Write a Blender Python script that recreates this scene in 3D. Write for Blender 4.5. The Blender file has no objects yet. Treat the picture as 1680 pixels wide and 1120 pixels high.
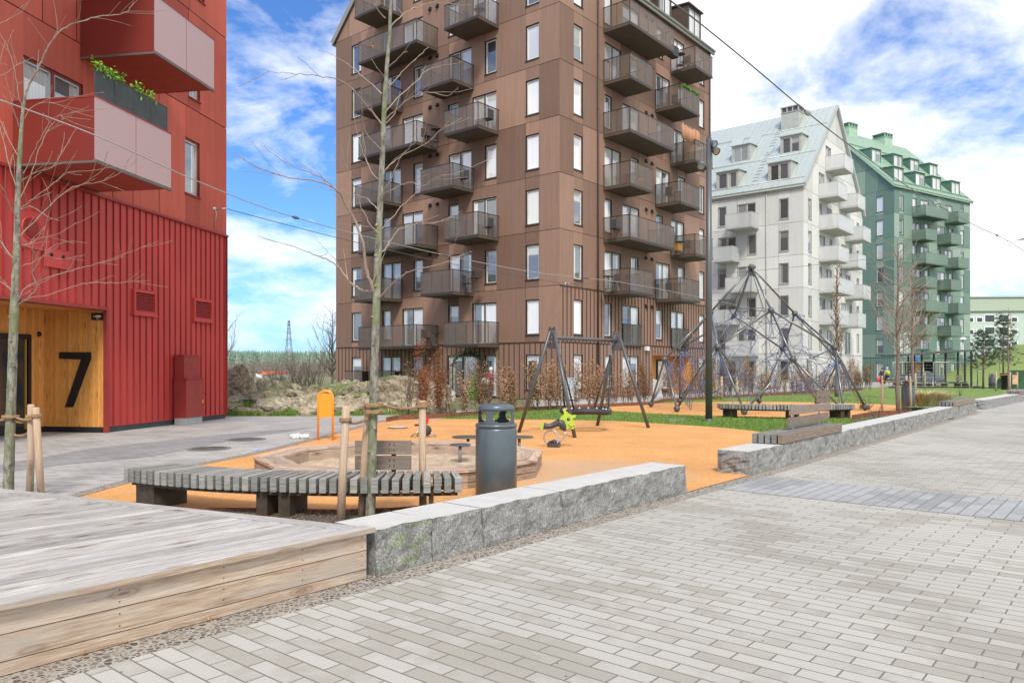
import bpy, math, random
from mathutils import Vector, noise
SC = bpy.context.scene
COL = SC.collection
F, CX, HY, EYE = 1251.0, 840.0, 605.0, 1.6
rnd = random.Random(7)
V3 = Vector
UP = V3((0, 0, 1))
UA = math.atan(1040/1251)
U = V3((math.sin(UA), math.cos(UA), 0))
V = V3((-math.cos(UA), math.sin(UA), 0))
def uv(u, v, z=0): return U*u + V*v + UP*z
def g(px, py, z=0):
    Y = (EYE-z)*F/(py-HY)
    return V3(((px-CX)/F*Y, Y, z))
def at(px, py, Y): return V3(((px-CX)/F*Y, Y, EYE-(py-HY)/F*Y))

# ---------------------------------------------------------------- materials
def _new(name):
    m = bpy.data.materials.new(name); m.use_nodes = True
    nt = m.node_tree; b = nt.nodes['Principled BSDF']
    return m, nt, b
def N(nt, t, **k):
    n = nt.nodes.new(t)
    for a, v in k.items():
        if a in n.inputs: n.inputs[a].default_value = v
        else: setattr(n, a, v)
    return n
def mixc(nt, fac, a, b, blend='MIX'):
    n = nt.nodes.new('ShaderNodeMix'); n.data_type = 'RGBA'; n.blend_type = blend
    for sock, val in ((n.inputs[0], fac), (n.inputs[6], a), (n.inputs[7], b)):
        if hasattr(val, 'is_linked'): nt.links.new(val, sock)
        elif isinstance(val, (int, float)): sock.default_value = val
        else: sock.default_value = (*val, 1)[:4]
    return n.outputs[2]
def ramp(nt, src, stops):
    r = nt.nodes.new('ShaderNodeValToRGB'); cr = r.color_ramp
    while len(cr.elements) < len(stops): cr.elements.new(.5)
    for e, (p, c) in zip(cr.elements, stops):
        e.position = p; e.color = (*c, 1) if hasattr(c, '__len__') else (c, c, c, 1)
    nt.links.new(src, r.inputs[0]); return r.outputs[0]
def noi(nt, vec, scale, detail=4, rough=.6):
    n = N(nt, 'ShaderNodeTexNoise'); n.inputs['Scale'].default_value = scale
    n.inputs['Detail'].default_value = detail; n.inputs['Roughness'].default_value = rough
    nt.links.new(vec, n.inputs['Vector']); return n.outputs[0]
def bump(nt, b, h, strength, dist=.01):
    bp = N(nt, 'ShaderNodeBump'); bp.inputs['Strength'].default_value = strength
    bp.inputs['Distance'].default_value = dist
    nt.links.new(h, bp.inputs['Height']); nt.links.new(bp.outputs[0], b.inputs['Normal'])
def obj_co(nt, kind='Object'): return N(nt, 'ShaderNodeTexCoord').outputs[kind]
def mapped(nt, vec, scale=(1, 1, 1), rot=(0, 0, 0)):
    m = N(nt, 'ShaderNodeMapping'); m.inputs['Scale'].default_value = scale; m.inputs['Rotation'].default_value = rot
    nt.links.new(vec, m.inputs['Vector']); return m.outputs[0]

def pm(name, col, rough=.6, metal=0, var=.12, scale=3, bmp=.15, bscale=60, tone=False, spec=.5, fine=.0, streak=0):
    m, nt, b = _new(name)
    co = obj_co(nt)
    f = ramp(nt, noi(nt, co, scale), [(.3, 1-var), (.7, 1+var)])
    c = mixc(nt, 1, col, f, 'MULTIPLY')
    if fine:
        f2 = ramp(nt, noi(nt, co, bscale, 3), [(.3, 1-fine), (.7, 1+fine)])
        c = mixc(nt, 1, c, f2, 'MULTIPLY')
    if streak:
        c = mixc(nt, 1, c, ramp(nt, noi(nt, mapped(nt, co, (5, 5, .22)), 1.6, 5, .7), [(.32, 1-streak), (.6, 1+streak*.4)]), 'MULTIPLY')
    if tone:
        a = N(nt, 'ShaderNodeAttribute'); a.attribute_name = 'tone'
        c = mixc(nt, 1, c, a.outputs['Color'], 'MULTIPLY')
    nt.links.new(c, b.inputs['Base Color'])
    b.inputs['Roughness'].default_value = rough; b.inputs['Metallic'].default_value = metal
    b.inputs['Specular IOR Level'].default_value = spec
    if bmp: bump(nt, b, noi(nt, co, bscale, 3), bmp)
    return m

def wood(name, c1, c2, knots=True, grey=(.3, .29, .27), greyf=.3, rough=.75, kcol=(.12, .05, .025)):
    m, nt, b = _new(name)
    co = obj_co(nt, 'UV')
    wob = N(nt, 'ShaderNodeTexNoise', Scale=1.6, Detail=2.0); nt.links.new(co, wob.inputs['Vector'])
    add = N(nt, 'ShaderNodeVectorMath', operation='SCALE'); nt.links.new(wob.outputs[1], add.inputs[0]); add.inputs[3].default_value = .035
    ad2 = N(nt, 'ShaderNodeVectorMath', operation='ADD'); nt.links.new(co, ad2.inputs[0]); nt.links.new(add.outputs[0], ad2.inputs[1])
    grain = noi(nt, mapped(nt, ad2.outputs[0], (2.2, 48, 1)), 1.4, 6, .7)
    fine = noi(nt, mapped(nt, co, (6, 260, 1)), 1, 3)
    c = mixc(nt, ramp(nt, grain, [(.36, 0), (.64, 1)]), c1, c2)
    c = mixc(nt, 1, c, ramp(nt, fine, [(.3, .8), (.7, 1.12)]), 'MULTIPLY')
    c = mixc(nt, ramp(nt, noi(nt, mapped(nt, co, (.7, 5, 1)), 1.2, 5, .7), [(.45, 0), (.62, greyf)]), c, grey)
    st2 = noi(nt, mapped(nt, co, (.5, 9, 1)), 1.5, 5, .7)
    if knots: c = mixc(nt, ramp(nt, st2, [(.55, 0), (.70, .45)]), c, (.34, .16, .06) if greyf in (.5, .7) else c1)
    if knots:
        vo = N(nt, 'ShaderNodeTexVoronoi', Scale=1.0); nt.links.new(mapped(nt, ad2.outputs[0], (1.9, 6.5, 1)), vo.inputs['Vector'])
        c = mixc(nt, ramp(nt, vo.outputs['Distance'], [(.07, .95), (.095, .4), (.12, .65), (.15, .15), (.19, .4), (.24, 0)]), c, kcol)
    a = N(nt, 'ShaderNodeAttribute'); a.attribute_name = 'tone'
    c = mixc(nt, 1, c, a.outputs['Color'], 'MULTIPLY')
    nt.links.new(c, b.inputs['Base Color']); b.inputs['Roughness'].default_value = rough
    bump(nt, b, grain, .25)
    return m

# ---------------------------------------------------------------- mesh builder
class MB:
    def __init__(s): s.v = []; s.f = []; s.m = []; s.t = []; s.uv = []; s.sm = []
    def face(s, pts, mi=0, tone=1.0, uvs=None, smooth=False):
        b = len(s.v); s.v += [V3(p) for p in pts]; s.f.append(list(range(b, b+len(pts))))
        s.m.append(mi); s.t.append(tone); s.uv.append(uvs or [(0, 0)]*len(pts)); s.sm.append(smooth)
    def box(s, c, a, b, h, mi=0, tone=1.0):
        """centre c; a, b, h are half-extent vectors"""
        c, a, b, h = V3(c), V3(a), V3(b), V3(h)
        if a.cross(b).dot(h) < 0: a, b = b, a
        ax = [a, b, h]; L = max(range(3), key=lambda i: ax[i].length)
        off = (rnd.random()*40, rnd.random()*40)
        base = len(s.v)
        for k in range(8):
            s.v.append(c + a*(1 if k & 1 else -1) + b*(1 if k & 2 else -1) + h*(1 if k & 4 else -1))
        for q, axn in (((0, 4, 6, 2), 0), ((1, 3, 7, 5), 0), ((0, 1, 5, 4), 1), ((2, 6, 7, 3), 1), ((0, 2, 3, 1), 2), ((4, 5, 7, 6), 2)):
            o = [i for i in range(3) if i != axn]
            if L in o: i1 = L; i2 = o[0] if o[1] == L else o[1]
            else: i1, i2 = o
            uvs = []
            for k in q:
                sg = [(1 if k & 1 else -1), (1 if k & 2 else -1), (1 if k & 4 else -1)]
                uvs.append((off[0]+sg[i1]*ax[i1].length, off[1]+sg[i2]*ax[i2].length + axn*.37))
            s.f.append([base+k for k in q]); s.m.append(mi); s.t.append(tone); s.uv.append(uvs); s.sm.append(False)
        return s
    def bx(s, lo, hi, mi=0, tone=1.0):
        lo, hi = V3(lo), V3(hi); c = (lo+hi)/2; d = (hi-lo)/2
        return s.box(c, (d.x, 0, 0), (0, d.y, 0), (0, 0, d.z), mi, tone)
    def bar(s, p, q, w, h, mi=0, tone=1.0, side=None):
        """rectangular bar from p to q, w across, h up"""
        p, q = V3(p), V3(q); d = q-p
        x = (side if side else d.cross(UP))
        if x.length < 1e-6: x = V3((1, 0, 0))
        x = x.normalized(); y = x.cross(d).normalized()
        return s.box((p+q)/2, d/2, x*w/2, y*h/2, mi, tone)
    def tube(s, pts, rad, n=8, mi=0, tone=1.0, cap=True, closed=False):
        pts = [V3(p) for p in pts]
        if not hasattr(rad, '__len__'): rad = [rad]*len(pts)
        base = len(s.v); prev = None; off = rnd.random()*30; acc = 0; us = []
        m = len(pts)
        for i, p in enumerate(pts):
            if closed: d = pts[(i+1) % m]-pts[i-1]
            else: d = pts[min(i+1, m-1)]-pts[max(i-1, 0)]
            if d.length < 1e-9: d = V3((0, 0, 1))
            d.normalize()
            if prev is None:
                x = d.cross(V3((.13, .97, .21)) if abs(d.y) < .9 else V3((1, 0, 0))).normalized()
            else:
                x = (prev - d*prev.dot(d))
                x = x.normalized() if x.length > 1e-6 else d.orthogonal().normalized()
            prev = x; y = d.cross(x)
            if i: acc += (pts[i]-pts[i-1]).length
            us.append(acc+off)
            for k in range(n):
                a = 2*math.pi*k/n
                s.v.append(p + (x*math.cos(a)+y*math.sin(a))*rad[i])
        rings = m if closed else m-1
        for i in range(rings):
            j = (i+1) % m
            for k in range(n):
                k2 = (k+1) % n
                s.f.append([base+i*n+k, base+i*n+k2, base+j*n+k2, base+j*n+k])
                r = max(rad[i], .003)*6.28
                s.uv.append([(us[i], k/n*r), (us[i], (k+1)/n*r), (us[j], (k+1)/n*r), (us[j], k/n*r)])
                s.m.append(mi); s.t.append(tone); s.sm.append(n > 4)
        if cap and not closed:
            for i, rev in ((0, True), (m-1, False)):
                q = [base+i*n+k for k in range(n)]
                if rev: q.reverse()
                s.f.append(q); s.m.append(mi); s.t.append(tone); s.sm.append(False)
                s.uv.append([(off+math.cos(6.28*k/n)*rad[i], math.sin(6.28*k/n)*rad[i]) for k in range(n)])
        return s
    def lathe(s, c, prof, n=32, mi=0, tone=1.0, axis=None, smooth=True):
        """prof: list of (r, z)"""
        c = V3(c); base = len(s.v); z = V3(axis).normalized() if axis else UP
        x = z.orthogonal().normalized(); y = z.cross(x)
        for (r, h) in prof:
            for k in range(n):
                a = 2*math.pi*k/n
                s.v.append(c + (x*math.cos(a)+y*math.sin(a))*r + z*h)
        for i in range(len(prof)-1):
            for k in range(n):
                k2 = (k+1) % n
                s.f.append([base+i*n+k, base+i*n+k2, base+(i+1)*n+k2, base+(i+1)*n+k])
                s.m.append(mi); s.t.append(tone); s.uv.append([(0, 0)]*4); s.sm.append(smooth)
        return s
    def prism(s, pts, ext, mi=0, tone=1.0):
        """flat polygon pts extruded by vector ext"""
        pts = [V3(p) for p in pts]; ext = V3(ext); n = len(pts)
        nn = V3((0, 0, 0))
        for i in range(n): nn += pts[i].cross(pts[(i+1) % n])
        if nn.dot(ext) > 0: pts.reverse()
        s.face(pts, mi, tone, [(p.x, p.z+p.y) for p in pts])
        s.face([p+ext for p in reversed(pts)], mi, tone, [(p.x, p.z+p.y) for p in reversed(pts)])
        for i in range(n):
            p, q = pts[i], pts[(i+1) % n]; L = (q-p).length
            s.face([q, p, p+ext, q+ext], mi, tone, [(L, 0), (0, 0), (0, ext.length), (L, ext.length)])
        return s
    def blob(s, c, rx, ry, rz, n=10, mi=0, tone=1.0, jit=0):
        c = V3(c); base = len(s.v); m = n//2
        for i in range(m+1):
            t = math.pi*i/m
            for k in range(n):
                a = 2*math.pi*k/n
                d = V3((math.sin(t)*math.cos(a), math.sin(t)*math.sin(a), math.cos(t)))
                r = 1 + (jit*noise.noise(d*1.7+c) if jit else 0)
                s.v.append(c + V3((d.x*rx, d.y*ry, d.z*rz))*r)
        for i in range(m):
            for k in range(n):
                k2 = (k+1) % n
                s.f.append([base+i*n+k, base+(i+1)*n+k, base+(i+1)*n+k2, base+i*n+k2])
                s.m.append(mi); s.t.append(tone); s.uv.append([(0, 0)]*4); s.sm.append(True)
        return s
    def build(s, name, mats, parent=None, origin=None, bev=0):
        if not isinstance(mats, (list, tuple)): mats = [mats]
        if origin is None: origin = root_loc(parent) if parent else V3((0, 0, 0))
        me = bpy.data.meshes.new(name)
        me.from_pydata([tuple(v-origin) for v in s.v], [], s.f)
        for m in mats: me.materials.append(m)
        me.polygons.foreach_set('material_index', s.m)
        me.polygons.foreach_set('use_smooth', s.sm)
        ul = me.uv_layers.new(name='UVMap')
        flat = []; tn = []
        for us, t in zip(s.uv, s.t):
            for a in us:
                flat += [a[0], a[1]]
                tn += ([t[0], t[1], t[2], 1] if isinstance(t, tuple) else [t, t, t, 1])
        ul.data.foreach_set('uv', flat)
        ca = me.color_attributes.new('tone', 'FLOAT_COLOR', 'CORNER'); ca.data.foreach_set('color', tn)
        o = bpy.data.objects.new(name, me); COL.objects.link(o)
        if parent: o.parent = parent
        else: o.location = origin
        if bev:
            w = o.modifiers.new('b', 'BEVEL'); w.width = bev; w.segments = 2; w.limit_method = 'ANGLE'
        return o
def root_loc(o):
    l = V3((0, 0, 0))
    while o: l += V3(o.location); o = o.parent
    return l
def tag(o, label, cat, group=None, kind=None):
    o['label'] = label; o['category'] = cat
    if group: o['group'] = group
    if kind: o['kind'] = kind
    return o
def thing(name, label, cat, loc, group=None):
    o = bpy.data.objects.new(name, None); COL.objects.link(o); o.location = loc; o.empty_display_size = .2
    return tag(o, label, cat, group)
def struct(name, mb, mats, kind='structure'):
    o = mb.build(name, mats); o['kind'] = kind; return o
def dup(root, loc, rz=0, sc=1, label=None, group=None):
    def cp(o, par):
        c = o.copy(); COL.objects.link(c); c.parent = par
        for ch in list(o.children): cp(ch, c)
        return c
    r = cp(root, None); r.location = loc; r.rotation_euler = (0, 0, rz)
    r.scale = (sc, sc, sc) if not hasattr(sc, '__len__') else sc
    if label: r['label'] = label
    if group: r['group'] = group
    return r
ORD = ['first', 'second', 'third', 'fourth', 'fifth', 'sixth', 'seventh', 'eighth', 'ninth', 'tenth', 'eleventh', 'twelfth', 'thirteenth',
       'fourteenth', 'fifteenth', 'sixteenth', 'seventeenth', 'eighteenth', 'nineteenth', 'twentieth']
def ordn(i):
    return ORD[i] if i < 20 else (['twenty', 'thirty', 'forty', 'fifty'][(i+1)//10-2] + ('-'+ORD[(i+1) % 10-1] if (i+1) % 10 else 'th'))

# ---------------------------------------------------------------- palette
M = {}
M['granite_top'] = pm('granite_top', (.50, .495, .48), .75, var=.08, scale=4, bmp=.1, bscale=150, fine=.12)
def granite():
    m, nt, b = _new('granite_rough'); co = obj_co(nt)
    c = mixc(nt, ramp(nt, noi(nt, co, 75, 3, .6), [(.36, 0), (.64, 1)]), (.13, .13, .126), (.37, .365, .35))
    c = mixc(nt, 1, c, ramp(nt, noi(nt, co, 6, 6, .7), [(.3, .62), (.7, 1.3)]), 'MULTIPLY')
    a = N(nt, 'ShaderNodeAttribute'); a.attribute_name = 'tone'
    c = mixc(nt, 1, c, a.outputs['Color'], 'MULTIPLY')
    nt.links.new(c, b.inputs['Base Color']); b.inputs['Roughness'].default_value = .85
    bump(nt, b, noi(nt, co, 22, 6, .7), .8, .03); return m
M['granite'] = granite()
M['deck'] = wood('deck_wood', (.27, .25, .23), (.62, .60, .57), greyf=.8, grey=(.33, .325, .32))
M['deckside'] = wood('deck_side_wood', (.33, .22, .14), (.62, .50, .39), greyf=.7, grey=(.42, .38, .34))
M['sandwood'] = wood('sandbox_wood', (.20, .115, .07), (.50, .39, .30), greyf=.5, grey=(.34, .30, .26))
M['slat'] = wood('weathered_slat', (.13, .125, .11), (.40, .39, .36), knots=False, greyf=.5, grey=(.24, .235, .22))
M['brownslat'] = wood('brown_slat', (.15, .11, .085), (.30, .23, .18), knots=False, greyf=.4, grey=(.22, .2, .18))
M['stake'] = wood('stake_wood', (.42, .28, .18), (.58, .44, .31), greyf=.4, grey=(.45, .38, .32))
M['pine'] = wood('pine_cladding', (.58, .235, .045), (.84, .42, .11), greyf=0, kcol=(.2, .06, .01))
M['rope'] = pm('rope', (.34, .21, .11), .9, var=.2, scale=30, bmp=.8, bscale=160)
M['bluerope'] = pm('blue_rope', (.09, .135, .27), .6)
M['greyrope'] = pm('grey_rope', (.09, .10, .12), .6)
M['steel'] = pm('dark_steel', (.10, .105, .11), .4, .25, var=.08)
M['tubegreen'] = pm('tube_steel', (.17, .185, .19), .3, .6, var=.08)
M['galv'] = pm('galvanised', (.45, .46, .47), .4, .8)
M['bin'] = pm('bin_metal', (.105, .13, .145), .32, .3, var=.08, scale=6, bmp=.03, bscale=30)
M['binhole'] = pm('bin_dark', (.01, .01, .012), .8)
M['corten'] = pm('corten', (.18, .07, .035), .85, var=.3, scale=8)
M['legsteel'] = pm('bench_leg_steel', (.065, .045, .032), .7, .2, var=.3, scale=9)
M['black'] = pm('black_paint', (.012, .012, .012), .5)
M['orange'] = pm('orange_paint', (.85, .30, .02), .4, var=.04)
M['lime'] = pm('lime_plastic', (.38, .53, .05), .35, var=.03)
M['charcoal'] = pm('charcoal_plastic', (.05, .055, .065), .4)
M['redplastic'] = pm('red_plastic', (.5, .02, .02), .35)
M['rubber'] = pm('black_rubber', (.03, .03, .034), .6)
M['white'] = pm('white_paint', (.75, .75, .73), .5)
M['soil'] = pm('soil', (.115, .085, .065), 1, var=.45, scale=25, bmp=1, bscale=90, fine=.35)
M['sand'] = pm('sand', (.44, .34, .245), 1, var=.25, scale=9, bmp=.8, bscale=35, fine=.12)
M['glassdark'] = pm('dark_glass', (.03, .035, .04), .05, 0, bmp=0, spec=.9)

def bark(name, c1, c2, c3):
    m, nt, b = _new(name); co = obj_co(nt)
    n1 = noi(nt, mapped(nt, co, (1, 1, .35)), 22, 5, .7)
    c = mixc(nt, ramp(nt, n1, [(.35, 0), (.65, 1)]), c1, c2)
    c = mixc(nt, ramp(nt, noi(nt, co, 4, 4), [(.48, 0), (.6, .7)]), c, c3)
    lent = noi(nt, mapped(nt, co, (2, 2, 40)), 3, 3)
    c = mixc(nt, ramp(nt, lent, [(.62, 0), (.7, .5)]), c, (.05, .035, .03))
    nt.links.new(c, b.inputs['Base Color']); b.inputs['Roughness'].default_value = .85
    bump(nt, b, n1, .5); return m
M['bark'] = bark('cherry_bark', (.07, .065, .045), (.33, .31, .25), (.15, .18, .07))
M['bark2'] = bark('brown_bark', (.10, .07, .05), (.26, .21, .17), (.17, .15, .10))
M['twig'] = pm('twig', (.30, .23, .18), .8, var=.25, scale=6)
M['twigdark'] = pm('twig_dark', (.13, .095, .075), .85, var=.2, scale=6)

def leafmat(name, cols):
    m, nt, b = _new(name)
    a = N(nt, 'ShaderNodeAttribute'); a.attribute_name = 'tone'
    c = ramp(nt, a.outputs['Fac'], [(i/(len(cols)-1), c) for i, c in enumerate(cols)])
    nt.links.new(c, b.inputs['Base Color']); b.inputs['Roughness'].default_value = .75
    b.inputs['Specular IOR Level'].default_value = .2
    return m
M['beech'] = leafmat('beech_leaf', [(.17, .10, .06), (.34, .20, .11), (.50, .32, .18)])
M['russet'] = leafmat('russet_leaf', [(.26, .10, .05), (.46, .20, .09), (.58, .29, .14)])
M['needle'] = leafmat('pine_needle', [(.03, .06, .035), (.06, .11, .06), (.10, .16, .09)])
M['bush'] = leafmat('bush_leaf', [(.05, .14, .02), (.14, .34, .04), (.22, .45, .06)])
M['forest'] = leafmat('forest_haze_green', [(.12, .19, .15), (.18, .26, .19), (.27, .31, .24)])  # distance haze is put into the leaf colour as pale bluish green
M['drygrass'] = leafmat('dry_grass', [(.38, .30, .15), (.58, .48, .27), (.70, .60, .38)])
M['blade'] = leafmat('grass_blade', [(.06, .12, .018), (.13, .23, .035), (.24, .34, .08)])

# ---------------------------------------------------------------- ground materials
TH = math.atan2(-V.y, V.x)
def paver(name, c1, c2, mortar, bw, rh, rot=TH, off=.5, stain=(.36, .33, .28), sf=.55, ms=.006, big=.12):
    m, nt, b = _new(name); co = mapped(nt, obj_co(nt), rot=(0, 0, rot))
    br = N(nt, 'ShaderNodeTexBrick'); br.offset = off
    for k, v in (('Scale', 1), ('Mortar Size', ms), ('Mortar Smooth', .15), ('Bias', -.25), ('Brick Width', bw), ('Row Height', rh)):
        br.inputs[k].default_value = v
    br.inputs['Color1'].default_value = (*c1, 1); br.inputs['Color2'].default_value = (*c2, 1); br.inputs['Mortar'].default_value = (*mortar, 1)
    nt.links.new(co, br.inputs['Vector'])
    # a second, identical grid in black and white picks single stones for the damp tone
    b2 = N(nt, 'ShaderNodeTexBrick'); b2.offset = off
    for k, v in (('Scale', 1), ('Mortar Size', 0), ('Bias', 0), ('Brick Width', bw), ('Row Height', rh)): b2.inputs[k].default_value = v
    b2.inputs['Color1'].default_value = (0, 0, 0, 1); b2.inputs['Color2'].default_value = (1, 1, 1, 1)
    nt.links.new(co, b2.inputs['Vector'])
    n = noi(nt, co, .8, 3, .5); n2 = noi(nt, co, 7, 4, .6)
    s1 = N(nt, 'ShaderNodeMath', operation='MULTIPLY_ADD'); nt.links.new(b2.outputs[0], s1.inputs[0]); s1.inputs[1].default_value = .28; nt.links.new(n, s1.inputs[2])
    s2 = N(nt, 'ShaderNodeMath', operation='MULTIPLY_ADD'); nt.links.new(n2, s2.inputs[0]); s2.inputs[1].default_value = .35; nt.links.new(s1.outputs[0], s2.inputs[2])
    c = mixc(nt, ramp(nt, s2.outputs[0], [(.80, 0), (.95, sf)]), br.outputs[0], stain)
    c = mixc(nt, 1, c, ramp(nt, noi(nt, co, .25, 3), [(.3, 1-big), (.7, 1+big)]), 'MULTIPLY')
    c = mixc(nt, 1, c, ramp(nt, noi(nt, co, 90, 3), [(.25, .88), (.75, 1.1)]), 'MULTIPLY')
    c = mixc(nt, br.outputs['Fac'], c, mortar)
    vo = N(nt, 'ShaderNodeTexVoronoi', Scale=6.0); nt.links.new(co, vo.inputs['Vector'])
    c = mixc(nt, ramp(nt, vo.outputs['Distance'], [(.035, .9), (.06, 0)]), c, (.07, .06, .05))
    nt.links.new(c, b.inputs['Base Color']); b.inputs['Roughness'].default_value = .82
    inv = N(nt, 'ShaderNodeMath', operation='SUBTRACT'); inv.inputs[0].default_value = 1; nt.links.new(br.outputs['Fac'], inv.inputs[1])
    bump(nt, b, inv.outputs[0], .6, .008); return m
M['paver'] = paver('paver_grey', (.415, .40, .37), (.385, .37, .34), (.16, .145, .12), .354, .118, stain=(.285, .265, .225), sf=.65, ms=.0052)
M['paverband'] = paver('paver_bluegrey_band', (.34, .35, .355), (.32, .33, .335), (.13, .13, .13), .44, .145, rot=TH+math.pi/2, off=.37, stain=(.21, .215, .22), sf=.6, ms=.006)
M['plaza'] = paver('paver_plaza', (.42, .41, .40), (.36, .355, .345), (.2, .19, .18), .30, .145, rot=.16, stain=(.26, .255, .25), sf=.5, big=.16)
M['plazaband'] = paver('paver_plaza_dark', (.29, .29, .30), (.25, .25, .26), (.14, .14, .14), .30, .145, rot=.16, stain=(.2, .2, .2))
def rubber():
    m, nt, b = _new('rubber_orange'); co = obj_co(nt)
    c = mixc(nt, ramp(nt, noi(nt, co, 95, 2), [(.38, 0), (.62, 1)]), (.54, .245, .075), (.80, .42, .155))
    c = mixc(nt, 1, c, ramp(nt, noi(nt, co, 14, 4, .7), [(.3, .86), (.7, 1.1)]), 'MULTIPLY')
    c = mixc(nt, 1, c, ramp(nt, noi(nt, co, .6, 5, .65), [(.3, .82), (.7, 1.1)]), 'MULTIPLY')
    vo = N(nt, 'ShaderNodeTexVoronoi', Scale=3.5); nt.links.new(co, vo.inputs['Vector'])
    c = mixc(nt, ramp(nt, vo.outputs['Distance'], [(.03, .7), (.05, 0)]), c, (.2, .1, .05))
    a = N(nt, 'ShaderNodeVectorMath', operation='DISTANCE'); nt.links.new(co, a.inputs[0]); a.inputs[1].default_value = (1.0, 11.9, 0)
    ad = N(nt, 'ShaderNodeMath', operation='MULTIPLY_ADD'); nt.links.new(noi(nt, co, 1.8, 5), ad.inputs[0]); ad.inputs[1].default_value = -2.2; nt.links.new(a.outputs['Value'], ad.inputs[2])
    c = mixc(nt, ramp(nt, ad.outputs[0], [(.0, .5), (.45, .25), (1.0, 0)]), c, (.42, .34, .25))
    nt.links.new(c, b.inputs['Base Color']); b.inputs['Roughness'].default_value = .9
    bump(nt, b, noi(nt, co, 160, 2), .5); return m
M['rubber_ground'] = rubber()
def pebbles():
    m, nt, b = _new('pebble_strip'); co = obj_co(nt)
    vo = N(nt, 'ShaderNodeTexVoronoi', Scale=27.0); vo.feature = 'DISTANCE_TO_EDGE'; nt.links.new(mapped(nt, co, (1, 1, 1), (0, 0, .5)), vo.inputs['Vector'])
    vc = N(nt, 'ShaderNodeTexVoronoi', Scale=27.0); nt.links.new(mapped(nt, co, (1, 1, 1), (0, 0, .5)), vc.inputs['Vector'])
    stone = ramp(nt, N(nt, 'ShaderNodeSeparateColor').outputs[0], [(0, (.05, .035, .03)), (.6, (.10, .07, .06)), (1, (.3, .25, .2))])
    sep = stone.node.inputs[0].links[0].from_node; nt.links.new(vc.outputs['Color'], sep.inputs[0])
    c = mixc(nt, ramp(nt, vo.outputs['Distance'], [(.08, 0), (.14, 1)]), (.36, .33, .29), stone)
    c = mixc(nt, ramp(nt, noi(nt, co, 6, 3), [(.4, 0), (.65, .45)]), c, (.30, .27, .235))
    nt.links.new(c, b.inputs['Base Color']); b.inputs['Roughness'].default_value = .8
    bump(nt, b, vo.outputs['Distance'], .8, .02); return m
M['pebble'] = pebbles()
def grassm(name, a1, a2, a3):
    m, nt, b = _new(name); co = obj_co(nt)
    c = mixc(nt, ramp(nt, noi(nt, co, 2.2, 6, .7), [(.35, 0), (.65, 1)]), a1, a2)
    c = mixc(nt, ramp(nt, noi(nt, co, 30, 4, .7), [(.4, 0), (.7, .9)]), c, a3)
    nt.links.new(c, b.inputs['Base Color']); b.inputs['Roughness'].default_value = .95
    bump(nt, b, noi(nt, co, 45, 4, .7), 1, .04); return m
M['lawn'] = grassm('lawn_green', (.09, .16, .022), (.17, .27, .045), (.26, .34, .10))
M['slope'] = grassm('slope_green', (.13, .22, .04), (.22, .30, .06), (.30, .34, .12))
M['terrain'] = grassm('terrain', (.14, .13, .07), (.16, .19, .07), (.22, .2, .12))
# ================================================================ ground sheets
def sheet(name, pts, z, mat, kind='structure', sub=0):
    mb = MB(); pts = [V3((p[0], p[1], z)) for p in pts]
    n = V3((0, 0, 0))
    for i in range(len(pts)): n += pts[i].cross(pts[(i+1) % len(pts)])
    if n.z < 0: pts.reverse()
    mb.face(pts)
    return struct(name, mb, mat, kind)
def smooth(pts, k=6):
    out = []
    n = len(pts)
    for i in range(n-1):
        p0, p1, p2, p3 = pts[max(i-1, 0)], pts[i], pts[i+1], pts[min(i+2, n-1)]
        for j in range(k):
            t = j/k
            out.append(.5*((2*p1)+(p2-p0)*t+(2*p0-5*p1+4*p2-p3)*t*t+(3*p1-p0-3*p2+p3)*t**3))
    return out+[pts[-1]]
sheet('ground', [(-1500, -1500), (1500, -1500), (1500, 1500), (-1500, 1500)], -.012, M['terrain'])
sheet('plaza_paving', [(-45, -12), (-45, 36), (-11.4, 36), (-6.6, 32.5), (-2, 29.6), (1, 29), (1, 60), (60, 110), (140, 110), (140, 60), (70, 40), (20, 20), (20, -12)], -.004, M['plaza'])
PA, PB, PC = V3((-1.073, 5.887, 0)), V3((3.57, 11.5, 0)), V3((17.4, 28.6, 0))
d1 = (PB-PA).normalized(); d2 = (PC-PB).normalized()
PD = g(1850, 640)
def on_line(P, Q, px):
    r = (px-CX)/F; d = Q-P; t = (r*P.y-P.x)/(d.x-r*d.y); return P+d*t
W0 = PA-d1*12
n1 = V3((-d1.y, d1.x, 0)); n2 = V3((-d2.y, d2.x, 0))
# foreground street paving, south-east of the wall line
S0 = W0-n1*.27; S1 = PB-n1*.27; S2 = PC-n2*.27; S3 = S2+V3((60, 55, 0))
sheet('street_paving', [S0, S1, S2, S3, (140, 40), (60, -20), (-12, -20)], .0, M['paver'])
sheet('paving_band', [uv(9.58, 4.35), uv(11.1, 4.35), uv(11.1, -12), uv(9.58, -12)], .004, M['paverband'])
sheet('pebble_strip', [W0+n1*.05, PB+n1*.05, PC+n2*.05, S2-n2*.04, S1-n1*.04, S0-n1*.04], -.0025, M['pebble'])
# dark bands in the square by the red block
sheet('plaza_band', [g(0, 762), g(150, 735), g(330, 716), g(440, 706), g(520, 700), g(400, 718), g(250, 748), g(100, 762), g(0, 775)], .001, M['plazaband'])
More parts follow.
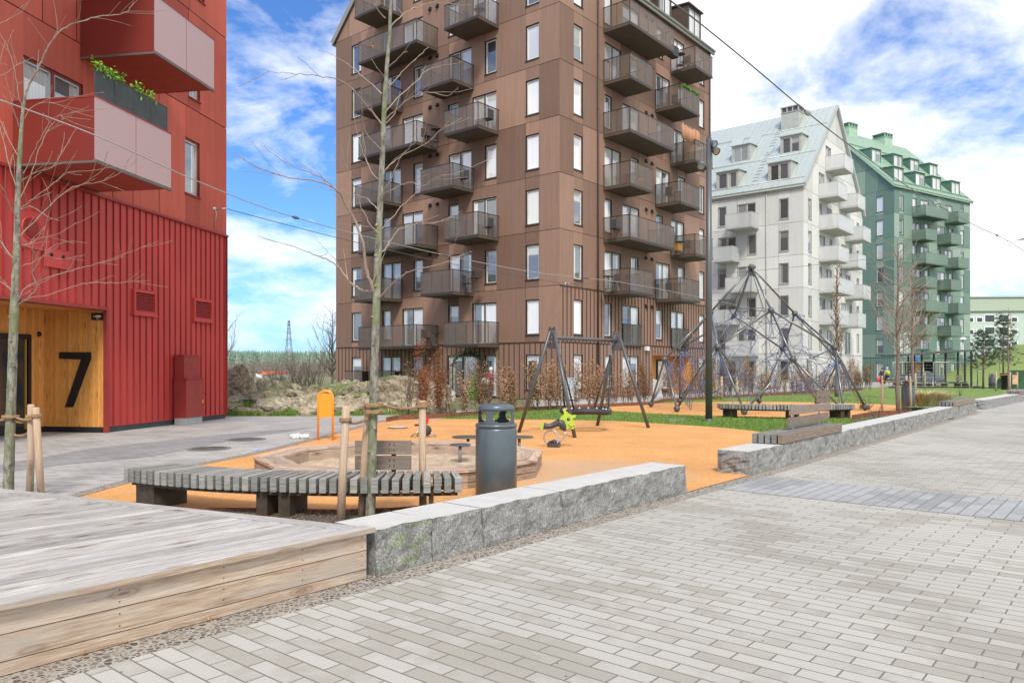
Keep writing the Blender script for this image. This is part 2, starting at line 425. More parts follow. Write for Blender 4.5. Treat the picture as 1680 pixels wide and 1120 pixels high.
# lawn, rubber
lawn_pts = [g(690, 692), g(740, 684), g(850, 672.5), g(1060, 664), g(1090, 656), g(1210, 649), g(1400, 637), g(1500, 632.5), g(1640, 632.5), g(1660, 640)] + [PC+n2*.3, PB+n2*.3, g(1235, 735), g(1000, 705)]
sheet('lawn', lawn_pts, .002, M['lawn'])
top1 = smooth([g(132, 815), g(290, 772), g(430, 743), g(520, 721), g(600, 699), g(640, 690), g(720, 687.5), g(850, 688), g(1000, 690.5), g(1100, 696), g(1200, 703), g(1270, 712), g(1300, 722)], 6)
rub = top1 + [PB+n2*.2+d2*1.2, PB+n2*.2, PB-n1*.02, on_line(PA, PB, 1110)-n1*.02, on_line(PA, PB, 1100)+n1*.3, PA+n1*.3-d1*.2, g(300, 832), g(170, 825)]
sheet('rubber_surface', rub, .006, M['rubber_ground'])
edge = MB()
for a, b in zip(top1[:32], top1[1:33]):
    nn = (b-a).cross(UP).normalized()*-.22
    edge.face([a, b, b+nn, a+nn])
eo = struct('sett_edging', edge, M['pebble']); eo.location.z = .010
rub2 = smooth([g(935, 670), g(1000, 666), g(1060, 662.5), g(1130, 660), g(1250, 659), g(1380, 661), g(1460, 664), g(1500, 669), g(1497, 678), g(1465, 682), g(1420, 685.5), g(1330, 686), g(1220, 683.5), g(1120, 681), g(1030, 676), g(935, 670)], 5)[:-1]
sheet('rubber_surface', rub2, .006, M['rubber_ground'])
sheet('planting_soil', smooth([g(255, 838), g(420, 838.5), g(560, 843), g(640, 839), g(725, 833)], 5) + [g(760, 835), PA+n1*.25+d1*1.5, PA+n1*.2-d1*.5, g(300, 880)], .017, M['soil'])
ms = MB()   # loose grit in the bed
for i in range(1500):
    p = g(rnd.uniform(380, 700), rnd.uniform(840, 875)); p.z = .02
    r = rnd.uniform(.004, .014); ms.blob(p, r*1.3, r, r*.7, 4, tone=rnd.uniform(.5, 2.2))
struct('soil_crumbs', ms, pm('crumb', (.13, .10, .08), 1, tone=True), 'stuff')

# lawn blades near the edges
gb = MB()
def blade(p, h):
    a = rnd.uniform(0, 6.28); w = .006+.004*rnd.random(); d = V3((math.cos(a), math.sin(a), 0)); l = V3((rnd.gauss(0, .3), rnd.gauss(0, .3), 1))*h
    t = rnd.random(); gb.face([p-d*w, p+d*w, p+l], 0, t)
from mathutils.geometry import intersect_point_tri_2d
def inside(p, poly):
    c = False; j = len(poly)-1
    for i in range(len(poly)):
        a, b = poly[i], poly[j]
        if (a.y > p.y) != (b.y > p.y) and p.x < (b.x-a.x)*(p.y-a.y)/(b.y-a.y)+a.x: c = not c
        j = i
    return c
rubv = [V3(p) for p in rub]
cnt = 0
while cnt < 26000:
    p = g(rnd.uniform(690, 1450), rnd.choice((rnd.uniform(661, 712), rnd.uniform(672, 712), rnd.uniform(640, 670)))); p.z = 0
    if not inside(p, lawn_pts) or inside(p, rubv) or inside(p, rub2): continue
    blade(p+UP*.004, rnd.uniform(.03, .075)); cnt += 1
struct('grass', gb, M['blade'], 'stuff')

# manholes
def manhole(px, py, r, label):
    t = thing('manhole_cover', label, 'manhole cover', g(px, py), 'manhole covers in the square')
    mb = MB(); c = V3(t.location)+UP*.004; mb.lathe(c, [(r*1.25, 0), (r*1.24, .003), (r*1.03, .004), (r*1.02, 0)], 28); mb.build('frame', M['paverdark'], t)
    mb = MB(); mb.lathe(c, [(r, 0), (r, .006), (0.001, .007)], 28, smooth=False)
    for i in range(-4, 5):
        for j in range(-4, 5):
            if i*i+j*j < 19: mb.bx(c+V3((i*r/5-.02, j*r/5-.02, .006)), c+V3((i*r/5+.02, j*r/5+.02, .011)))
    mb.build('lid', M['manlid'], t)
M['manlid'] = pm('manhole_iron', (.13, .125, .12), .6, .3, var=.3, scale=9)
M['paverdark'] = pm('paver_dark', (.2, .19, .18), .8, var=.2, scale=20)
manhole(403, 720.5, .36, 'round iron manhole cover further from the red building corner, nearer the litter bag')
manhole(343, 735.5, .34, 'round iron manhole cover in the dark paving band nearer the camera')

# ================================================================ timber deck
dk = thing('timber_deck', 'large low weathered timber deck with grey boards in the left foreground', 'deck', PA-V3((0, .08, 0)))
ed = V3((-.907, .42, 0)).normalized(); C0 = uv(3.80, 4.56)
ZT = .385
mb = MB(); v = 4.56+.12; k = 0
def uend(v): return 3.80 + (v-4.56)*(ed.dot(U)/ed.dot(V))
while v < 10.3:
    u1 = uend(v+.06)-.155; u0 = u1
    while u0 > -7:
        L = rnd.uniform(3.2, 4.4) if u0 == u1 and k % 2 else 4.2
        lo = max(u0-L, -7.2)
        mb.box(uv((u0+lo)/2, v+.068, ZT-.014), U*((u0-lo)/2-.0015), V*.0630, UP*.014, 0, rnd.uniform(.74, 1.16))
        u0 = lo
    v += .136; k += 1
mb.build('deck_boards', M['deck'], dk)
mb = MB()    # border boards
for a, b in ((3.82, -.05), (-.055, -4.0), (-4.005, -7.2)):
    mb.box(uv((a+b)/2, 4.56+.045, ZT-.0125), U*((a-b)/2), V*.068, UP*.0165, 0, rnd.uniform(.95, 1.08))
    mb.box(uv((a+b)/2, 4.56-.0255, ZT-.0145), U*((a-b)/2-.001), V*.0025, UP*.0165, 1, rnd.uniform(.8, 1.0))
q0 = C0+ed*.12
for i in range(3):
    a = q0+ed*(2.0*i); b = q0+ed*(2.0*i+1.996); mb.bar(a+UP*(ZT-.012)-U*.075, b+UP*(ZT-.012)-U*.075, .15, .03, 0, rnd.uniform(.85, 1))
mb.build('border_board', [M['deck'], M['deckside']], dk)
for zc, hh, nm in ((.284, .0655, 0), (.144, .0685, 0), (.036, .0335, 0)):
    mb = MB(); a = 3.775
    for L in (5.2, 5.7):
        mb.box(uv(a-L/2, 4.60, zc), U*(L/2-.001), V*.014, UP*hh, 0, rnd.uniform(.85, 1.1)); a -= L
    for uu in (3.73, 3.2, 2.6, 1.95, 1.3, .65, 0, -.9):
        for dz in (-.035, .035):
            if hh > .05: mb.lathe(uv(uu, 4.5855, zc+dz), [(.0045, 0), (.004, .0015), (0, .0015)], 8, 1, axis=-V)
    # end return along the back edge
    for i in range(3):
        p = uv(3.775, 4.615)+ed*(.02+2*i); q = p+ed*1.97
        mb.bar(p+UP*zc, q+UP*zc, .028, hh*2, 0, rnd.uniform(.85, 1.05))
    mb.build('fascia_board', [M['deckside'], M['black']], dk)

# ================================================================ granite walls
def block(par, p0, p1, n, th, h, moss=0, end0=False, end1=False, batter=.025, rough=.06):
    d = p1-p0; L = d.length; dn = d.normalized(); mb = MB()
    nx = max(4, int(L/.045)); nz = 8; sd = rnd.uniform(0, 50)
    def fr(i, j, o):
        z = h*j/nz; s = L*i/nx
        q = V3((s*2.2+sd, z*3, 0)); k = noise.noise(q)*.6+noise.noise(q*3.1)*.4+noise.noise(q*8)*.2
        e = rough*k*(1 if 0 < j else .6); e *= (.35 if j == nz else 1)
        return p0+dn*s+UP*(z + (rough*.25*noise.noise(V3((s*5, sd, 1))) if j == nz else 0))-n*(e+batter*(1-j/nz))
    P = [[fr(i, j, 0) for j in range(nz+1)] for i in range(nx+1)]
    for i in range(nx):
        for j in range(nz):
            t = 1.0
            if moss:
                s = L*i/nx; k = math.exp(-((s-moss-.12*j/8)/.2)**2)*(.15+noise.noise(V3((s*6, j*.6, 3)))*1.6); k = max(0, min(.8, k*1.5))
                t = (1-.22*k, 1+.0*k, 1-.5*k)
            mb.face([P[i][j], P[i+1][j], P[i+1][j+1], P[i][j+1]], 0, t, smooth=False)
        b0 = p0+dn*(L*i/nx)+n*th+UP*h; b1 = p0+dn*(L*(i+1)/nx)+n*th+UP*h
        mb.face([P[i][nz], P[i+1][nz], b1, b0], 1)
        mb.face([b1-UP*h, b0-UP*h, b0, b1], 0)
    for e, on in ((0, end0), (nx, end1)):
        cs = 6; q0 = p0+dn*(L*e/nx); sg = -1 if e == 0 else 1
        Q = [[None]*(nz+1) for _ in range(cs+1)]
        for c in range(cs+1):
            for j in range(nz+1):
                if c == 0: Q[c][j] = P[e][j]
                elif c == cs or j == nz: Q[c][j] = q0+n*(th*c/cs)+UP*(h*j/nz)
                else: Q[c][j] = q0+n*(th*c/cs)+UP*(h*j/nz)+dn*sg*(.0 if not on else rough*(.5+noise.noise(V3((c*.9+sd, j*.6, 5)))*1.2))
        for c in range(cs):
            for j in range(nz):
                f = [Q[c][j], Q[c+1][j], Q[c+1][j+1], Q[c][j+1]]
                if e == 0: f.reverse()
                mb.face(f, 0)
    mb.build('block', [M['granite'], M['granite_top']], par)
gap = d1*.009
w1 = thing('granite_wall', 'low rough granite block wall beside the timber deck, short stretch with moss', 'wall', PA, 'low granite seat walls along the street')
js = [on_line(PA, PB, x) for x in (613.5, 707, 790, 920)] + [on_line(PA, PB, 1125)]
for i in range(4):
    block(w1, js[i]+gap, js[i+1]-gap, n1, .50, .352, moss=.3 if i == 0 else 0, end1=(i == 3))
w2 = thing('granite_wall', 'long low granite block wall carrying the timber bench with backrest', 'wall', PB, 'low granite seat walls along the street')
Lw = (PC-PB).length; nb = 12; nx0 = PB
for i in range(nb):
    a = PB+d2*(Lw*i/nb); b = PB+d2*(Lw*(i+1)/nb)
    block(w2, a+d2*.007, b-d2*.007, n2, .50, .352, end0=(i == 0), end1=(i == nb-1))
w3 = thing('granite_wall', 'far granite wall at the right edge beyond the short timber seat', 'wall', g(1616, 671.5), 'low granite seat walls along the street')
E0 = g(1616, 671); E1 = g(1760, 640); dd = (E1-E0); n3 = V3((-dd.y, dd.x, 0)).normalized()
for i in range(8):
    block(w3, E0+dd*(i/8)+dd.normalized()*.004, E0+dd*((i+1)/8), n3, .55, .36, end0=(i == 0))

# ================================================================ benches
def circ(a, b, c):
    ax, ay, bx_, by, cx, cy = a.x, a.y, b.x, b.y, c.x, c.y
    d = 2*(ax*(by-cy)+bx_*(cy-ay)+cx*(ay-by))
    ux = ((ax*ax+ay*ay)*(by-cy)+(bx_*bx_+by*by)*(cy-ay)+(cx*cx+cy*cy)*(ay-by))/d
    uy = ((ax*ax+ay*ay)*(cx-bx_)+(bx_*bx_+by*by)*(ax-cx)+(cx*cx+cy*cy)*(bx_-ax))/d
    C = V3((ux, uy, 0)); return C, (a-C).xy.length
def curved_bench(pts, depth, slat_h, legs, label, back=None, zt=.45, pitch=.107, group=None, legm='legsteel'):
    C, R = circ(*pts); a0 = math.atan2(pts[0].y-C.y, pts[0].x-C.x); a1 = math.atan2(pts[2].y-C.y, pts[2].x-C.x)
    t = thing('curved_bench', label, 'bench', V3((pts[1].x, pts[1].y, 0)), group)
    n = int(abs(a1-a0)*R/pitch)
    def pt(a, r, z): return V3((C.x+math.cos(a)*r, C.y+math.sin(a)*r, z))
    for i in range(n+1):
        a = a0+(a1-a0)*i/n; mid = pt(a, R-depth/2, zt-slat_h/2); rad = V3((math.cos(a), math.sin(a), 0)); tg = V3((-rad.y, rad.x, 0))
        mb = MB(); mb.box(mid, rad*depth/2, tg*.037, UP*slat_h/2, 0, rnd.uniform(.7, 1.25))
        if n <= 100: mb.build('slat', M['slat'], t, bev=.004)
    mb = MB()
    for r in (R-.1, R-depth+.1):
        ar = [pt(a0+(a1-a0)*i/n, r, zt-slat_h-.022) for i in range(n+1)]
        for p, q in zip(ar, ar[1:]): mb.bar(p, q, .05, .04)
        mb.build('rail', M['legsteel'], t); mb = MB()
    for f, w in legs:
        a = a0+(a1-a0)*f; rad = V3((math.cos(a), math.sin(a), 0)); tg = V3((-rad.y, rad.x, 0)); mid = pt(a, R-depth/2, (zt-slat_h-.04)/2)
        mb = MB(); mb.box(mid, rad*(depth/2-.08), tg*w/2, UP*((zt-slat_h-.04)/2)); mb.build('leg', M[legm], t)
    if back:
        f0, f1, z0, z1 = back
        p = pt(a0+(a1-a0)*f0, R-depth+.06, 0); q = pt(a0+(a1-a0)*f1, R-depth+.06, 0); nn = (q-p).cross(UP).normalized()
        hb = (z1-z0-.02)/2
        for k, zc in enumerate((z0+hb/2, z1-hb/2)):
            mb = MB(); off = -nn*(.0)+UP*zc; mb.bar(p+off, q+off, .05, hb, 0, rnd.uniform(.8, 1.0))
            for fx in (.25, .62, .7):
                for dz in (-.03, .03): mb.lathe(p+(q-p)*fx+off+UP*dz+nn*.0255, [(.009, 0), (.008, .004), (0, .004)], 8, 1, axis=nn)
            mb.build('backrest_board', [M['brownslat'], M['black']], t, bev=.004)
        mb = MB()
        for fx in (.25, .68):
            s = p+(q-p)*fx-nn*.03; mb.bar(s+UP*(zt-slat_h), s+UP*(z1-.03), .05, .012, side=(q-p))
        mb.build('backrest_bracket', M['legsteel'], t)
    return t
curved_bench([g(206, 768, .45), g(447.6, 783, .45), g(752, 783.5, .45)], .60, .155,
             [(.06, .32), (.47, .13), (.535, .13), (.93, .05)], 'long curved bench of weathered grey slats nearest the camera, in front of the sandpit', back=(.70, .87, .475, .80), group='curved slatted benches')
curved_bench([g(1178, 662, .45), g(1290, 664.5, .45), g(1402, 663, .45)], .60, .15, [(.03, .03), (.09, .03), (.485, .07), (.54, .07), (.89, .18), (.965, .12)],
             'curved slatted bench beyond the lawn strip, in front of the rope pyramid', back=(.735, .88, .50, .88), group='curved slatted benches')
def pt2(px, z, line=(PB, PC)):
    p = on_line(line[0], line[1], px); return p
def wall_bench(p, q, n, back, label, nsl=5, h=.155):
    t = thing('wall_bench', label, 'bench', p+UP*.352, 'timber seats on the granite walls'); d = (q-p).normalized()
    for k in range(nsl):
        o = n*(.02+.105*k); mb = MB(); sh = d*(-.012*k)
        a, b = p+o+sh+UP*(.36+h/2), q+o+sh+UP*(.36+h/2); mb.bar(a, b, .078, h, 0, (rnd.uniform(.9, 1.1) if k == 0 else rnd.uniform(.55, .85)))
        mb.build('slat', M['brownslat' if k == 0 else 'slat'], t, bev=.004)
    if back:
        L = (q-p).length
        for z, dn in ((.66, .03), (.86, .06)):
            mb = MB(); a = p+d*L*back[0]+n*(.24-dn)+UP*z; b = p+d*L*back[1]+n*(.24-dn)+UP*z; mb.bar(a, b, .045, .15, 0, rnd.uniform(.85, 1.1)); mb.build('backrest_board', M['brownslat'], t, bev=.006)
        mb = MB()
        for f in (.15, .8):
            a = p+d*L*(back[0]+(back[1]-back[0])*f)+n*.24; mb.bar(a+UP*.5, a+UP*.9, .05, .015, side=d)
        mb.build('backrest_bracket', M['galv'], t)
wall_bench(pt2(1282, 0), pt2(1380, 0), n2, (.28, .95), 'timber wall bench with two-board backrest near the open end of the granite wall')
wall_bench(pt2(1567, 0)-n2*.0, PC-d2*.35, n2, None, 'short backless timber seat at the far end of the long granite wall')
p3 = E0+dd*.26; wall_bench(p3, p3+dd.normalized()*2.6, n3, None, 'backless timber seat on the farthest granite wall at the right edge of the picture')

# ================================================================ sandpit
sb = thing('sandpit', 'ten-sided timber framed sandpit full of raked sand behind the curved bench', 'sandpit', V3((-1.72, 12.1, 0)))
Rs, cS = 2.28, V3((-1.72, 12.1, 0)); Ri = Rs-.42
mb = MB(); mi = MB(); fl = MB()
for i in range(10):
    a, b = math.radians(36*i+12), math.radians(36*i+48)
    da, db = V3((math.cos(a), math.sin(a), 0)), V3((math.cos(b), math.sin(b), 0))
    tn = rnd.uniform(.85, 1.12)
    for z0, z1 in ((0.0, .085), (.095, .18)):
        mb.prism([cS+da*(Rs-.02)+UP*z0, cS+db*(Rs-.02)+UP*z0, cS+db*(Rs-.07)+UP*z0, cS+da*(Rs-.07)+UP*z0], UP*(z1-z0), 0, tn)
        L = 1.3
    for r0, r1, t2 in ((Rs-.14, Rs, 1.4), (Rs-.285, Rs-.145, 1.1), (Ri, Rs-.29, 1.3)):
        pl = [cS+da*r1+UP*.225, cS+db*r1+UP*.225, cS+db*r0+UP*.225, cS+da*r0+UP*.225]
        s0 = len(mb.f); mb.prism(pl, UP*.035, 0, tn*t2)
        for fi in range(s0, len(mb.f)):
            tdir = (db-da).normalized(); mb.uv[fi] = [((mb.v[k]).dot(tdir)+i*3.1, (mb.v[k]).dot(tdir.cross(UP))+r0*5+mb.v[k].z) for k in mb.f[fi]]
    mb.prism([cS+da*(Rs-.02)+UP*.185, cS+db*(Rs-.02)+UP*.185, cS+db*(Rs-.07)+UP*.185, cS+da*(Rs-.07)+UP*.185], UP*.04, 0, .6)
    mi.prism([cS+da*(Ri+.06), cS+db*(Ri+.06), cS+db*(Ri+.01), cS+da*(Ri+.01)], UP*.222, 0, tn)
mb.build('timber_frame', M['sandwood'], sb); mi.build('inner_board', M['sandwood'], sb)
mb = MB(); n = 46
def sp(i, j):
    x, y = (i/n*2-1), (j/n*2-1); r = max(abs(x), abs(y)); l = math.hypot(x, y) or 1
    q = V3((x, y, 0))*(r/l*(Ri+.01)); h = .055+.04*noise.noise(q*1.8)+.022*noise.noise(q*5)+.012*noise.noise(q*13)
    return cS+q+UP*h
for i in range(n):
    for j in range(n): mb.face([sp(i, j), sp(i+1, j), sp(i+1, j+1), sp(i, j+1)], smooth=True)
mb.build('sand', M['sand'], sb)
def play_disc(px, Y, z, r, z0, label):
    c = V3(((px-CX)/F*Y, Y, 0)); t = thing('play_table', label, 'play table', c+UP*z0, 'round play tables at the sandpit')
    mb = MB(); mb.lathe(c, [(0.001, z-.02), (r-.01, z-.02), (r, z-.015), (r, z-.004), (r-.006, z), (0.001, z)], 36); mb.build('table_top', M['steel'], t)
    mb = MB(); mb.tube([c+UP*z0, c+UP*(z-.02)], .03, 14); mb.build('post', M['galv'], t)
play_disc(755, 12.75, .345, .175, .05, 'small round steel table standing in the sand just left of the litter bin')
play_disc(768, 14.35, .33, .31, .008, 'larger round steel table behind the sandpit rim, left of the litter bin')
play_disc(852, 14.35, .33, .27, .008, 'round steel table behind the sandpit, showing at the right of the litter bin')

# ================================================================ litter bins
def litter_bin(c, label, s=1.0, group='round steel litter bins'):
    t = thing('litter_bin', label, 'litter bin', c, group)
    mb = MB(); mb.lathe(c, [(.235, .0), (.235, .03), (.247, .04), (.249, .45), (.247, .875), (.243, .89), (.238, .893), (.238, .902), (.250, .906), (.252, .93), (.246, .945), (.225, .948)], 48)
    mb.build('body', M['bin'], t)
    mb = MB(); nA, nZ, r = 128, 14, .217; z0, z1 = .945, 1.115
    def hole(a, z):
        a = (math.degrees(a)+20) % 90-45; x = a/33; y = (z-1.035)/.062
        return abs(x)**4+abs(y)**3 < 1
    for i in range(nA):
        for j in range(nZ):
            a0, a1 = 2*math.pi*i/nA, 2*math.pi*(i+1)/nA; za, zb = z0+(z1-z0)*j/nZ, z0+(z1-z0)*(j+1)/nZ
            if hole((a0+a1)/2, (za+zb)/2): continue
            mb.face([c+V3((math.cos(a)*r, math.sin(a)*r, z)) for a, z in ((a0, za), (a1, za), (a1, zb), (a0, zb))], smooth=True)
    o = mb.build('hood', M['bin'], t); m = o.modifiers.new('s', 'SOLIDIFY'); m.thickness = .006
    mb = MB(); mb.lathe(c, [(.205, 1.11), (.222, 1.112), (.224, 1.128), (.221, 1.133), (.222, 1.138), (.215, 1.158), (.19, 1.175), (.14, 1.186), (.07, 1.191), (0.0, 1.192)], 48); mb.build('lid', M['bin'], t)
    mb = MB(); mb.lathe(c, [(.20, .90), (.20, .95), (.185, .95), (.18, .93), (0.001, .92)], 32); mb.build('liner', M['binhole'], t)
    return t
b0 = litter_bin(V3(((814-CX)/F*9.15, 9.15, 0)), 'large dark grey round litter bin with hooded top in front of the sandpit')
dup(b0, g(1490, 674), .4, (.96, .96, 1.0), 'dark round litter bin standing behind thin stakes by the ornamental grass', 'round steel litter bins')
dup(b0, g(1628, 635.5), 0, (1.15, 1.15, 1.0), 'small distant dark litter bin on the road edge below the grassy slope', 'round steel litter bins')

# ================================================================ orange sign
sg = thing('playground_sign', 'orange sign board on two posts, its plain back turned to the street', 'sign', V3(((533.5-CX)/F*17.1, 17.1, 0)))
def sx(px, py): return at(px, py, 17.1)
mb = MB(); w = 12.0
path = [sx(522, 722)] + [sx(522, 655)] + [sx(534-12*math.cos(math.radians(a)), 652-11*math.sin(math.radians(a))) for a in range(0, 181, 15)] + [sx(546, 655), sx(546, 718)]
path[-1].z = 0; path[0].z = 0
mb.tube(path, .026, 12); mb.build('frame', M['orange'], sg)
mb = MB(); out = []
for cx_, cy_, a0 in ((527, 650, 180), (541, 650, 270), (541, 679, 0), (527, 681, 90)):
    for a in range(0, 91, 15):
        r = math.radians(a0+a); rr = 4.5; out.append(sx(cx_+math.cos(r)*rr, cy_+math.sin(r)*rr))
mb.prism([p-V3((0, .012, 0)) for p in out], V3((0, .024, 0)))
for py in (650, 660, 670, 680):
    for px in (524.6, 543.4): mb.lathe(sx(px, py)-V3((0, .013, 0)), [(.006, 0), (.005, .004), (0, .004)], 8, 1, axis=V3((0, -1, 0)))
mb.build('board', [M['orange'], M['galv']], sg, bev=.003)

# ================================================================ nest swing
sw = thing('nest_swing', 'grey steel A-frame swing with a round black rope basket seat', 'swing', V3((1.9, 19.7, 0)))
f1a, f1b, f2a, f2b = g(851, 709.5), g(943, 718), g(1064, 702), g(980, 698.5)
A1, A2 = at(906, 540, 18.4), at(1012, 547, 21.0)
bd = (A2-A1).normalized()
for A, fa, fb, s in ((A1, f1a, f1b, 1), (A2, f2b, f2a, -1)):
    for fo, sgn in ((fa, -1), (fb, 1)):
        mb = MB(); top = A+(fo-A).normalized()*.05+ (fb-fa).normalized()*sgn*.045
        mb.tube([fo, top], .045, 14); mb.build('leg', M['steel'], sw)
    mb = MB(); pd = (fb-fa).normalized()
    prof = [(-.10, .06), (-.145, -.42), (-.11, -.47), (.11, -.47), (.145, -.42), (.10, .06), (.05, .06), (.05, .02), (-.05, .02), (-.05, .06)]
    mb.prism([A+pd*x+UP*z-bd*.03 for x, z in prof], bd*.06)
    for x, z in ((-.03, -.05), (.03, -.05), (0, -.2), (0, -.3), (-.09, -.3), (.09, -.3)): mb.lathe(A+pd*x+UP*z-bd*.031, [(.014, 0), (.012, .01), (0, .01)], 8, 1, axis=-bd)
    mb.build('bracket', [M['steel'], M['galv']], sw)
mb = MB(); mb.tube([A1+bd*.0-UP*.20, A2-UP*.20], .05, 14); mb.build('crossbar', M['steel'], sw)
bc = V3(((961-CX)/F*19.7, 19.7, .52)); rb = .60
bk = MB(); ring = [bc+V3((math.cos(a)*rb, math.sin(a)*rb, .02*math.sin(3*a))) for a in [2*math.pi*i/40 for i in range(40)]]
bk.tube(ring, .075, 12, closed=True); bko = bk.build('basket', M['rubber'], sw)
nt_ = MB()
for k in range(9):
    o = -.5+k*.125; L = math.sqrt(max(0, rb*rb-o*o))-.04
    for ax, ay in (((1, 0), (0, 1)), ((0, 1), (1, 0))):
        p = bc+V3((ax[0]*o-ay[0]*L, ax[1]*o-ay[1]*L, 0)); q = bc+V3((ax[0]*o+ay[0]*L, ax[1]*o+ay[1]*L, 0)); mid = (p+q)/2-UP*.06
        nt_.tube([p, mid, q], .009, 5)
for k in range(14):
    a = 2*math.pi*k/14; nt_.lathe(bc+V3((math.cos(a)*(rb-.07), math.sin(a)*(rb-.07), .03)), [(.022, 0), (.02, .03), (0, .03)], 8, 1)
nt_.build('net', [M['rubber'], M['white']], bko)
for Ah, angs, lab in ((A1+bd*.35-UP*.25, (150, 235), 0), (A2-bd*.35-UP*.25, (-20, 62), 0)):
    mb = MB(); z = Ah.copy()
    for k in range(8):
        c = Ah-UP*(.045*k+.02); r = .02; ax = V3((1, 0, 0)) if k % 2 else V3((0, 1, 0))
        mb.tube([c+ax*math.cos(a)*r+UP*math.sin(a)*.032 for a in [6.283*i/8 for i in range(8)]], .006, 5, closed=True)
    mb.build('chain', M['galv'], sw)
    for a in angs:
        e = bc+V3((math.cos(math.radians(a+0))*rb, math.sin(math.radians(a))*rb, .06)); mb = MB(); mb.tube([Ah-UP*.36, e], .022, 8); mb.build('suspension_rope', M['rubber'], sw)
        mb = MB(); mb.tube([e, e-UP*.05], .03, 8); mb.build('clamp', M['galv'], sw)

# ================================================================ springers
cw = thing('spring_rider', 'lime green cow-shaped spring rider with dark saddle, beside the swing', 'spring rider', g(908, 733.5))
YC = 15.55
def cx(p, y=YC): return at(p[0], p[1], y)
head = [(922.9,670.7),(926,669.3),(927.9,670.7),(928.8,673.6),(932,677.1),(935.7,679),(938.5,681),(942.1,680),(945.3,680.7),(944.3,684.3),(940.5,686),(939,687),(940.6,689.3),(942.9,693.6),(943.1,700.7),(941.4,703.6),(938.6,703.6),(935.7,701.2),(934.2,699.5),(932.9,701.9),(930,703.2),(925.7,702),(921.4,699),(918.4,693.5),(917.9,687.9),(920.9,682.9),(925,680),(925.4,676.4),(923.8,673.6)]
mb = MB(); mb.prism([cx(p, YC-.02) for p in head], V3((0, .04, 0)))
eye = cx((932.6, 687.5), YC-.0215)
mb.lathe(eye, [(.034, 0), (.032, .004), (0, .004)], 14, 1, axis=V3((0, -1, 0))); mb.lathe(eye+V3((.004, -.004, .006)), [(.008, 0), (.007, .002), (0, .002)], 10, 2, axis=V3((0, -1, 0)))
mb.lathe(cx((941, 699), YC-.0215), [(.014, 0), (0, .003)], 8, 1, axis=V3((0, -1, 0)))
mb.tube([cx(p, YC-.022) for p in ((932, 696.5), (935, 699), (939, 700.5))], .006, 5, 1)
mb.build('head', [M['lime'], M['black'], M['white']], cw)
mb = MB(); mb.prism([cx(p, YC-.02) for p in ((886, 703), (887, 696), (890, 692.5), (893.5, 692), (893, 703.5), (889, 704.5))], V3((0, .04, 0))); mb.build('tail', M['lime'], cw, bev=.004)
mb = MB()
mb.tube([cx(p) for p in ((892, 698), (897, 699), (903, 699), (910, 696), (916, 693), (921, 694), (924, 700), (927, 706))], [.07, .06, .055, .06, .075, .085, .075, .03], 12)
mb.build('saddle', M['charcoal'], cw)
mb = MB(); mb.tube([cx((917, 685), YC-.16), cx((917, 685), YC+.16)], .014, 10); mb.build('handlebar', M['steel'], cw)
mb = MB(); c = cx((905, 718))
mb.tube([c+V3((math.cos(a)*.155, .05*math.sin(a*.5), math.sin(a)*.15)) for a in [math.radians(x) for x in range(-60, 250, 15)]], .014, 8)
mb.tube([cx(p) for p in ((927, 706), (927, 714), (922, 722), (915, 727))], .014, 8); mb.build('spring', M['galv'], cw)
mb = MB(); b = V3(cw.location); mb.box(b+V3((.02, 0, .05)), V3((.10, -.04, 0)), V3((.03, .09, 0)), UP*.045); mb.box(b+V3((-.06, .08, .04)), V3((.06, 0, 0)), V3((0, .05, 0)), UP*.04); mb.tube([b+V3((-.1, 0, .09)), b+V3((.02, 0, .14)), b+V3((.1, -.03, .09))], .03, 6); mb.build('base', M['charcoal'], cw)

bk = thing('spring_rider', 'red and black play rider with splayed steel feet, half hidden behind the tree stake', 'spring rider', g(696, 717))
Y0 = 17.8
def bx_(p, y=Y0): return at(p[0], p[1], y)
mb = MB(); mb.prism([bx_(p, Y0-.02) for p in ((690, 681), (700, 682), (703.5, 687), (702, 695), (697, 697), (691, 695))], V3((0, .04, 0))); mb.prism([bx_(p, Y0-.02) for p in ((688, 657), (692, 656), (692.5, 669), (689, 669))], V3((0, .04, 0))); mb.build('body', M['redplastic'], bk, bev=.004)
mb = MB(); mb.lathe(bx_((699, 706), Y0-.03), [(0, 0), (.12, 0), (.13, .02), (.12, .06), (0, .06)], 20, axis=V3((0, 1, 0))); mb.tube([bx_((690, 668)), bx_((692, 700))], .03, 8); mb.box(bx_((685.5, 697)), V3((.07, 0, 0)), V3((0, .06, 0)), UP*.02); mb.build('wheel', M['rubber'], bk)
for a, b in (((690, 705), (674, 717)), ((690, 706), (681, 713)), ((703, 706), (716, 716)), ((703, 706), (712, 712))):
    p, q = bx_(a), bx_(b); q.z = .02
    if b[0] in (681, 712): q.y += .35
    mb = MB(); mb.tube([p, q], .018, 8); mb.build('leg', M['galv'], bk)

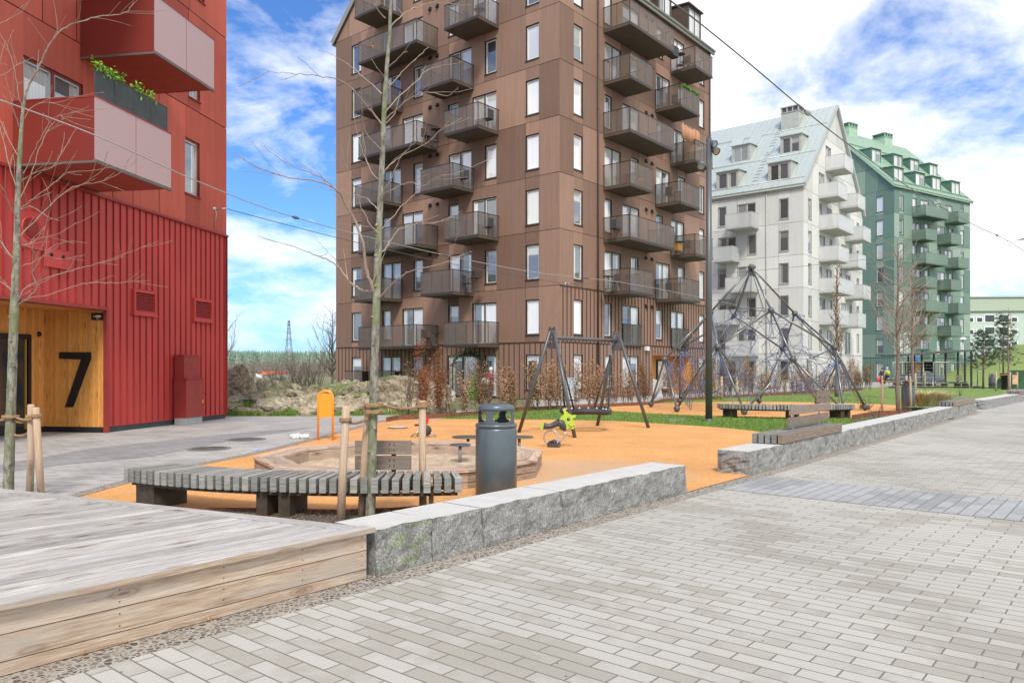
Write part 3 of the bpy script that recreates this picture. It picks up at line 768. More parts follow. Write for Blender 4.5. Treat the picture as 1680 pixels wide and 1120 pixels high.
# ================================================================ lamp post
lp = thing('street_lamp', 'tall slim dark grey lamp post with three spotlights near its top', 'street lamp', g(1163, 691.5))
c = V3(lp.location); YL = c.y
mb = MB(); mb.tube([c, c+UP*8.6], [.105, .082], 20); mb.lathe(c, [(.19, .0), (.19, .02), (.11, .022), (.108, .1)], 20); mb.build('pole', M['steel'], lp)
for (px, py, dx, dy) in ((1168, 236, .5, -.3), (1172.5, 246, .3, -.55), (1150.5, 271, -.2, -.5)):
    p = at(px, py, YL-.02); mb = MB(); ax = V3((dx, -.6, dy)).normalized()
    mb.lathe(p-ax*.12, [(0, 0), (.09, .01), (.105, .05), (.11, .2), (.12, .22), (.12, .25), (.10, .25)], 20, axis=ax); mb.bar(p, V3((c.x, c.y, p.z)), .05, .05)
    so = mb.build('spotlight', M['bin'], lp)
    mb = MB(); mb.lathe(p-ax*.12, [(.10, .235), (0, .24)], 20, axis=ax); mb.build('lens', pm('lens%d' % px, (.45, .33, .2) if px == 1172.5 else (.3, .32, .33), .15), so)

# ================================================================ rope pyramid
rp = thing('climbing_net', 'tall steel tube climbing pyramid strung with blue rope nets', 'climbing frame', V3((9.6, 30.3, 0)))
nd = {'T': at(1233, 438, 30.3), 'UL': at(1166, 512, 30.5), 'UB': at(1205, 517.5, 32.4), 'UF': at(1265, 509, 28.6), 'UR': at(1304, 514.5, 31.0),
      'mL': at(1090, 589.5, 30.0), 'mBL': at(1116, 572.5, 33.6), 'mFL': at(1177.5, 569, 27.6), 'mF': at(1301, 589, 27.1), 'mB': at(1284.5, 573, 33.6), 'mFR': at(1369.5, 570, 28.6), 'mR': at(1376, 591, 31.0),
      'g1': at(1068, 662, 31.6), 'g2': at(1110.5, 670, 28.2), 'g3': at(1245.5, 657, 34.4), 'g4': at(1221, 674.5, 26.5), 'g5': at(1341, 659, 33.3), 'g6': at(1419.5, 667.5, 29.2), 'g7': at(1115, 657, 34.4), 'g8': at(1384, 673, 27.0)}
ed_ = 'T-UL T-UB T-UF T-UR UL-mL UL-mFL UL-mBL UB-mBL UB-mB UF-mFL UF-mF UF-mFR UR-mFR UR-mR UR-mB mBL-g1 mBL-g7 mL-g1 mL-g2 mFL-g2 mFL-g3 mFL-g4 mF-g4 mF-g5 mF-g8 mFR-g8 mFR-g6 mR-g6 mR-g5 mB-g3 mB-g5 UB-g7 mL-mBL'.split()
for e in ed_:
    a, b = e.split('-')
    if e == 'mL-mBL': continue
    mb = MB(); mb.tube([nd[a], nd[b]], .038, 12); mb.build('tube', M['tubegreen'], rp)
for k, p in nd.items():
    mb = MB(); mb.blob(p, .125, .125, .125, 14)
    if k[0] == 'g': mb.tube([p-UP*.05, V3((p.x, p.y, 0))], .03, 8)
    mb.build('ball_joint', M['steel'], rp)
# nets
rr = random.Random(11); pts = []
cC = V3((9.5, 30.4, 0))
hull_top = 5.5
tries = 0
while len(pts) < 200 and tries < 40000:
    tries += 1
    z = .55+3.2*rr.random()**1.4; Rz = 3.9*(1-z/5.9)**.8+.3
    a = rr.uniform(0, 6.283); r = Rz*math.sqrt(rr.random())
    p = cC+V3((math.cos(a)*r*1.05, math.sin(a)*r, z))
    if all((p-q).length > .5 for q in pts): pts.append(p)
blue, grey = MB(), MB(); seen = set()
allp = pts
for i, p in enumerate(allp):
    ds = sorted(range(len(allp)), key=lambda j: (allp[j]-p).length)[1:4]
    for j in ds:
        if (min(i, j), max(i, j)) in seen or (allp[j]-p).length > 1.3: continue
        seen.add((min(i, j), max(i, j)))
        (blue if rr.random() < .62 else grey).tube([p, allp[j]], .0085, 5)
for k, p in nd.items():
    if k in ('T',) or k[0] == 'g': continue
    for q in sorted(allp, key=lambda q: (q-p).length)[:4]: blue.tube([p, q], .011, 5)
for k in ('g1', 'g4', 'g6', 'g3'):
    q = min(allp, key=lambda q: (q-nd[k]).length); grey.tube([nd[k], q], .012, 5)
for k in range(10):
    a = k*.628; q = cC+V3((math.cos(a)*.85, math.sin(a)*.85, 3.95)); q2 = cC+V3((math.cos(a+.628)*.85, math.sin(a+.628)*.85, 3.95))
    grey.tube([nd['T']-UP*.1, q], .009, 5); grey.tube([q, q2], .014, 5); grey.tube([q, min(allp, key=lambda w: (w-q).length)], .014, 5)
for k in range(26):   # climbing loops low on the left and right wings
    s = rr.choice(('mL', 'mBL', 'mR', 'mFL', 'mFR')); p = nd[s]*.7+cC*.3+V3((rr.gauss(0, .5), rr.gauss(0, .5), -rr.uniform(.2, 1.0))); p.z = max(p.z, .6)
    q = p+V3((rr.gauss(0, .4), rr.gauss(0, .3), rr.gauss(0, .5))); blue.tube([p, q], .014, 5); blue.tube([q, min(allp, key=lambda w: (w-q).length)], .012, 5); blue.tube([p, nd[s]], .012, 5)
nk = MB()
for p in allp: nk.blob(p, .028, .028, .028, 6, tone=1)
b0_ = len(blue.v); blue.v += grey.v; blue.f += [[i+b0_ for i in f] for f in grey.f]; blue.m += [1]*len(grey.f); blue.t += grey.t; blue.uv += grey.uv; blue.sm += grey.sm
b0_ = len(blue.v); blue.v += nk.v; blue.f += [[i+b0_ for i in f] for f in nk.f]; blue.m += [2]*len(nk.f); blue.t += nk.t; blue.uv += nk.uv; blue.sm += nk.sm
blue.build('rope_net', [M['bluerope'], M['greyrope'], M['galv']], rp)

# ================================================================ litter and small things
lb = MB(); c = g(487, 719)
for k in range(7): lb.blob(c+V3((rnd.gauss(0, .07), rnd.gauss(0, .04), .05)), rnd.uniform(.06, .13), .07, rnd.uniform(.04, .07), 10, jit=.9)
tag(lb.build('plastic_bag', M['white'], origin=c), 'crumpled white plastic bag lying on the square left of the orange sign', 'plastic bag')
c = g(653, 702.5); lb = MB(); lb.lathe(c, [(0, .035), (.22, .03), (.27, .05), (.28, .045), (.24, .02), (.2, .012)], 20)
tag(lb.build('paper_plate', pm('cardboard', (.5, .42, .36), .8), origin=c), 'flattened pale round plate lying on the orange rubber', 'litter')
c = g(419.5, 739); lb = MB(); lb.box(c+UP*.02, V3((.04, .01, 0)), V3((-.01, .03, 0)), UP*.016); lb.tube([c+V3((.03, 0, .03)), c+V3((.08, 0, .03))], .018, 8)
tag(lb.build('drink_carton', pm('bluewhite', (.35, .4, .75), .5), origin=c), 'tiny blue and white carton lying on the paving by the orange edge', 'litter')
def cover(px, py, label):
    c = g(px, py); mb = MB(); mb.bx(c+V3((-.3, -.2, .004)), c+V3((.3, .2, .03))); tag(mb.build('drain_cover', M['galv'], origin=c), label, 'drain cover')
cover(1109, 689, 'flat grey drain cover set in the lawn strip left of the lamp post')
ml = MB()
for k in range(46):
    t = rnd.random(); p = PA+d1*(rnd.uniform(-4.5, 5.2))-n1*rnd.uniform(-.0, .12)
    if p.y < 1.5: continue
    a = rnd.uniform(0, 3.14); d = V3((math.cos(a), math.sin(a), rnd.uniform(-.2, .5)))*rnd.uniform(.008, .02); w = V3((-d.y, d.x, .004))*.5
    ml.face([p+UP*.02-d, p+UP*.022+w, p+UP*.02+d, p+UP*.022-w], 0, rnd.random())
struct('fallen_leaves', ml, M['russet'], 'stuff')

# ================================================================ tree stakes and ropes
def twist(mb, p, q, r=.009, turns=22, sag=.05):
    L = (q-p).length; n = max(14, int(L/.012)); d = (q-p).normalized(); x = d.orthogonal().normalized(); y = d.cross(x)
    for s in range(3):
        mb.tube([p+(q-p)*(i/n)-UP*sag*4*(i/n)*(1-i/n)+(x*math.cos(i*.55+s*2.094)+y*math.sin(i*.55+s*2.094))*r for i in range(n+1)], r*.95, 6)
def wrap(mb, c, R, h=.0, turns=2, r=.009):
    n = 26*turns
    for s in range(2):
        mb.tube([c+V3((math.cos(a)*(R+r), math.sin(a)*(R+r), h*i/n+math.sin(a*7+s*3)*.004+s*.014)) for i, a in enumerate([6.283*turns*i/n for i in range(n+1)])], r*1.1, 6)
def guard(base_list, label, ropes, rr_=.043, wraps=True, thin=False):
    c = sum((b[0] for b in base_list), V3((0, 0, 0)))/len(base_list)
    t = thing('tree_guard', label, 'tree stakes', V3((c.x, c.y, 0)), 'stakes round the young trees')
    for b, top in base_list:
        mb = MB(); mid = (b+top)/2+V3((rnd.uniform(-.008, .008), 0, 0)); mb.tube([b, mid, top-UP*.015, top], [rr_, rr_*.98, rr_*.95, rr_*.8], 14, tone=rnd.uniform(.88, 1.1)); mb.build('stake', M['stake'], t)
    for (p, q, wr) in ropes:
        mb = MB()
        if thin: mb.tube([p, (p+q)/2-UP*.05, q], .02, 6)
        else:
            twist(mb, p, q)
            for c, R in wr: wrap(mb, c, R, .02, 2)
        mb.build('rope', M['rope'], t)
s1b, s2b, s3b = g(559, 860), g(593, 850), g(694, 836)
s1t, s2t, s3t = at(568, 666, s1b.y), at(605, 655, s2b.y), at(693, 657, s3b.y)
TR1 = g(607, 853)
def on_stake(b, t, z): return b+(t-b)*((z-b.z)/(t.z-b.z))
def trunk1(z): return at(607+(620-607)*(z/(EYE+1.34)), 0, 0) if False else V3((TR1.x+.03*z, TR1.y, z))
r1, r2, r3 = on_stake(s1b, s1t, 1.06), on_stake(s2b, s2t, 1.17), on_stake(s3b, s3t, 1.18)
guard([(s1b, s1t), (s2b, s2t), (s3b, s3t)], 'three peeled stakes roped to the tall tree in front of the sandpit',
      [(r1, trunk1(1.13), [(r1, .045)]), (r2, trunk1(1.20), [(r2, .045), (trunk1(1.13), .085)]), (trunk1(1.25), r3, [(r3-UP*.02, .045), (r3+UP*.01, .045), (trunk1(1.2), .083)])])
TR0 = V3(((13-CX)/F*9.6, 9.6, 0))
l1b, l2b = V3(((49-CX)/F*9.6, 9.6, 0)), V3(((68-CX)/F*9.5, 9.5, 0))
l1t, l2t = at(51, 663, 9.6), at(59, 668, 9.5)
def trunk0(z): return V3((TR0.x+.035*z, TR0.y, z))
q1, q2 = on_stake(l1b, l1t, .98), on_stake(l2b, l2t, 1.0)
guard([(l1b, l1t), (l2b, l2t), (V3((-6.95, 9.9, 0)), V3((-6.92, 9.85, 1.1)))], 'peeled stakes roped to the tree beside the number seven entrance',
      [(q1, trunk0(.98), [(q1, .045), (trunk0(.98), .08)]), (q2, trunk0(1.0)+UP*.03, [(q2, .045)]), (on_stake(l1b, l1t, .82), trunk0(.80), []), (V3((-6.93, 9.87, 1.0)), trunk0(.99), [])])
# ================================================================ building kit
FH = 2.9
class Face:
    def __init__(s, O, d, n, L): s.O, s.d, s.n, s.L = V3(O), V3(d).normalized(), V3(n).normalized(), L
    def P(s, a, z, o=0): return s.O+s.d*a+s.n*o+UP*z
    def s(s, px, o=0):
        r = (px-CX)/F; q = s.O+s.n*o
        return (r*q.y-q.x)/(s.d.x-r*s.d.y)
    def z(s, a, py, o=0): return EYE-(py-HY)/F*s.P(a, 0, o).y
def fbox(mb, fc, a0, a1, z0, z1, o0, o1, mi=0, tone=1.0):
    mb.box(fc.P((a0+a1)/2, (z0+z1)/2, (o0+o1)/2), fc.d*((a1-a0)/2), fc.n*((o1-o0)/2), UP*((z1-z0)/2), mi, tone)
def clip(poly, f):
    out = []
    for i in range(len(poly)):
        p, q = poly[i], poly[(i+1) % len(poly)]; a, b = f(p), f(q)
        if a >= 0: out.append(p)
        if a*b < 0: t = a/(a-b); out.append((p[0]+(q[0]-p[0])*t, p[1]+(q[1]-p[1])*t))
    return out
def facade(mb, fc, ztop, wins, tones, gable=None, ribs=None, band0=3.0, plain_to=0, r=None, pitch=.36, panw=1.6):
    """backing (mat 0) + proud panels (mat 1) + seams (mat 1); wins (s0,s1,z0,z1)"""
    r = r or rnd
    def slope(sl):
        return gable is None or None
    def cl(poly):
        if gable:
            e, W, k = gable
            poly = clip(poly, lambda p: e+k*p[0]-p[1])
            if len(poly) > 2: poly = clip(poly, lambda p: e+k*(W-p[0])-p[1])
        return poly
    def put(poly, o, mi, tone):
        poly = cl(poly)
        if len(poly) < 3: return
        P = [fc.P(a, z, o) for a, z in poly]
        nn = (P[1]-P[0]).cross(P[2]-P[0])
        uvs = [(a, z) for a, z in poly]
        if nn.dot(fc.n) < 0: P.reverse(); uvs.reverse()
        mb.face(P, mi, tone, uvs)
    zb = [0]; z = band0
    while z < ztop-.3: zb.append(z); z += FH
    zb.append(ztop)
    L = fc.L; G = .022
    for k in range(len(zb)-1):
        z0, z1 = zb[k], zb[k+1]
        ws = sorted(w for w in wins if z0 <= (w[2]+w[3])/2 < z1)
        xs = [0]
        strips = []; cur = 0
        for w in ws:
            if w[0] > cur+.01: strips.append((cur, w[0], None))
            strips.append((w[0], w[1], w)); cur = w[1]
        if cur < L-.01: strips.append((cur, L, None))
        seam = ribs and z0 < ribs-.1
        for a, b, w in strips:
            if w is None:
                n = max(1, int(round((b-a)/panw))) if not seam else 1
                cuts = [a+(b-a)*i/n+(r.uniform(-.25, .25) if 0 < i < n else 0) for i in range(n+1)]
                for i in range(n):
                    c0, c1 = cuts[i], cuts[i+1]; put([(c0, z0), (c1, z0), (c1, z1), (c0, z1)], 0, 0, 1)
                    dz = r.choice((0, 0, .0, .28, -.25)) if not seam and k > 0 else 0
                    g0 = G if (i > 0 or r.random() < .55) and a > 0 or i > 0 else -.02*(a == 0)
                    g1 = 0 if i < n-1 or b < L else -.02
                    put([(c0+g0, z0+G), (c1-g1, z0+G), (c1-g1, z1-G*.3), (c0+g0, z1-G*.3)], .02, 1, r.choice(tones) if not seam else 1.0)
            else:
                _, _, w0, w1 = w
                for (y0, y1) in ((z0, w0), (w1, z1)):
                    put([(a, y0), (b, y0), (b, y1), (a, y1)], 0, 0, 1)
                    put([(a, y0+(G if y0 == z0 else 0)), (b, y0+(G if y0 == z0 else 0)), (b, y1), (a, y1)], .02, 1, r.choice(tones) if not seam else 1.0)
                D = .16
                for (pa, pb) in (((a, w0), (a, w1)), ((a, w1), (b, w1)), ((b, w1), (b, w0)), ((b, w0), (a, w0))):
                    p, q = fc.P(pa[0], pa[1], .02), fc.P(pb[0], pb[1], .02)
                    mb.face([p, q, q-fc.n*D, p-fc.n*D], 0)
        if seam:
            a = pitch*(.3+.4*(k % 2))
            while a < L-.05:
                iv = [(z0+.02, z1-.04)]
                for w in ws:
                    if w[0]-.03 < a < w[1]+.03: iv = [(z0+.02, w[2]-.06), (w[3]+.05, z1-.04)]
                for y0, y1 in iv:
                    if y1-y0 > .05: fbox(mb, fc, a-.017, a+.017, y0, y1, .021, .058, 2, 1.0)
                a += pitch
            fbox(mb, fc, -.02, L+.02, z1-.035, z1-.005, .021, .05, 2)
SASH = pm('window_sash_white', (.62, .62, .60), .5)
def panemat():
    m, nt, b = _new('window_glass'); a = N(nt, 'ShaderNodeAttribute'); a.attribute_name = 'tone'
    uvc = obj_co(nt, 'UV'); w = N(nt, 'ShaderNodeTexWave', Scale=3.2, Distortion=2.5); w.inputs['Detail'].default_value = 2; nt.links.new(uvc, w.inputs['Vector'])
    c = mixc(nt, 1, a.outputs['Color'], ramp(nt, w.outputs[1], [(0, .86), (1, 1)]), 'MULTIPLY')
    nt.links.new(c, b.inputs['Base Color']); b.inputs['Roughness'].default_value = .25; b.inputs['Specular IOR Level'].default_value = .3
    gl = N(nt, 'ShaderNodeBsdfGlossy'); gl.inputs['Roughness'].default_value = .02; gl.inputs['Color'].default_value = (.9, .95, 1, 1)
    fr = N(nt, 'ShaderNodeFresnel'); fr.inputs[0].default_value = 1.9
    mt = N(nt, 'ShaderNodeMath', operation='MULTIPLY_ADD'); nt.links.new(fr.outputs[0], mt.inputs[0]); mt.inputs[1].default_value = 1.0; mt.inputs[2].default_value = .08
    mx = N(nt, 'ShaderNodeMixShader'); nt.links.new(mt.outputs[0], mx.inputs[0]); nt.links.new(b.outputs[0], mx.inputs[1]); nt.links.new(gl.outputs[0], mx.inputs[2])
    nt.links.new(mx.outputs[0], nt.nodes['Material Output'].inputs[0]); return m
PANE = panemat()
def window(fc, a0, a1, z0, z1, par, fm, sash=SASH, dbl=False, o=-.02, r=None, bright=.62, sill=True, dark=.3):
    r = r or rnd; mb = MB(); w = .045
    def rim(a, b, y0, y1, w, o0, o1, mi):
        fbox(mb, fc, a, a+w, y0, y1, o0, o1, mi); fbox(mb, fc, b-w, b, y0, y1, o0, o1, mi)
        fbox(mb, fc, a+w, b-w, y1-w, y1, o0, o1, mi); fbox(mb, fc, a+w, b-w, y0, y0+w, o0, o1, mi)
    rim(a0+.003, a1-.003, z0+.003, z1-.003, w, o-.12, o, 0)
    cells = [(a0+w, a1-w)]
    if dbl:
        m = (a0+a1)/2; fbox(mb, fc, m-.04, m+.04, z0+w, z1-w, o-.12, o, 0); cells = [(a0+w, m-.04), (m+.04, a1-w)]
    for a, b in cells: rim(a+.002, b-.002, z0+w+.002, z1-w-.002, .05, o-.11, o-.03, 1)
    fr = mb.build('window', [fm, sash], par)
    mb = MB()
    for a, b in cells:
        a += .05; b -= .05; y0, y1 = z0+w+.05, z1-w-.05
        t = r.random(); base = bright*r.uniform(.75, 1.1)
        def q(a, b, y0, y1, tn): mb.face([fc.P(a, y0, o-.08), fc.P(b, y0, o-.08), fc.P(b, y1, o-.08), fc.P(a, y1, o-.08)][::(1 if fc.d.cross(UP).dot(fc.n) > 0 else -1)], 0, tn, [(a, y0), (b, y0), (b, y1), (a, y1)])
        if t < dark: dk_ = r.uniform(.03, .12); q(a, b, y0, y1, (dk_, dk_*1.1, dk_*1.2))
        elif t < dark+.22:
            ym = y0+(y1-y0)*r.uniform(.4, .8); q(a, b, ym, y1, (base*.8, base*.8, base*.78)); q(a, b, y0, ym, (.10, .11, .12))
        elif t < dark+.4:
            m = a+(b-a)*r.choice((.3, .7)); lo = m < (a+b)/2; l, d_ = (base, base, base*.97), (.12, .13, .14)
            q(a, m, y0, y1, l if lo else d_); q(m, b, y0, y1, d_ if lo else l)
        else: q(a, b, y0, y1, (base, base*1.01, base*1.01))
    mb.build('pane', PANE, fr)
    if sill:
        mb = MB(); fbox(mb, fc, a0-.03, a1+.03, z0-.035, z0-.005, -.02, .07); mb.build('sill', fm, fr)
def meshmat(name, col, alpha, scale=70, bright=1.0):
    """perforated sheet: tiny regular holes, seen here and there as a fine dot pattern"""
    m, nt, b = _new(name); b.inputs['Base Color'].default_value = (*col, 1); b.inputs['Roughness'].default_value = .45; b.inputs['Metallic'].default_value = .25
    tr = N(nt, 'ShaderNodeBsdfTransparent'); mx = N(nt, 'ShaderNodeMixShader')
    if alpha < 1:
        mx.inputs[0].default_value = alpha
        nt.links.new(tr.outputs[0], mx.inputs[1]); nt.links.new(b.outputs[0], mx.inputs[2]); nt.links.new(mx.outputs[0], nt.nodes['Material Output'].inputs[0])
    return m
def balcony(fc, a0, a1, z, dep, par, slabm, railm, meshm, posts=1.2, both=True, o=.02, h=1.25, rail_w=.04, r=None):
    """slab + perforated sheet railing on three sides"""
    r = r or rnd
    mb = MB(); fbox(mb, fc, a0, a1, z-.12, z+.06, o, o+dep); sl = mb.build('balcony', slabm, par)
    mb = MB()
    fbox(mb, fc, a0, a1, z+.0, z+h-.03, o+dep+.003, o+dep+.018, 1)
    fbox(mb, fc, a0-.017, a0-.003, z+.0, z+h-.03, o+.02, o+dep+.018, 1); fbox(mb, fc, a1+.003, a1+.017, z+.0, z+h-.03, o+.02, o+dep+.018, 1)
    fbox(mb, fc, a0-.03, a1+.03, z+h-.03, z+h, o+dep-.01, o+dep+.03, 0)
    fbox(mb, fc, a0-.03, a0+.01, z+h-.03, z+h, o, o+dep-.01, 0); fbox(mb, fc, a1-.01, a1+.03, z+h-.03, z+h, o, o+dep-.01, 0)
    fbox(mb, fc, a0-.03, a1+.03, z-.14, z-.0, o+dep+.019, o+dep+.03, 0)
    n = max(2, int((a1-a0)/posts)+1)
    for i in range(n+1):
        a = a0+(a1-a0)*i/n; fbox(mb, fc, a-.02, a+.02, z, z+h-.03, o+dep-.035, o+dep-.005, 0)
    for a in (a0+.02, a1-.02):
        for q in (.03, dep*.5): fbox(mb, fc, a-.015, a+.015, z, z+h-.03, o+q, o+q+.03, 0)
    mb.build('railing', [railm, meshm], sl); return sl
def gable_roof(par, O, a, b, La, Wb, ez, k, over, roofm, trimm, seam=.55, name='roof'):
    """ridge runs along a; gable width Wb along b; eaves at height ez, slope k"""
    th = .22
    for side in (0, 1):
        mb = MB(); c = (1+k*k)**.5
        def P(u_, s, dz=0):   # s measured from this side's eave towards ridge
            return O+a*u_+b*(s if side == 0 else Wb-s)+UP*(ez+k*s+dz)
        s0, s1 = -.18, Wb/2
        pts = [P(-over, s0), P(La+over, s0), P(La+over, s1), P(-over, s1)]
        nn = (P(1, 0)-P(0, 0)).cross(P(0, 1)-P(0, 0)).normalized(); nn = nn if nn.z > 0 else -nn
        mb.prism(pts, nn*th)
        u_ = -over+.1
        while u_ < La+over:
            mb.bar(P(u_, s0)+nn*(th+.02), P(u_, s1)+nn*(th+.02), .025, .05, 1, side=a); u_ += seam
        mb.build(name, [roofm, trimm], par)
        mb = MB(); p, q = P(-over, s0-.06)+nn*.02, P(La+over, s0-.06)+nn*.02; mb.tube([p, q], .075, 8)
        mb.build('gutter', trimm, par)
        for sg, uo in ((-1, -over-.02), (1, La+over+.02)):
            mb = MB(); mb.bar(P(uo, s0-.02)+nn*(th*.45), P(uo, s1)+nn*(th*.45), .04, .34, side=a); mb.build('verge_board', trimm, par)
def dormer(par, fc, a0, a1, z0, z1, ez, k, wallm, roofm, fm, dbl=True, sash=SASH, r=None, dark=.3, bright=.62):
    """fc is the eave face; roof climbs inward: o = -(z-ez)/k"""
    of = -(z0-.25-ez)/k-.05; ob = -(z1+.1-ez)/k-.3
    m = .17
    mb = MB()
    for x0, x1 in ((a0-m, a0), (a1, a1+m)): fbox(mb, fc, x0, x1, z0-.25, z1+.12, of-.12, of)
    fbox(mb, fc, a0, a1, z0-.25, z0, of-.12, of); fbox(mb, fc, a0, a1, z1, z1+.12, of-.12, of)
    for x0, x1 in ((a0-m, a0-m+.08), (a1+m-.08, a1+m)): fbox(mb, fc, x0, x1, z0-.25, z1+.12, ob, of-.12)
    w = mb.build('dormer', wallm, par)
    mb = MB(); mb.prism([fc.P(a0-m-.12, z1+.12, of+.15), fc.P(a1+m+.12, z1+.12, of+.15), fc.P(a1+m+.12, z1+.26, ob), fc.P(a0-m-.12, z1+.26, ob)], UP*.09); mb.build('dormer_roof', roofm, w)
    f2 = Face(fc.P(0, 0, of), fc.d, fc.n, fc.L); window(f2, a0, a1, z0, z1, w, fm, sash, dbl, o=-.0, r=r, sill=False, dark=dark, bright=bright)
def chimney(par, P0, a, b, wa, wb, z0, z1, m, mdark):
    mb = MB(); mb.box(P0+UP*((z0+z1-.6)/2), a*wa, b*wb, UP*((z1-.6-z0)/2)); mb.box(P0+UP*(z1-.57), a*(wa+.06), b*(wb+.06), UP*.03)
    mb.box(P0+UP*(z1-.03), a*(wa+.08), b*(wb+.08), UP*.05)
    for sa in (-1, -.33, .33, 1):
        for sb_ in (-1, 1): mb.box(P0+a*wa*sa*.97+b*wb*sb_*.97+UP*(z1-.3), a*.05, b*.05, UP*.25)
    mb.box(P0+UP*(z1-.3), a*(wa-.08), b*(wb-.08), UP*.24, 1)
    mb.build('chimney', [m, mdark], par)
def downpipe(par, fc, a, z0, z1, m):
    mb = MB(); mb.tube([fc.P(a, z0, .1), fc.P(a, z1, .1)], .05, 8)
    z = z0+1
    while z < z1: mb.lathe(fc.P(a, z, .1), [(.06, -.03), (.06, .03)], 8); z += FH
    mb.build('downpipe', m, par)
def vent_cap(par, fc, a, z, m):
    mb = MB(); fbox(mb, fc, a-.09, a+.09, z-.03, z+.1, .02, .10); mb.prism([fc.P(a-.1, z-.08, .02), fc.P(a-.1, z+.1, .02), fc.P(a-.1, z-.08, .16)], fc.d*.2); mb.build('vent_cap', m, par)

# ================================================================ brown block
def T(vals): return vals
M['brown_back'] = pm('brown_joint', (.045, .03, .024), .8)
M['brown_panel'] = pm('brown_panel', (.275, .168, .124), .75, streak=.12, var=.05, scale=.35, bmp=.05, tone=True, fine=.07, bscale=30)
M['brown_trim'] = pm('brown_trim', (.07, .042, .032), .6)
M['brown_slab'] = pm('brown_balcony_slab', (.10, .075, .06), .8, var=.15)
M['brown_rail'] = pm('brown_rail', (.05, .038, .032), .5, .3)
M['brown_mesh'] = meshmat('brown_mesh', (.20, .16, .135), .42)
M['frame_brown'] = pm('frame_dark_brown', (.05, .035, .028), .6)
BO = V3(((918-CX)/F*39.1, 39.1, 0)); WL, WR = 18.4, 17.5
bl = thing('apartment_building', 'tall brown panel-clad apartment block with mesh balconies in the centre of the square', 'building', BO)
fL = Face(BO, V, -U, WL); fR = Face(BO, U, -V, WR)
rb_ = random.Random(5)
tonesB = [(1, 1, 1), (1.24, 1.23, 1.22), (.78, .77, .77), (.90, .89, .89), (1.12, 1.12, 1.12), (.70, .68, .67)]
def zwin(f): return (FH*f+.50, FH*f+2.36)
def build_block(bt, specs, frm, sash, pool, r, bright, dark):
    pass
EZ = 23.45; KG = 1.0
wl, wr = [], []
def addw(fc, lst, p0, p1, f, dbl=False, full=False):
    a, b = sorted((fc.s(p0), fc.s(p1))); z0, z1 = zwin(f); z0 -= (.42 if full else 0); lst.append((a, b, z0, z1, dbl))
for f in range(0, 9):
    addw(fL, wl, 577.5, 593, f) if f < 8 else None
    if f < 8: addw(fL, wl, 863, 885, f)
    if f % 2 == 1 or f == 0:
        if f: addw(fL, wl, 628, 641, f); addw(fL, wl, 661, 694, f, True, True); addw(fL, wl, 736, 753, f); addw(fL, wl, 775.5, 815, f, True, True)
        else: addw(fL, wl, 626, 657, f, True); addw(fL, wl, 677, 694, f); addw(fL, wl, 735, 784, f, True, True); addw(fL, wl, 796, 815, f, False, True)
    else:
        addw(fL, wl, 628, 658, f, True, True); addw(fL, wl, 679, 694, f); addw(fL, wl, 737, 774, f, True, True); addw(fL, wl, 796, 815, f)
    if f < 8:
        addw(fR, wr, 941, 955.5, f)
        addw(fR, wr, 1147, 1155, f)
        if f % 2 == 1:
            addw(fR, wr, 991.5, 1003, f); addw(fR, wr, 1021, 1048, f, True, True); addw(fR, wr, 1076, 1087, f); addw(fR, wr, 1101, 1122, f, True, True)
        elif f: addw(fR, wr, 991.5, 1018, f, True, True); addw(fR, wr, 1035, 1047, f); addw(fR, wr, 1076, 1098, f, True, True); addw(fR, wr, 1112, 1123, f)
        else: addw(fR, wr, 993, 1004, f); addw(fR, wr, 1021, 1047, f, True)
door = (fR.s(1069), fR.s(1134), 0.02, 2.45)
mb = MB(); facade(mb, fL, EZ+9.2, [w[:4] for w in wl], tonesB, gable=(EZ, WL, KG), ribs=3.0, r=rb_)
mb.build('gable_wall', [M['brown_back'], M['brown_panel'], M['brown_trim']], bl)
mb = MB(); facade(mb, fR, EZ, [w[:4] for w in wr]+[door], tonesB, ribs=5.9, r=rb_)
fB = Face(BO+V*WL, U, V, WR); mb.face([fB.P(0, 0), fB.P(WR, 0), fB.P(WR, EZ), fB.P(0, EZ)], 1)
fE = Face(BO+U*WR, V, U, WL); mb.face([fE.P(0, 0), fE.P(WL, 0), fE.P(WL, EZ), fE.P(WL/2, EZ+WL/2), fE.P(0, EZ)], 1)
mb.build('wall', [M['brown_back'], M['brown_panel'], M['brown_trim']], bl)
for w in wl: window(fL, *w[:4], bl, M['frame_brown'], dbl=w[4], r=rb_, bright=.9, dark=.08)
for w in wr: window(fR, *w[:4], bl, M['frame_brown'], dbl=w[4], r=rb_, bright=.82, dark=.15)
DEP = 1.72
def bal_L(p0, p1, f):   # p0 = outer left front px, p1 = wall end px on the right
    a0 = fL.s(p1); a1 = fL.s(p0, DEP); balcony(fL, a0, a1, FH*f, DEP, bl, M['brown_slab'], M['brown_rail'], M['brown_mesh'])
def bal_R(p0, p1, f):
    a0 = fR.s(p0); a1 = fR.s(p1, DEP); balcony(fR, a0, a1, FH*f, DEP, bl, M['brown_slab'], M['brown_rail'], M['brown_mesh'])
for f in (2, 4, 6, 8): bal_L(583, 661, f); 
for f in (2, 4, 6): bal_L(691, 778, f)
for f in (1, 3, 5, 7): bal_L(589, 719, f); bal_L(730, 819, f)
for f in (2, 4, 6): bal_R(989, 1070, f); bal_R(1074, 1146.5, f)
for f in (3, 5, 7): bal_R(989, 1105, f); bal_R(1099, 1168, f)
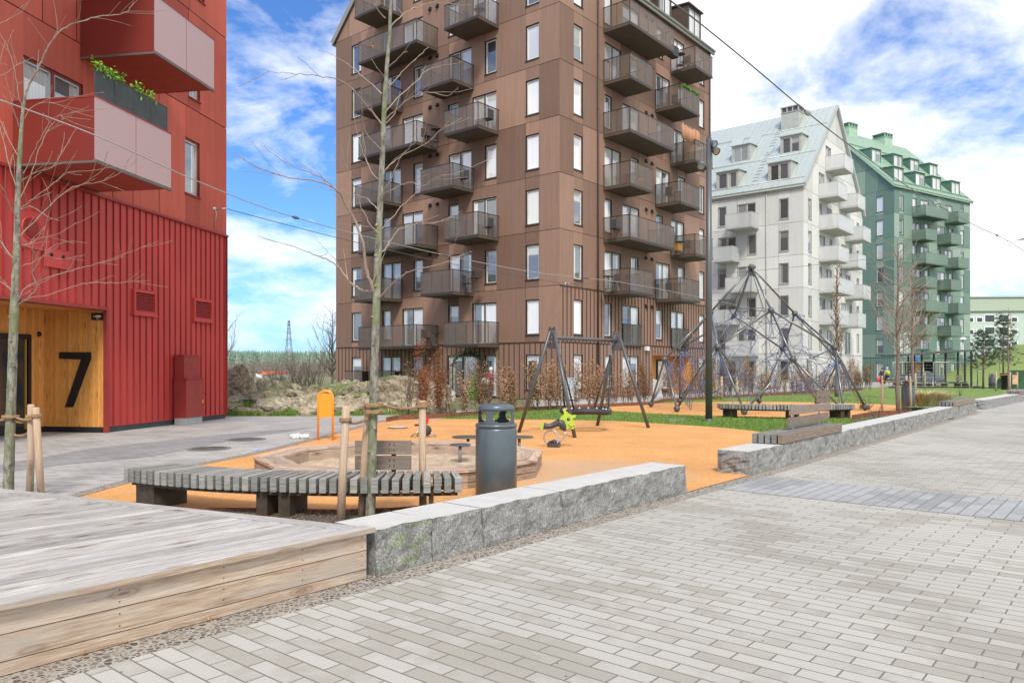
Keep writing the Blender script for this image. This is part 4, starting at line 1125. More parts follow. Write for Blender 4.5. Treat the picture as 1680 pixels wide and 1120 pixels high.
for p0, p1 in ((1021, 1050), (1101, 1126)):   # juliet rails, first floor
    a, b = fR.s(p0), fR.s(p1); mb = MB(); fbox(mb, fR, a-.05, b+.05, 2.95, 4.15, .10, .115, 1); fbox(mb, fR, a-.07, b+.07, 4.15, 4.19, .06, .14); fbox(mb, fR, a-.07, b+.07, 2.9, 2.94, .06, .14)
    for x in (a-.05, (a+b)/2, b+.05): fbox(mb, fR, x-.02, x+.02, 2.94, 4.15, .06, .09)
    mb.build('juliet_railing', [M['brown_rail'], M['brown_mesh']], bl)
for p0, p1 in ((577, 604), (626, 658)):
    a, b = fL.s(p1), fL.s(p0); mb = MB(); fbox(mb, fL, a-.05, b+.05, .35, 1.45, .50, .515, 1); fbox(mb, fL, a-.07, b+.07, 1.45, 1.49, .48, .54); fbox(mb, fL, a-.07, a-.03, .02, 1.45, .06, .54); mb.build('terrace_railing', [M['brown_rail'], M['brown_mesh']], bl)
gable_roof(bl, BO, U, V, WR, WL, EZ, KG, .15, pm('brown_roof', (.20, .19, .17), .5, .3), pm('verge_grey', (.30, .30, .27), .5, .3))
for p0, p1, y0, y1 in ((1125, 1143, 60, 8),):
    a0, a1 = fR.s(p0, -1.2), fR.s(p1, -1.2)
    dormer(bl, fR, a0, a1, 24.6, 26.4, EZ, KG, M['brown_trim'], M['brown_trim'], M['frame_brown'], r=rb_, dark=0)
for pc in (1092, 1058, 1020, 985): 
    a = fR.s(pc, -1.0)
    dormer(bl, fR, a-.95, a+.55, 24.6, 26.4, EZ, KG, M['brown_trim'], M['brown_trim'], M['frame_brown'], r=rb_)
downpipe(bl, fR, fR.s(979), .3, EZ, M['brown_trim']); downpipe(bl, fR, WR-.15, .3, EZ, M['brown_trim'])
for f in range(1, 9):
    for px in ((707, 719) if True else ()): vent_cap(bl, fL, fL.s(px-.5), FH*f+2.55, M['black']) if (f % 2 == 0 or f in (7, 5, 3)) and f < 9 else None
for f in (1, 2, 3, 4, 5, 6, 7):
    for px in (1059, 1068.5): vent_cap(bl, fR, fR.s(px), FH*f+2.45, M['black'])
# timber lined entrance
mb = MB(); a0, a1 = door[0], door[1]
x = a0
while x < a1-.05:
    fbox(mb, fR, x+.002, min(x+.10, a1)-.002, .03, 2.44, -1.22, -1.2, 0, rb_.uniform(.8, 1.15)); x += .10
x = 0
while x < 1.2:
    fbox(mb, fR, a0, a0+.02, .03, 2.44, -x-.098, -x-.002, 0, rb_.uniform(.8, 1.1)); fbox(mb, fR, a1-.02, a1, .03, 2.44, -x-.098, -x-.002, 0, rb_.uniform(.8, 1.1)); x += .10
fbox(mb, fR, a0, a1, 2.44, 2.46, -1.2, 0); fbox(mb, fR, a0, a1, 0.0, .03, -1.2, 0.05, 1)
en = mb.build('entrance_lining', [M['pine'], M['paverdark']], bl)
mb = MB(); fbox(mb, fR, fR.s(1104), fR.s(1122), .05, 2.2, -1.2, -1.14); fbox(mb, fR, fR.s(1106), fR.s(1120), .3, 2.1, -1.14, -1.13, 1); mb.build('entrance_door', [M['black'], PANE], bl)
mb = MB(); fbox(mb, fR, fR.s(1057), fR.s(1061), 2.7, 2.95, .02, .2); mb.build('wall_lamp', M['white'], bl)
for a in (fL.s(1000) if False else fR.s(928), ):
    mb = MB(); mb.tube([fR.P(a, 5.0+.98, .0), fR.P(a, 5.98, .25)], .04, 8); mb.lathe(fR.P(a, 5.98, .02), [(0, .04), (.1, .03), (.11, 0)], 12, axis=fR.n); mb.build('wire_anchor', M['galv'], bl)

# ================================================================ pale grey block
M['grey_back'] = pm('grey_joint', (.20, .20, .19), .8)
M['grey_panel'] = pm('grey_panel', (.60, .60, .58), .75, streak=.06, var=.04, scale=.3, bmp=.04, tone=True, fine=.04, bscale=30)
M['grey_trim'] = pm('grey_trim', (.40, .41, .39), .6)
M['grey_slab'] = pm('grey_balcony_slab', (.46, .46, .44), .8)
M['grey_rail'] = pm('grey_rail', (.48, .48, .46), .5, .2)
M['grey_mesh'] = meshmat('grey_mesh', (.74, .75, .75), .55)
M['frame_grey'] = pm('frame_grey', (.33, .33, .31), .6)
M['grey_roof'] = pm('grey_roof', (.52, .58, .56), .35, .35, var=.04)
M['grey_sash'] = pm('sash_grey', (.50, .50, .48), .5)
GO = V3(((1318-CX)/F*67.2, 67.2, 0)); GW, GL = 18.1, 20.0
rg = random.Random(9)
gr = thing('apartment_building', 'pale grey gabled apartment block with dormers and white balconies behind the rope pyramid', 'building', GO)
gL = Face(GO, V, -U, GL); gR = Face(GO, U, -V, GW); EG = 17.95
tonesG = [(1, 1, 1), (1.08, 1.08, 1.1), (.9, .9, .9), (.96, .96, .94), (1.12, 1.11, 1.1)]
wl, wr = [], []
for f in range(0, 6):
    addw(gL, wl, 1278, 1294, f)
    if f % 2: addw(gL, wl, 1209.5, 1240, f, True, True); addw(gL, wl, 1178, 1192, f)
    else: addw(gL, wl, 1178, 1208, f, True, True); addw(gL, wl, 1226.5, 1241, f)
for f in range(0, 8):
    if f < 6: addw(gR, wr, 1325.5, 1331, f)
    if f in (6,): addw(gR, wr, 1343, 1352, f, True); addw(gR, wr, 1358, 1363, f)
    elif f == 7: addw(gR, wr, 1354, 1363, f, True)
    elif f % 2: addw(gR, wr, 1343.5, 1347.5, f); addw(gR, wr, 1355, 1364, f, True, True); addw(gR, wr, 1376, 1380.5, f); addw(gR, wr, 1386, 1394.5, f, True, True); addw(gR, wr, 1405, 1409, f)
    elif f: addw(gR, wr, 1343.5, 1353, f, True, True); addw(gR, wr, 1360, 1365, f); addw(gR, wr, 1380, 1387.5, f, True, True); addw(gR, wr, 1393, 1397, f); addw(gR, wr, 1405, 1409, f)
gdoor = (gR.s(1323), gR.s(1344), .02, 2.5)
mb = MB(); facade(mb, gL, EG, [w[:4] for w in wl], tonesG, ribs=3.0, r=rg, panw=2.6); mb.face([gL.P(GL, 0), gL.P(GL, 0, -GW), gL.P(GL, EG, -GW), gL.P(GL, EG+GW/2, -GW/2), gL.P(GL, EG)], 1)
gb2 = Face(GO+U*GW, V, U, GL); mb.face([gb2.P(0, 0), gb2.P(GL, 0), gb2.P(GL, EG), gb2.P(0, EG)], 1)
mb.build('wall', [M['grey_back'], M['grey_panel'], M['grey_panel']], gr)
mb = MB(); facade(mb, gR, EG+GW/2, [w[:4] for w in wr]+[gdoor], tonesG, gable=(EG, GW, 1.0), ribs=3.0, r=rg, panw=2.2)
mb.build('gable_wall', [M['grey_back'], M['grey_panel'], M['grey_panel']], gr)
mb = MB(); x = gdoor[0]
while x < gdoor[1]: fbox(mb, gR, x, min(x+.14, gdoor[1])-.005, .03, 2.5, -1.02, -1.0, 0, rg.uniform(.7, 1.1)); x += .14
fbox(mb, gR, gR.s(1331), gR.s(1336), .1, 2.3, -1.0, -.95, 1); mb.build('entrance_lining', [pm('brown_cladding_wood', (.20, .09, .05), .7, tone=True), M['grey_trim']], gr)
for w in wl: window(gL, *w[:4], gr, M['frame_grey'], M['grey_sash'], dbl=w[4], r=rg, bright=.4, dark=.5)
for w in wr: window(gR, *w[:4], gr, M['frame_grey'], M['grey_sash'], dbl=w[4], r=rg, bright=.6, dark=.3)
def balG(fc, p0, p1, f, dep=1.72):
    if fc is gL: a0, a1 = fc.s(p1), fc.s(p0, dep)
    else: a0, a1 = fc.s(p0), fc.s(p1, dep)
    balcony(fc, a0, a1, FH*f, dep, gr, M['grey_slab'], M['grey_rail'], M['grey_mesh'])
for f in (5, 3, 1): balG(gL, 1190, 1245, f)
for f in (4, 2): balG(gL, 1168, 1214, f)
balG(gR, 1353.5, 1399, 7); balG(gR, 1342.5, 1389.5, 6); balG(gR, 1376, 1419, 6)
for f in (5, 3): balG(gR, 1343, 1400.5, f); balG(gR, 1386, 1428, f)
for f in (4, 2): balG(gR, 1343, 1392, f); balG(gR, 1377, 1420, f)
gable_roof(gr, GO, V, U, GL, GW, EG, 1.0, .25, M['grey_roof'], M['grey_trim'])
for p0, p1, zz, of in ((1263, 1294, 18.55, -.4), (1178, 1209, 18.55, -.4), (1283, 1312, 21.75, -3.6), (1203, 1227.5, 21.75, -3.6), (1130, 1150, 21.75, -3.6)):
    a1, a0 = gL.s(p0, of), gL.s(p1, of); dormer(gr, gL, a0, a1, zz, zz+1.6, EG, 1.0, M['grey_trim'], M['grey_roof'], M['frame_grey'], sash=M['grey_sash'], r=rg, dark=.55)
chp = gL.P(gL.s(1300, -7.4), 0, -7.4); chimney(gr, chp, V, U, .85, .7, 24.4, 27.3, M['grey_trim'], M['steel'])
for (px, of, w_, h_) in ((1236, -5.6, 1.2, 1.2), (1205, -5.3, 1.2, 1.6), (1263, -4.0, .5, .8)):   # hatches and vents on the slope
    mb = MB(); a = gL.s(px, of); z = EG-of; mb.prism([gL.P(a-w_/2, z+.1, of+.1), gL.P(a+w_/2, z+.1, of+.1), gL.P(a+w_/2, z+h_*.9, of-h_*.6), gL.P(a-w_/2, z+h_*.9, of-h_*.6)], UP*.35)
    mb.build('roof_hatch', M['grey_roof'], gr)
mb = MB()
for of, h_ in ((-.25, .25), (-6.6, .22), (-3.2, .2)):   # snow guards
    z = EG-of+.42; mb.tube([gL.P(0, z, of), gL.P(GL, z, of)], .03, 5); mb.tube([gL.P(0, z-.13, of), gL.P(GL, z-.13, of)], .02, 5)
    for i in range(14): fbox(mb, gL, GL*i/14, GL*i/14+.04, z-.3, z, of-.02, of+.02)
for i in range(22): z = EG+.7+i*.38; mb.bar(gL.P(gL.s(1258, -3), z, -(z-EG)+.35), gL.P(gL.s(1258, -3)+.5, z, -(z-EG)+.35), .04, .03)
mb.build('snow_guard', M['galv'], gr)
downpipe(gr, gL, gL.s(1258), .3, EG, M['grey_trim'])

# ================================================================ green block
M['green_back'] = pm('green_joint', (.03, .07, .055), .8)
M['green_panel'] = pm('green_panel', (.16, .25, .21), .75, streak=.08, var=.05, scale=.25, bmp=.04, tone=True)
M['green_trim'] = pm('green_trim', (.08, .16, .12), .6)
M['green_light'] = pm('green_light_trim', (.34, .48, .36), .6)
M['green_slab'] = pm('green_balcony_slab', (.08, .12, .09), .8)
M['green_rail'] = pm('green_rail', (.09, .15, .11), .5, .2)
M['green_mesh'] = meshmat('green_mesh', (.22, .31, .25), .62)
M['green_roof'] = pm('green_roof', (.33, .45, .38), .4, .3, var=.04)
NU = V3((.842, .539, 0)).normalized(); NV = V3((-.539, .842, 0)).normalized()
NO = V3(((1467-CX)/F*91.8, 91.8, 0)); NW, NL_ = 18.4, 17.6; EN = 23.75
rn = random.Random(13)
gn = thing('apartment_building', 'green panel-clad apartment block with two rows of green dormers at the far right', 'building', NO)
nL = Face(NO, NV, -NU, NW); nR = Face(NO, NU, -NV, NL_)
tonesN = [(1, 1, 1), (1.75, 1.45, 1.45), (.75, .78, .8), (1.35, 1.2, 1.2), (.9, .92, .95), (1.1, 1.05, 1.05)]
wl, wr = [], []
for f in range(0, 8):
    addw(nL, wl, 1437.5, 1449.5, f); 
    if f < 8: addw(nL, wl, 1400.5, 1411, f)
    addw(nR, wr, 1475, 1482, f); addw(nR, wr, 1575.5, 1581, f)
    if f % 2: addw(nR, wr, 1497, 1503, f); addw(nR, wr, 1510.5, 1523, f, True, True); addw(nR, wr, 1537, 1543, f); addw(nR, wr, 1550, 1562, f, True, True)
    elif f: addw(nR, wr, 1497, 1510, f, True, True); addw(nR, wr, 1517, 1524, f); addw(nR, wr, 1537.5, 1549.5, f, True, True); addw(nR, wr, 1557, 1563, f)
    else: addw(nR, wr, 1537.5, 1549, f, True); addw(nR, wr, 1560, 1566, f)
ndoor = (nR.s(1483), nR.s(1532), .02, 2.5)
mb = MB(); facade(mb, nR, EN, [w[:4] for w in wr]+[ndoor], tonesN, ribs=3.0, r=rn, panw=1.6)
f9 = Face(NO+NV*NW, NU, NV, NL_); mb.face([f9.P(0, 0), f9.P(NL_, 0), f9.P(NL_, EN), f9.P(0, EN)], 1); mb.face([nR.P(NL_, 0), nR.P(NL_, 0, -NW), nR.P(NL_, EN, -NW), nR.P(NL_, EN+NW/2, -NW/2), nR.P(NL_, EN)], 1)
mb.build('wall', [M['green_back'], M['green_panel'], M['green_trim']], gn)
mb = MB(); facade(mb, nL, EN+NW/2, [w[:4] for w in wl], tonesN, gable=(EN, NW, 1.0), ribs=3.0, r=rn, panw=1.8)
mb.build('gable_wall', [M['green_back'], M['green_panel'], M['green_trim']], gn)
mb = MB(); fbox(mb, nR, ndoor[0], ndoor[1], .03, 2.5, -1.22, -1.2); fbox(mb, nR, ndoor[0], ndoor[0]+.03, .03, 2.5, -1.2, -.01); mb.build('entrance_lining', M['pine'], gn)
mb = MB(); fbox(mb, nR, nR.s(1500), nR.s(1516), .05, 2.3, -1.2, -1.14); mb.build('entrance_door', M['glassdark'], gn)
for w in wl: window(nL, *w[:4], gn, M['green_trim'], dbl=w[4], r=rn, bright=.66, dark=.12)
for w in wr: window(nR, *w[:4], gn, M['green_trim'], dbl=w[4], r=rn, bright=.6, dark=.25)
for f in range(2, 8):
    d_ = 1.7
    for p0, p1 in (((1496, 1555), (1549.5, 1589)) if f % 2 else ((1496, 1537), (1537.5, 1577))):
        balcony(nR, nR.s(p0), nR.s(p1, d_), FH*f, d_, gn, M['green_slab'], M['green_rail'], M['green_mesh'])
for p0, p1 in ((1512, 1525), (1552, 1566)):
    a, b = nR.s(p0), nR.s(p1); mb = MB(); fbox(mb, nR, a, b, 2.95, 4.1, .10, .12); mb.build('juliet_railing', M['green_rail'], gn)
gable_roof(gn, NO, NU, NV, NL_, NW, EN, 1.0, .25, M['green_roof'], M['green_light'])
for px, p1 in ((1467.5, 1482), (1503, 1517), (1530.5, 1543.5), (1562, 1574.5)):
    o_ = -.5; dormer(gn, nR, nR.s(px, o_), nR.s(p1, o_), 24.5, 26.1, EN, 1.0, M['green_trim'], M['green_light'], M['green_trim'], r=rn, dark=0)
for px, p1 in ((1430, 1443.5), (1466, 1479), (1493, 1506), (1525, 1536.5)):
    o_ = -3.6; dormer(gn, nR, nR.s(px, o_), nR.s(p1, o_), 27.5, 29.1, EN, 1.0, M['green_trim'], M['green_light'], M['green_trim'], r=rn, dark=0)
for px, zt in ((1390, 34.2), (1448, 34.2)):
    a = nR.s(px, -9.2); chimney(gn, nR.P(a, 0, -9.2), NU, NV, .95, .9, 31.6, zt, M['green_light'], M['green_trim'])
mb = MB()
for of in (-.2, -6.0): mb.tube([nR.P(0, EN-of+.45, of), nR.P(NL_, EN-of+.45, of)], .04, 5); mb.tube([nR.P(0, EN-of+.3, of), nR.P(NL_, EN-of+.3, of)], .03, 5)
mb.build('snow_guard', M['green_trim'], gn)

# ================================================================ far pale green slab block
YF = 172.0
fg = thing('apartment_building', 'long pale mint flat-roofed block with small square windows beyond the grassy slope', 'building', V3((105, YF, 0)))
fF = Face(V3(((1588-CX)/F*YF, YF, 0)), V3((1, -.08, 0)), V3((-.08, -1, 0)), 60)
rf = random.Random(3); mb = MB()
fbox(mb, fF, 0, 60, 0, 17.0, -12, 0, 0); mb.build('wall', pm('mint_render', (.46, .57, .49), .8, var=.03, scale=.2), fg)
mb = MB(); fbox(mb, fF, -.3, 60.3, 14.6, 17.6, .02, .5, 0); fbox(mb, fF, -.5, 60.5, 17.6, 17.9, -12.5, .8, 1); fbox(mb, fF, -1, 3.2, 17.9, 20, -8, -4, 2); mb.build('roof_band', [pm('band_green', (.38, .45, .35), .7, var=.03), M['grey_trim'], M['white']], fg)
for px, w_ in ((1592.5, 1.0), (1607, 1.1), (1623.5, 2.0), (1647, 2.0), (1664, 1.1), (1690, 2.0), (1710, 1.1)):
    for k in range(5):
        a = fF.s(px); z = 12.2-k*2.75; h_ = 1.5 if w_ > 1.5 else .9
        mb = MB(); fbox(mb, fF, a-w_/2-.25, a+w_/2+.25, z-.25, z+h_+.2, .02, .08, 0); fbox(mb, fF, a-w_/2, a+w_/2, z, z+h_, .085, .1, 1)
        mb.build('window', [M['white'], M['glassdark']], fg)

# ================================================================ red block
M['red_back'] = pm('red_joint', (.08, .018, .014), .8)
M['red_panel'] = pm('red_panel', (.45, .088, .058), .75, streak=.12, var=.07, scale=.5, bmp=.08, tone=True, fine=.08, bscale=45)
M['red_clad'] = pm('red_sheet_metal', (.49, .052, .046), .5, .1, streak=.14, var=.06, scale=.8, bmp=.02)
M['red_rib'] = pm('red_rib_metal', (.30, .035, .028), .5, .1)
M['red_trim'] = pm('red_trim', (.28, .035, .03), .5, .1)
M['plinth'] = pm('dark_plinth', (.045, .055, .06), .8, var=.2)
rd = V3((-.1655, -.986, 0)).normalized(); rn_ = V3((.986, -.1655, 0)).normalized()
KO = V3((-9.28, 24.7, 0)); rF = Face(KO, rd, rn_, 12.5)
rb2 = thing('apartment_building', 'red apartment block with ribbed metal base, number seven timber entrance and perforated balconies', 'building', KO)
rr2 = random.Random(21); ZC = 5.92
sO, sE, hO = rF.s(174.5), 11.4, 3.09
wr = []
def rw(p0, p1, y0, y1, dbl=False):   # y0 top at left edge, y1 bottom at left edge
    a1, a0 = rF.s(p0), rF.s(p1); wr.append((a0, a1, rF.z(a1, y1), rF.z(a1, y0), dbl))
rw(302.6, 326.5, 224, 316); rw(309, 327, 95, 158); rw(37, 135, 90, 184, True)
for a, f, d_ in ((1.25, 4, 0), (1.25, 5, 0), (1.25, 3, 0), (5.0, 3, 1), (5.0, 4, 1), (9.0, 3, 1), (9.0, 4, 1), (5.2, 2, 1)):
    wr.append((a, a+(.75 if not d_ else 1.7), 6.9+2.95*(f-1) if f > 2 else 6.4+.8, 6.9+2.95*(f-1)+1.85 if f > 2 else 6.4+2.6, bool(d_)))
ok = []
for w in wr:
    if all(w[1] < o[0]-.1 or w[0] > o[1]+.1 or w[3] < o[2]-.1 or w[2] > o[3]+.1 for o in ok): ok.append(w)
wr = ok
tonesR = [(1, 1, 1), (1.14, 1.2, 1.2), (.80, .74, .74), (.92, .88, .88), (1.06, 1.1, 1.1)]
up = Face(rF.P(0, ZC), rd, rn_, 12.5)
mb = MB(); facade(mb, up, 15.0, [(w[0], w[1], w[2]-ZC, w[3]-ZC) for w in wr], tonesR, r=rr2, band0=3.45, panw=1.15)
for a, b in ((KO, KO-rn_*14), (KO+rd*12.5-rn_*14, KO+rd*12.5)):
    mb.face([a, b, b+UP*(ZC+15), a+UP*(ZC+15)], 1)
mb.build('upper_wall', [M['red_back'], M['red_panel'], M['red_trim']], rb2)
# ribbed sheet base
mb = MB()
def flat(a0, a1, z0, z1, o=0, mi=0): mb.face([rF.P(a1, z0, o), rF.P(a0, z0, o), rF.P(a0, z1, o), rF.P(a1, z1, o)], mi)
flat(0, sO, .14, ZC); flat(sO, sE, hO, ZC); flat(sE, 12.5, .14, ZC)
openings = [(rF.s(253), rF.s(216.5), rF.z(rF.s(216.5), 513), rF.z(rF.s(216.5), 474)), (rF.s(345.5), rF.s(315.5), rF.z(rF.s(315.5), 524), rF.z(rF.s(315.5), 489)),
            (rF.s(113), rF.s(70), 3.95, 4.33), (rF.s(68), rF.s(30), 4.25, 5.05)]
a = .1
while a < 12.45:
    z0 = .16 if (a < sO-.02 or a > sE) else hO+.06
    iv = [(z0, ZC-.05)]
    for o in openings:
        if o[0]-.05 < a < o[1]+.05: iv = [(z0, o[2]-.03), (o[3]+.03, ZC-.05)]
    for y0, y1 in iv: fbox(mb, rF, a-.012, a+.012, y0, y1, .001, .034, 1)
    a += .262
fbox(mb, rF, -.03, 12.5, ZC-.06, ZC-.0, .0, .09, 2)
fbox(mb, rF, sO-.02, sE, hO-.02, hO+.05, -.3, .07, 2); fbox(mb, rF, sO-.03, sO+.06, .0, hO-.02, -.04, .062, 3)
fbox(mb, rF, -.03, .0, .14, ZC-.06, -.03, .06, 2)
mb.face([KO-rn_*14+UP*.14, KO+UP*.14, KO+UP*ZC, KO-rn_*14+UP*ZC], 0)
mb.build('base_cladding', [M['red_clad'], M['red_rib'], M['red_trim'], M['red_trim']], rb2)
mb = MB(); fbox(mb, rF, 0.02, sO-.03, 0, .14, -.05, -.02); mb.build('plinth', M['plinth'], rb2)
for o in openings[:2]:
    mb = MB(); a0, a1, z0, z1 = o
    fbox(mb, rF, a0, a1, z0, z0+.07, .0, .075); fbox(mb, rF, a0, a1, z1-.07, z1, .0, .075); fbox(mb, rF, a0, a0+.07, z0+.07, z1-.07, .0, .075); fbox(mb, rF, a1-.07, a1, z0+.07, z1-.07, .0, .075)
    fbox(mb, rF, a0-.03, a1+.05, z0-.06, z0-.005, 0, .11)
    fbox(mb, rF, a0+.07, a1-.07, z0+.07, z1-.07, .002, .01, 1)
    n = 8
    for i in range(n):
        z = z0+.09+(z1-z0-.17)*i/n; mb.box(rF.P((a0+a1)/2, z+.02, .04), rd*((a1-a0)/2-.07), rn_*.022+UP*-.016, UP*.004)
    mb.build('louvre_vent', [M['red_clad'], M['binhole']], rb2)
a0, a1, z0, z1 = openings[3]
mb = MB(); fbox(mb, rF, a0, a1, z0, z1, .0, .045); c = rF.P(rF.s(48), 4.68, .045)
mb.lathe(c, [(.27, 0), (.27, .02), (.23, .02), (.22, .002), (0, .003)], 24, 0, axis=rn_)
for i in range(-5, 6):
    h_ = i*.038; w_ = math.sqrt(max(.0, .22**2-h_*h_)); mb.box(c+UP*h_+rn_*.012, rd*w_, rn_*.012, UP*.006, 1)
mb.build('round_vent', [M['red_clad'], M['red_rib']], rb2)
a0, a1, z0, z1 = openings[2]; mb = MB(); fbox(mb, rF, a0, a1, z0, z1, .0, .05); fbox(mb, rF, a0-.02, a1+.02, z0-.04, z0-.003, 0, .08)
for x in (.3, .75): mb.lathe(rF.P(a0+(a1-a0)*x, (z0+z1)/2+.05, .05), [(.05, 0), (.045, .015), (0, .01)], 12, 1, axis=rn_)
mb.build('vent_plate', [M['red_clad'], M['binhole']], rb2)
for w in wr: window(rF, *w[:4], rb2, M['red_trim'], pm('alu_sash', (.5, .52, .5), .4, .3), dbl=w[4], r=rr2, bright=.6, dark=.0)
# balconies: perforated sheet
def perf(name, col):
    m, nt, b = _new(name); co = obj_co(nt, 'UV')
    vo = N(nt, 'ShaderNodeTexVoronoi', Scale=25.0); vo.inputs['Randomness'].default_value = 0
    nt.links.new(mapped(nt, co, (1, 1, 1), (0, 0, .785)), vo.inputs['Vector'])
    c = mixc(nt, ramp(nt, vo.outputs['Distance'], [(.26, 0), (.34, 1)]), tuple(x*.45 for x in col), col)
    nt.links.new(c, b.inputs['Base Color']); b.inputs['Roughness'].default_value = .38; b.inputs['Metallic'].default_value = .3
    return m
M['red_perf'] = perf('red_perforated', (.27, .05, .04)); M['lit_perf'] = perf('red_perforated_lit', (.54, .37, .37))  # one sheet, two colours: fronts pale for light, sides dark for shade
M['red_soffit'] = pm('red_soffit', (.30, .05, .035), .8, var=.1)
M['plinth2'] = pm('balcony_edge_strip', (.13, .10, .09), .7); DR = 1.98; OB = V3((-8.73, 15.97, 0))
def red_bal(t0, t1, z):
    # t runs along -rd from OB; front plane through OB
    sB = (OB-KO).dot(rd); a1, a0 = sB-t0, sB-t1; od = (OB-KO).dot(rn_)
    mb = MB(); fbox(mb, rF, a0, a1, z, z+.06, .02, od-.01); sl = mb.build('balcony', M['red_soffit'], rb2)
    mb = MB(); h = 1.33
    fbox(mb, rF, a0+.002, a1-.002, z+.02, z+h, od-.02, od, 1)
    fbox(mb, rF, a1-.02, a1, z+.0, z+h, .02, od-.022, 0); fbox(mb, rF, a0, a0+.02, z+.0, z+h, .02, od-.022, 0)
    fbox(mb, rF, a0-.01, a1+.01, z+h, z+h+.03, od-.03, od+.01, 2); fbox(mb, rF, a1-.03, a1+.01, z+h, z+h+.03, .02, od-.03, 2); fbox(mb, rF, a0-.01, a0+.03, z+h, z+h+.03, .02, od-.03, 2)
    fbox(mb, rF, a0-.01, a1+.01, z-.05, z+.02, od-.04, od+.008, 3); fbox(mb, rF, a1-.03, a1+.008, z-.05, z-.002, .02, od-.04, 3)
    for i in (1,): fbox(mb, rF, a0+(a1-a0)*.5*i-.004, a0+(a1-a0)*.5*i+.004, z+.02, z+h, od+.0005, od+.003, 2)
    mb.build('railing', [M['red_perf'], M['lit_perf'], M['red_trim'], M['plinth2']], sl)
    return a0, a1, od, z+h
ra0, ra1, rod, rzt = red_bal(0.0, 2.62, 5.97)
red_bal(1.99, 4.52, 9.06); red_bal(-3.9, .75, 12.15) ; red_bal(2.0, 4.5, 15.25)
# timber recess with the 7
mb = MB(); x = 0
while x < 1.68:
    hi = min(x+.075, 1.7); mb.box(rF.P(sO+.012, (hO+.14)/2, -(x+hi)/2), rn_*((hi-x)/2-.0012), rd*.012, UP*((hO-.14)/2), 0, rr2.uniform(.82, 1.12)); x += .075
x = sO+.025
DS, DEe = rF.s(47, -1.7), sE
while x < DS: hi = min(x+.075, DS); fbox(mb, rF, x+.001, hi-.001, .14, hO, -1.724, -1.70, 0, rr2.uniform(.82, 1.1)); x += .075
x = DS
while x < sE: hi = min(x+.075, sE); fbox(mb, rF, x+.001, hi-.001, 2.45, hO, -1.724, -1.70, 0, rr2.uniform(.82, 1.1)); x += .075
x = 0
while x < 1.68: fbox(mb, rF, sO, sE, hO, hO+.02, -x-.073, -x-.002, 0, rr2.uniform(.9, 1.1)); x += .075
mb.box(rF.P(sE, hO/2, -.85), rn_*.85, rd*.012, UP*(hO/2)); mb.build('entrance_lining', M['pine'], rb2)
mb = MB(); mb.box(rF.P(sO+.014, .07, -.85), rn_*.85, rd*.010, UP*.07); fbox(mb, rF, sO+.02, DS, 0, .139, -1.72, -1.705); mb.build('plinth', M['binhole'], rb2)
for nm, o_, z, r_ in (('wall_fitting', -1.62, 0, 0),):
    mb = MB(); mb.lathe(rF.P(rF.s(63.5, -1.7), rF.z(rF.s(63.5, -1.7), 548, -1.7), -1.695), [(.07, 0), (.06, .03), (0, .035)], 14, axis=rn_); mb.build(nm, M['black'], rb2)
def ong(px, py):   # point on the recess's side wall
    r = (px-CX)/F; q = rF.P(sO+.026, 0, 0); o = (r*q.y-q.x)/(rn_.x-r*rn_.y); P = q+rn_*o; return P+UP*(EYE-(py-HY)/F*P.y)
mb = MB(); mb.prism([ong(*p) for p in ((98, 577.5), (150, 577.5), (150, 588), (120.5, 667.5), (107.5, 667.5), (134, 589.5), (98, 588))], rd*.025); mb.build('house_number', M['black'], rb2)
mb = MB(); mb.prism([ong(*p) for p in ((150.5, 513.5), (169.5, 513.5), (169.5, 525), (150.5, 525))], rd*.02)
for x0, x1, y0, y1 in ((154, 155.5, 518, 520), (157, 166.5, 517.3, 520.2), (159, 164, 522, 522.7)): mb.prism([ong(x0, y0)+rd*.0202, ong(x1, y0)+rd*.0202, ong(x1, y1)+rd*.0202, ong(x0, y1)+rd*.0202], rd*.002, 1)
mb.build('notice_plate', [M['black'], M['white']], rb2)
mb = MB(); cs = ong(115, 568); 
for i in range(5): mb.bar(cs+rn_*(.02*i-.04)+UP*.01*math.sin(i*2), cs+rn_*(.02*i-.02)+UP*.012*math.sin(i*2+2), .004, .012)
mb.build('graffiti_scrawl', M['white'], rb2)
# glazed door
mb = MB(); fbox(mb, rF, DS, DS+.09, .02, 2.45, -1.71, -1.62); fbox(mb, rF, DS+.09, sE, 2.33, 2.45, -1.71, -1.62); fbox(mb, rF, DS+.45, DS+.50, .02, 2.33, -1.7, -1.63); fbox(mb, rF, DS+.09, sE, .02, .12, -1.70, -1.63); fbox(mb, rF, DS+2.2, DS+2.3, .12, 2.33, -1.7, -1.63); fbox(mb, rF, DS+.13, DS+.15, .12, 2.33, -1.69, -1.64, 1); fbox(mb, rF, DS+.50, DS+.66, .12, 2.33, -1.69, -1.64, 1)
dr = mb.build('entrance_door', [M['black'], pm('ochre_door', (.5, .28, .03), .5)], rb2)
mb = MB(); mb.face([rF.P(sE, .1, -1.68), rF.P(DS+.05, .1, -1.68), rF.P(DS+.05, 2.4, -1.68), rF.P(sE, 2.4, -1.68)]); mb.build('glass', M['glassdark'], dr)
# wire hook
mb = MB(); a = rF.s(351); z = rF.z(a, 343); mb.tube([rF.P(a, z, 0), rF.P(a, z, .45)], .02, 8); mb.lathe(rF.P(a, z, .0), [(.07, 0), (.06, .06), (0, .07)], 12, axis=rn_); mb.tube([rF.P(a, z, .05), rF.P(a, z-.15, .08), rF.P(a+.02, z-.6, .04)], .012, 6); mb.build('wire_hook', M['galv'], rb2)
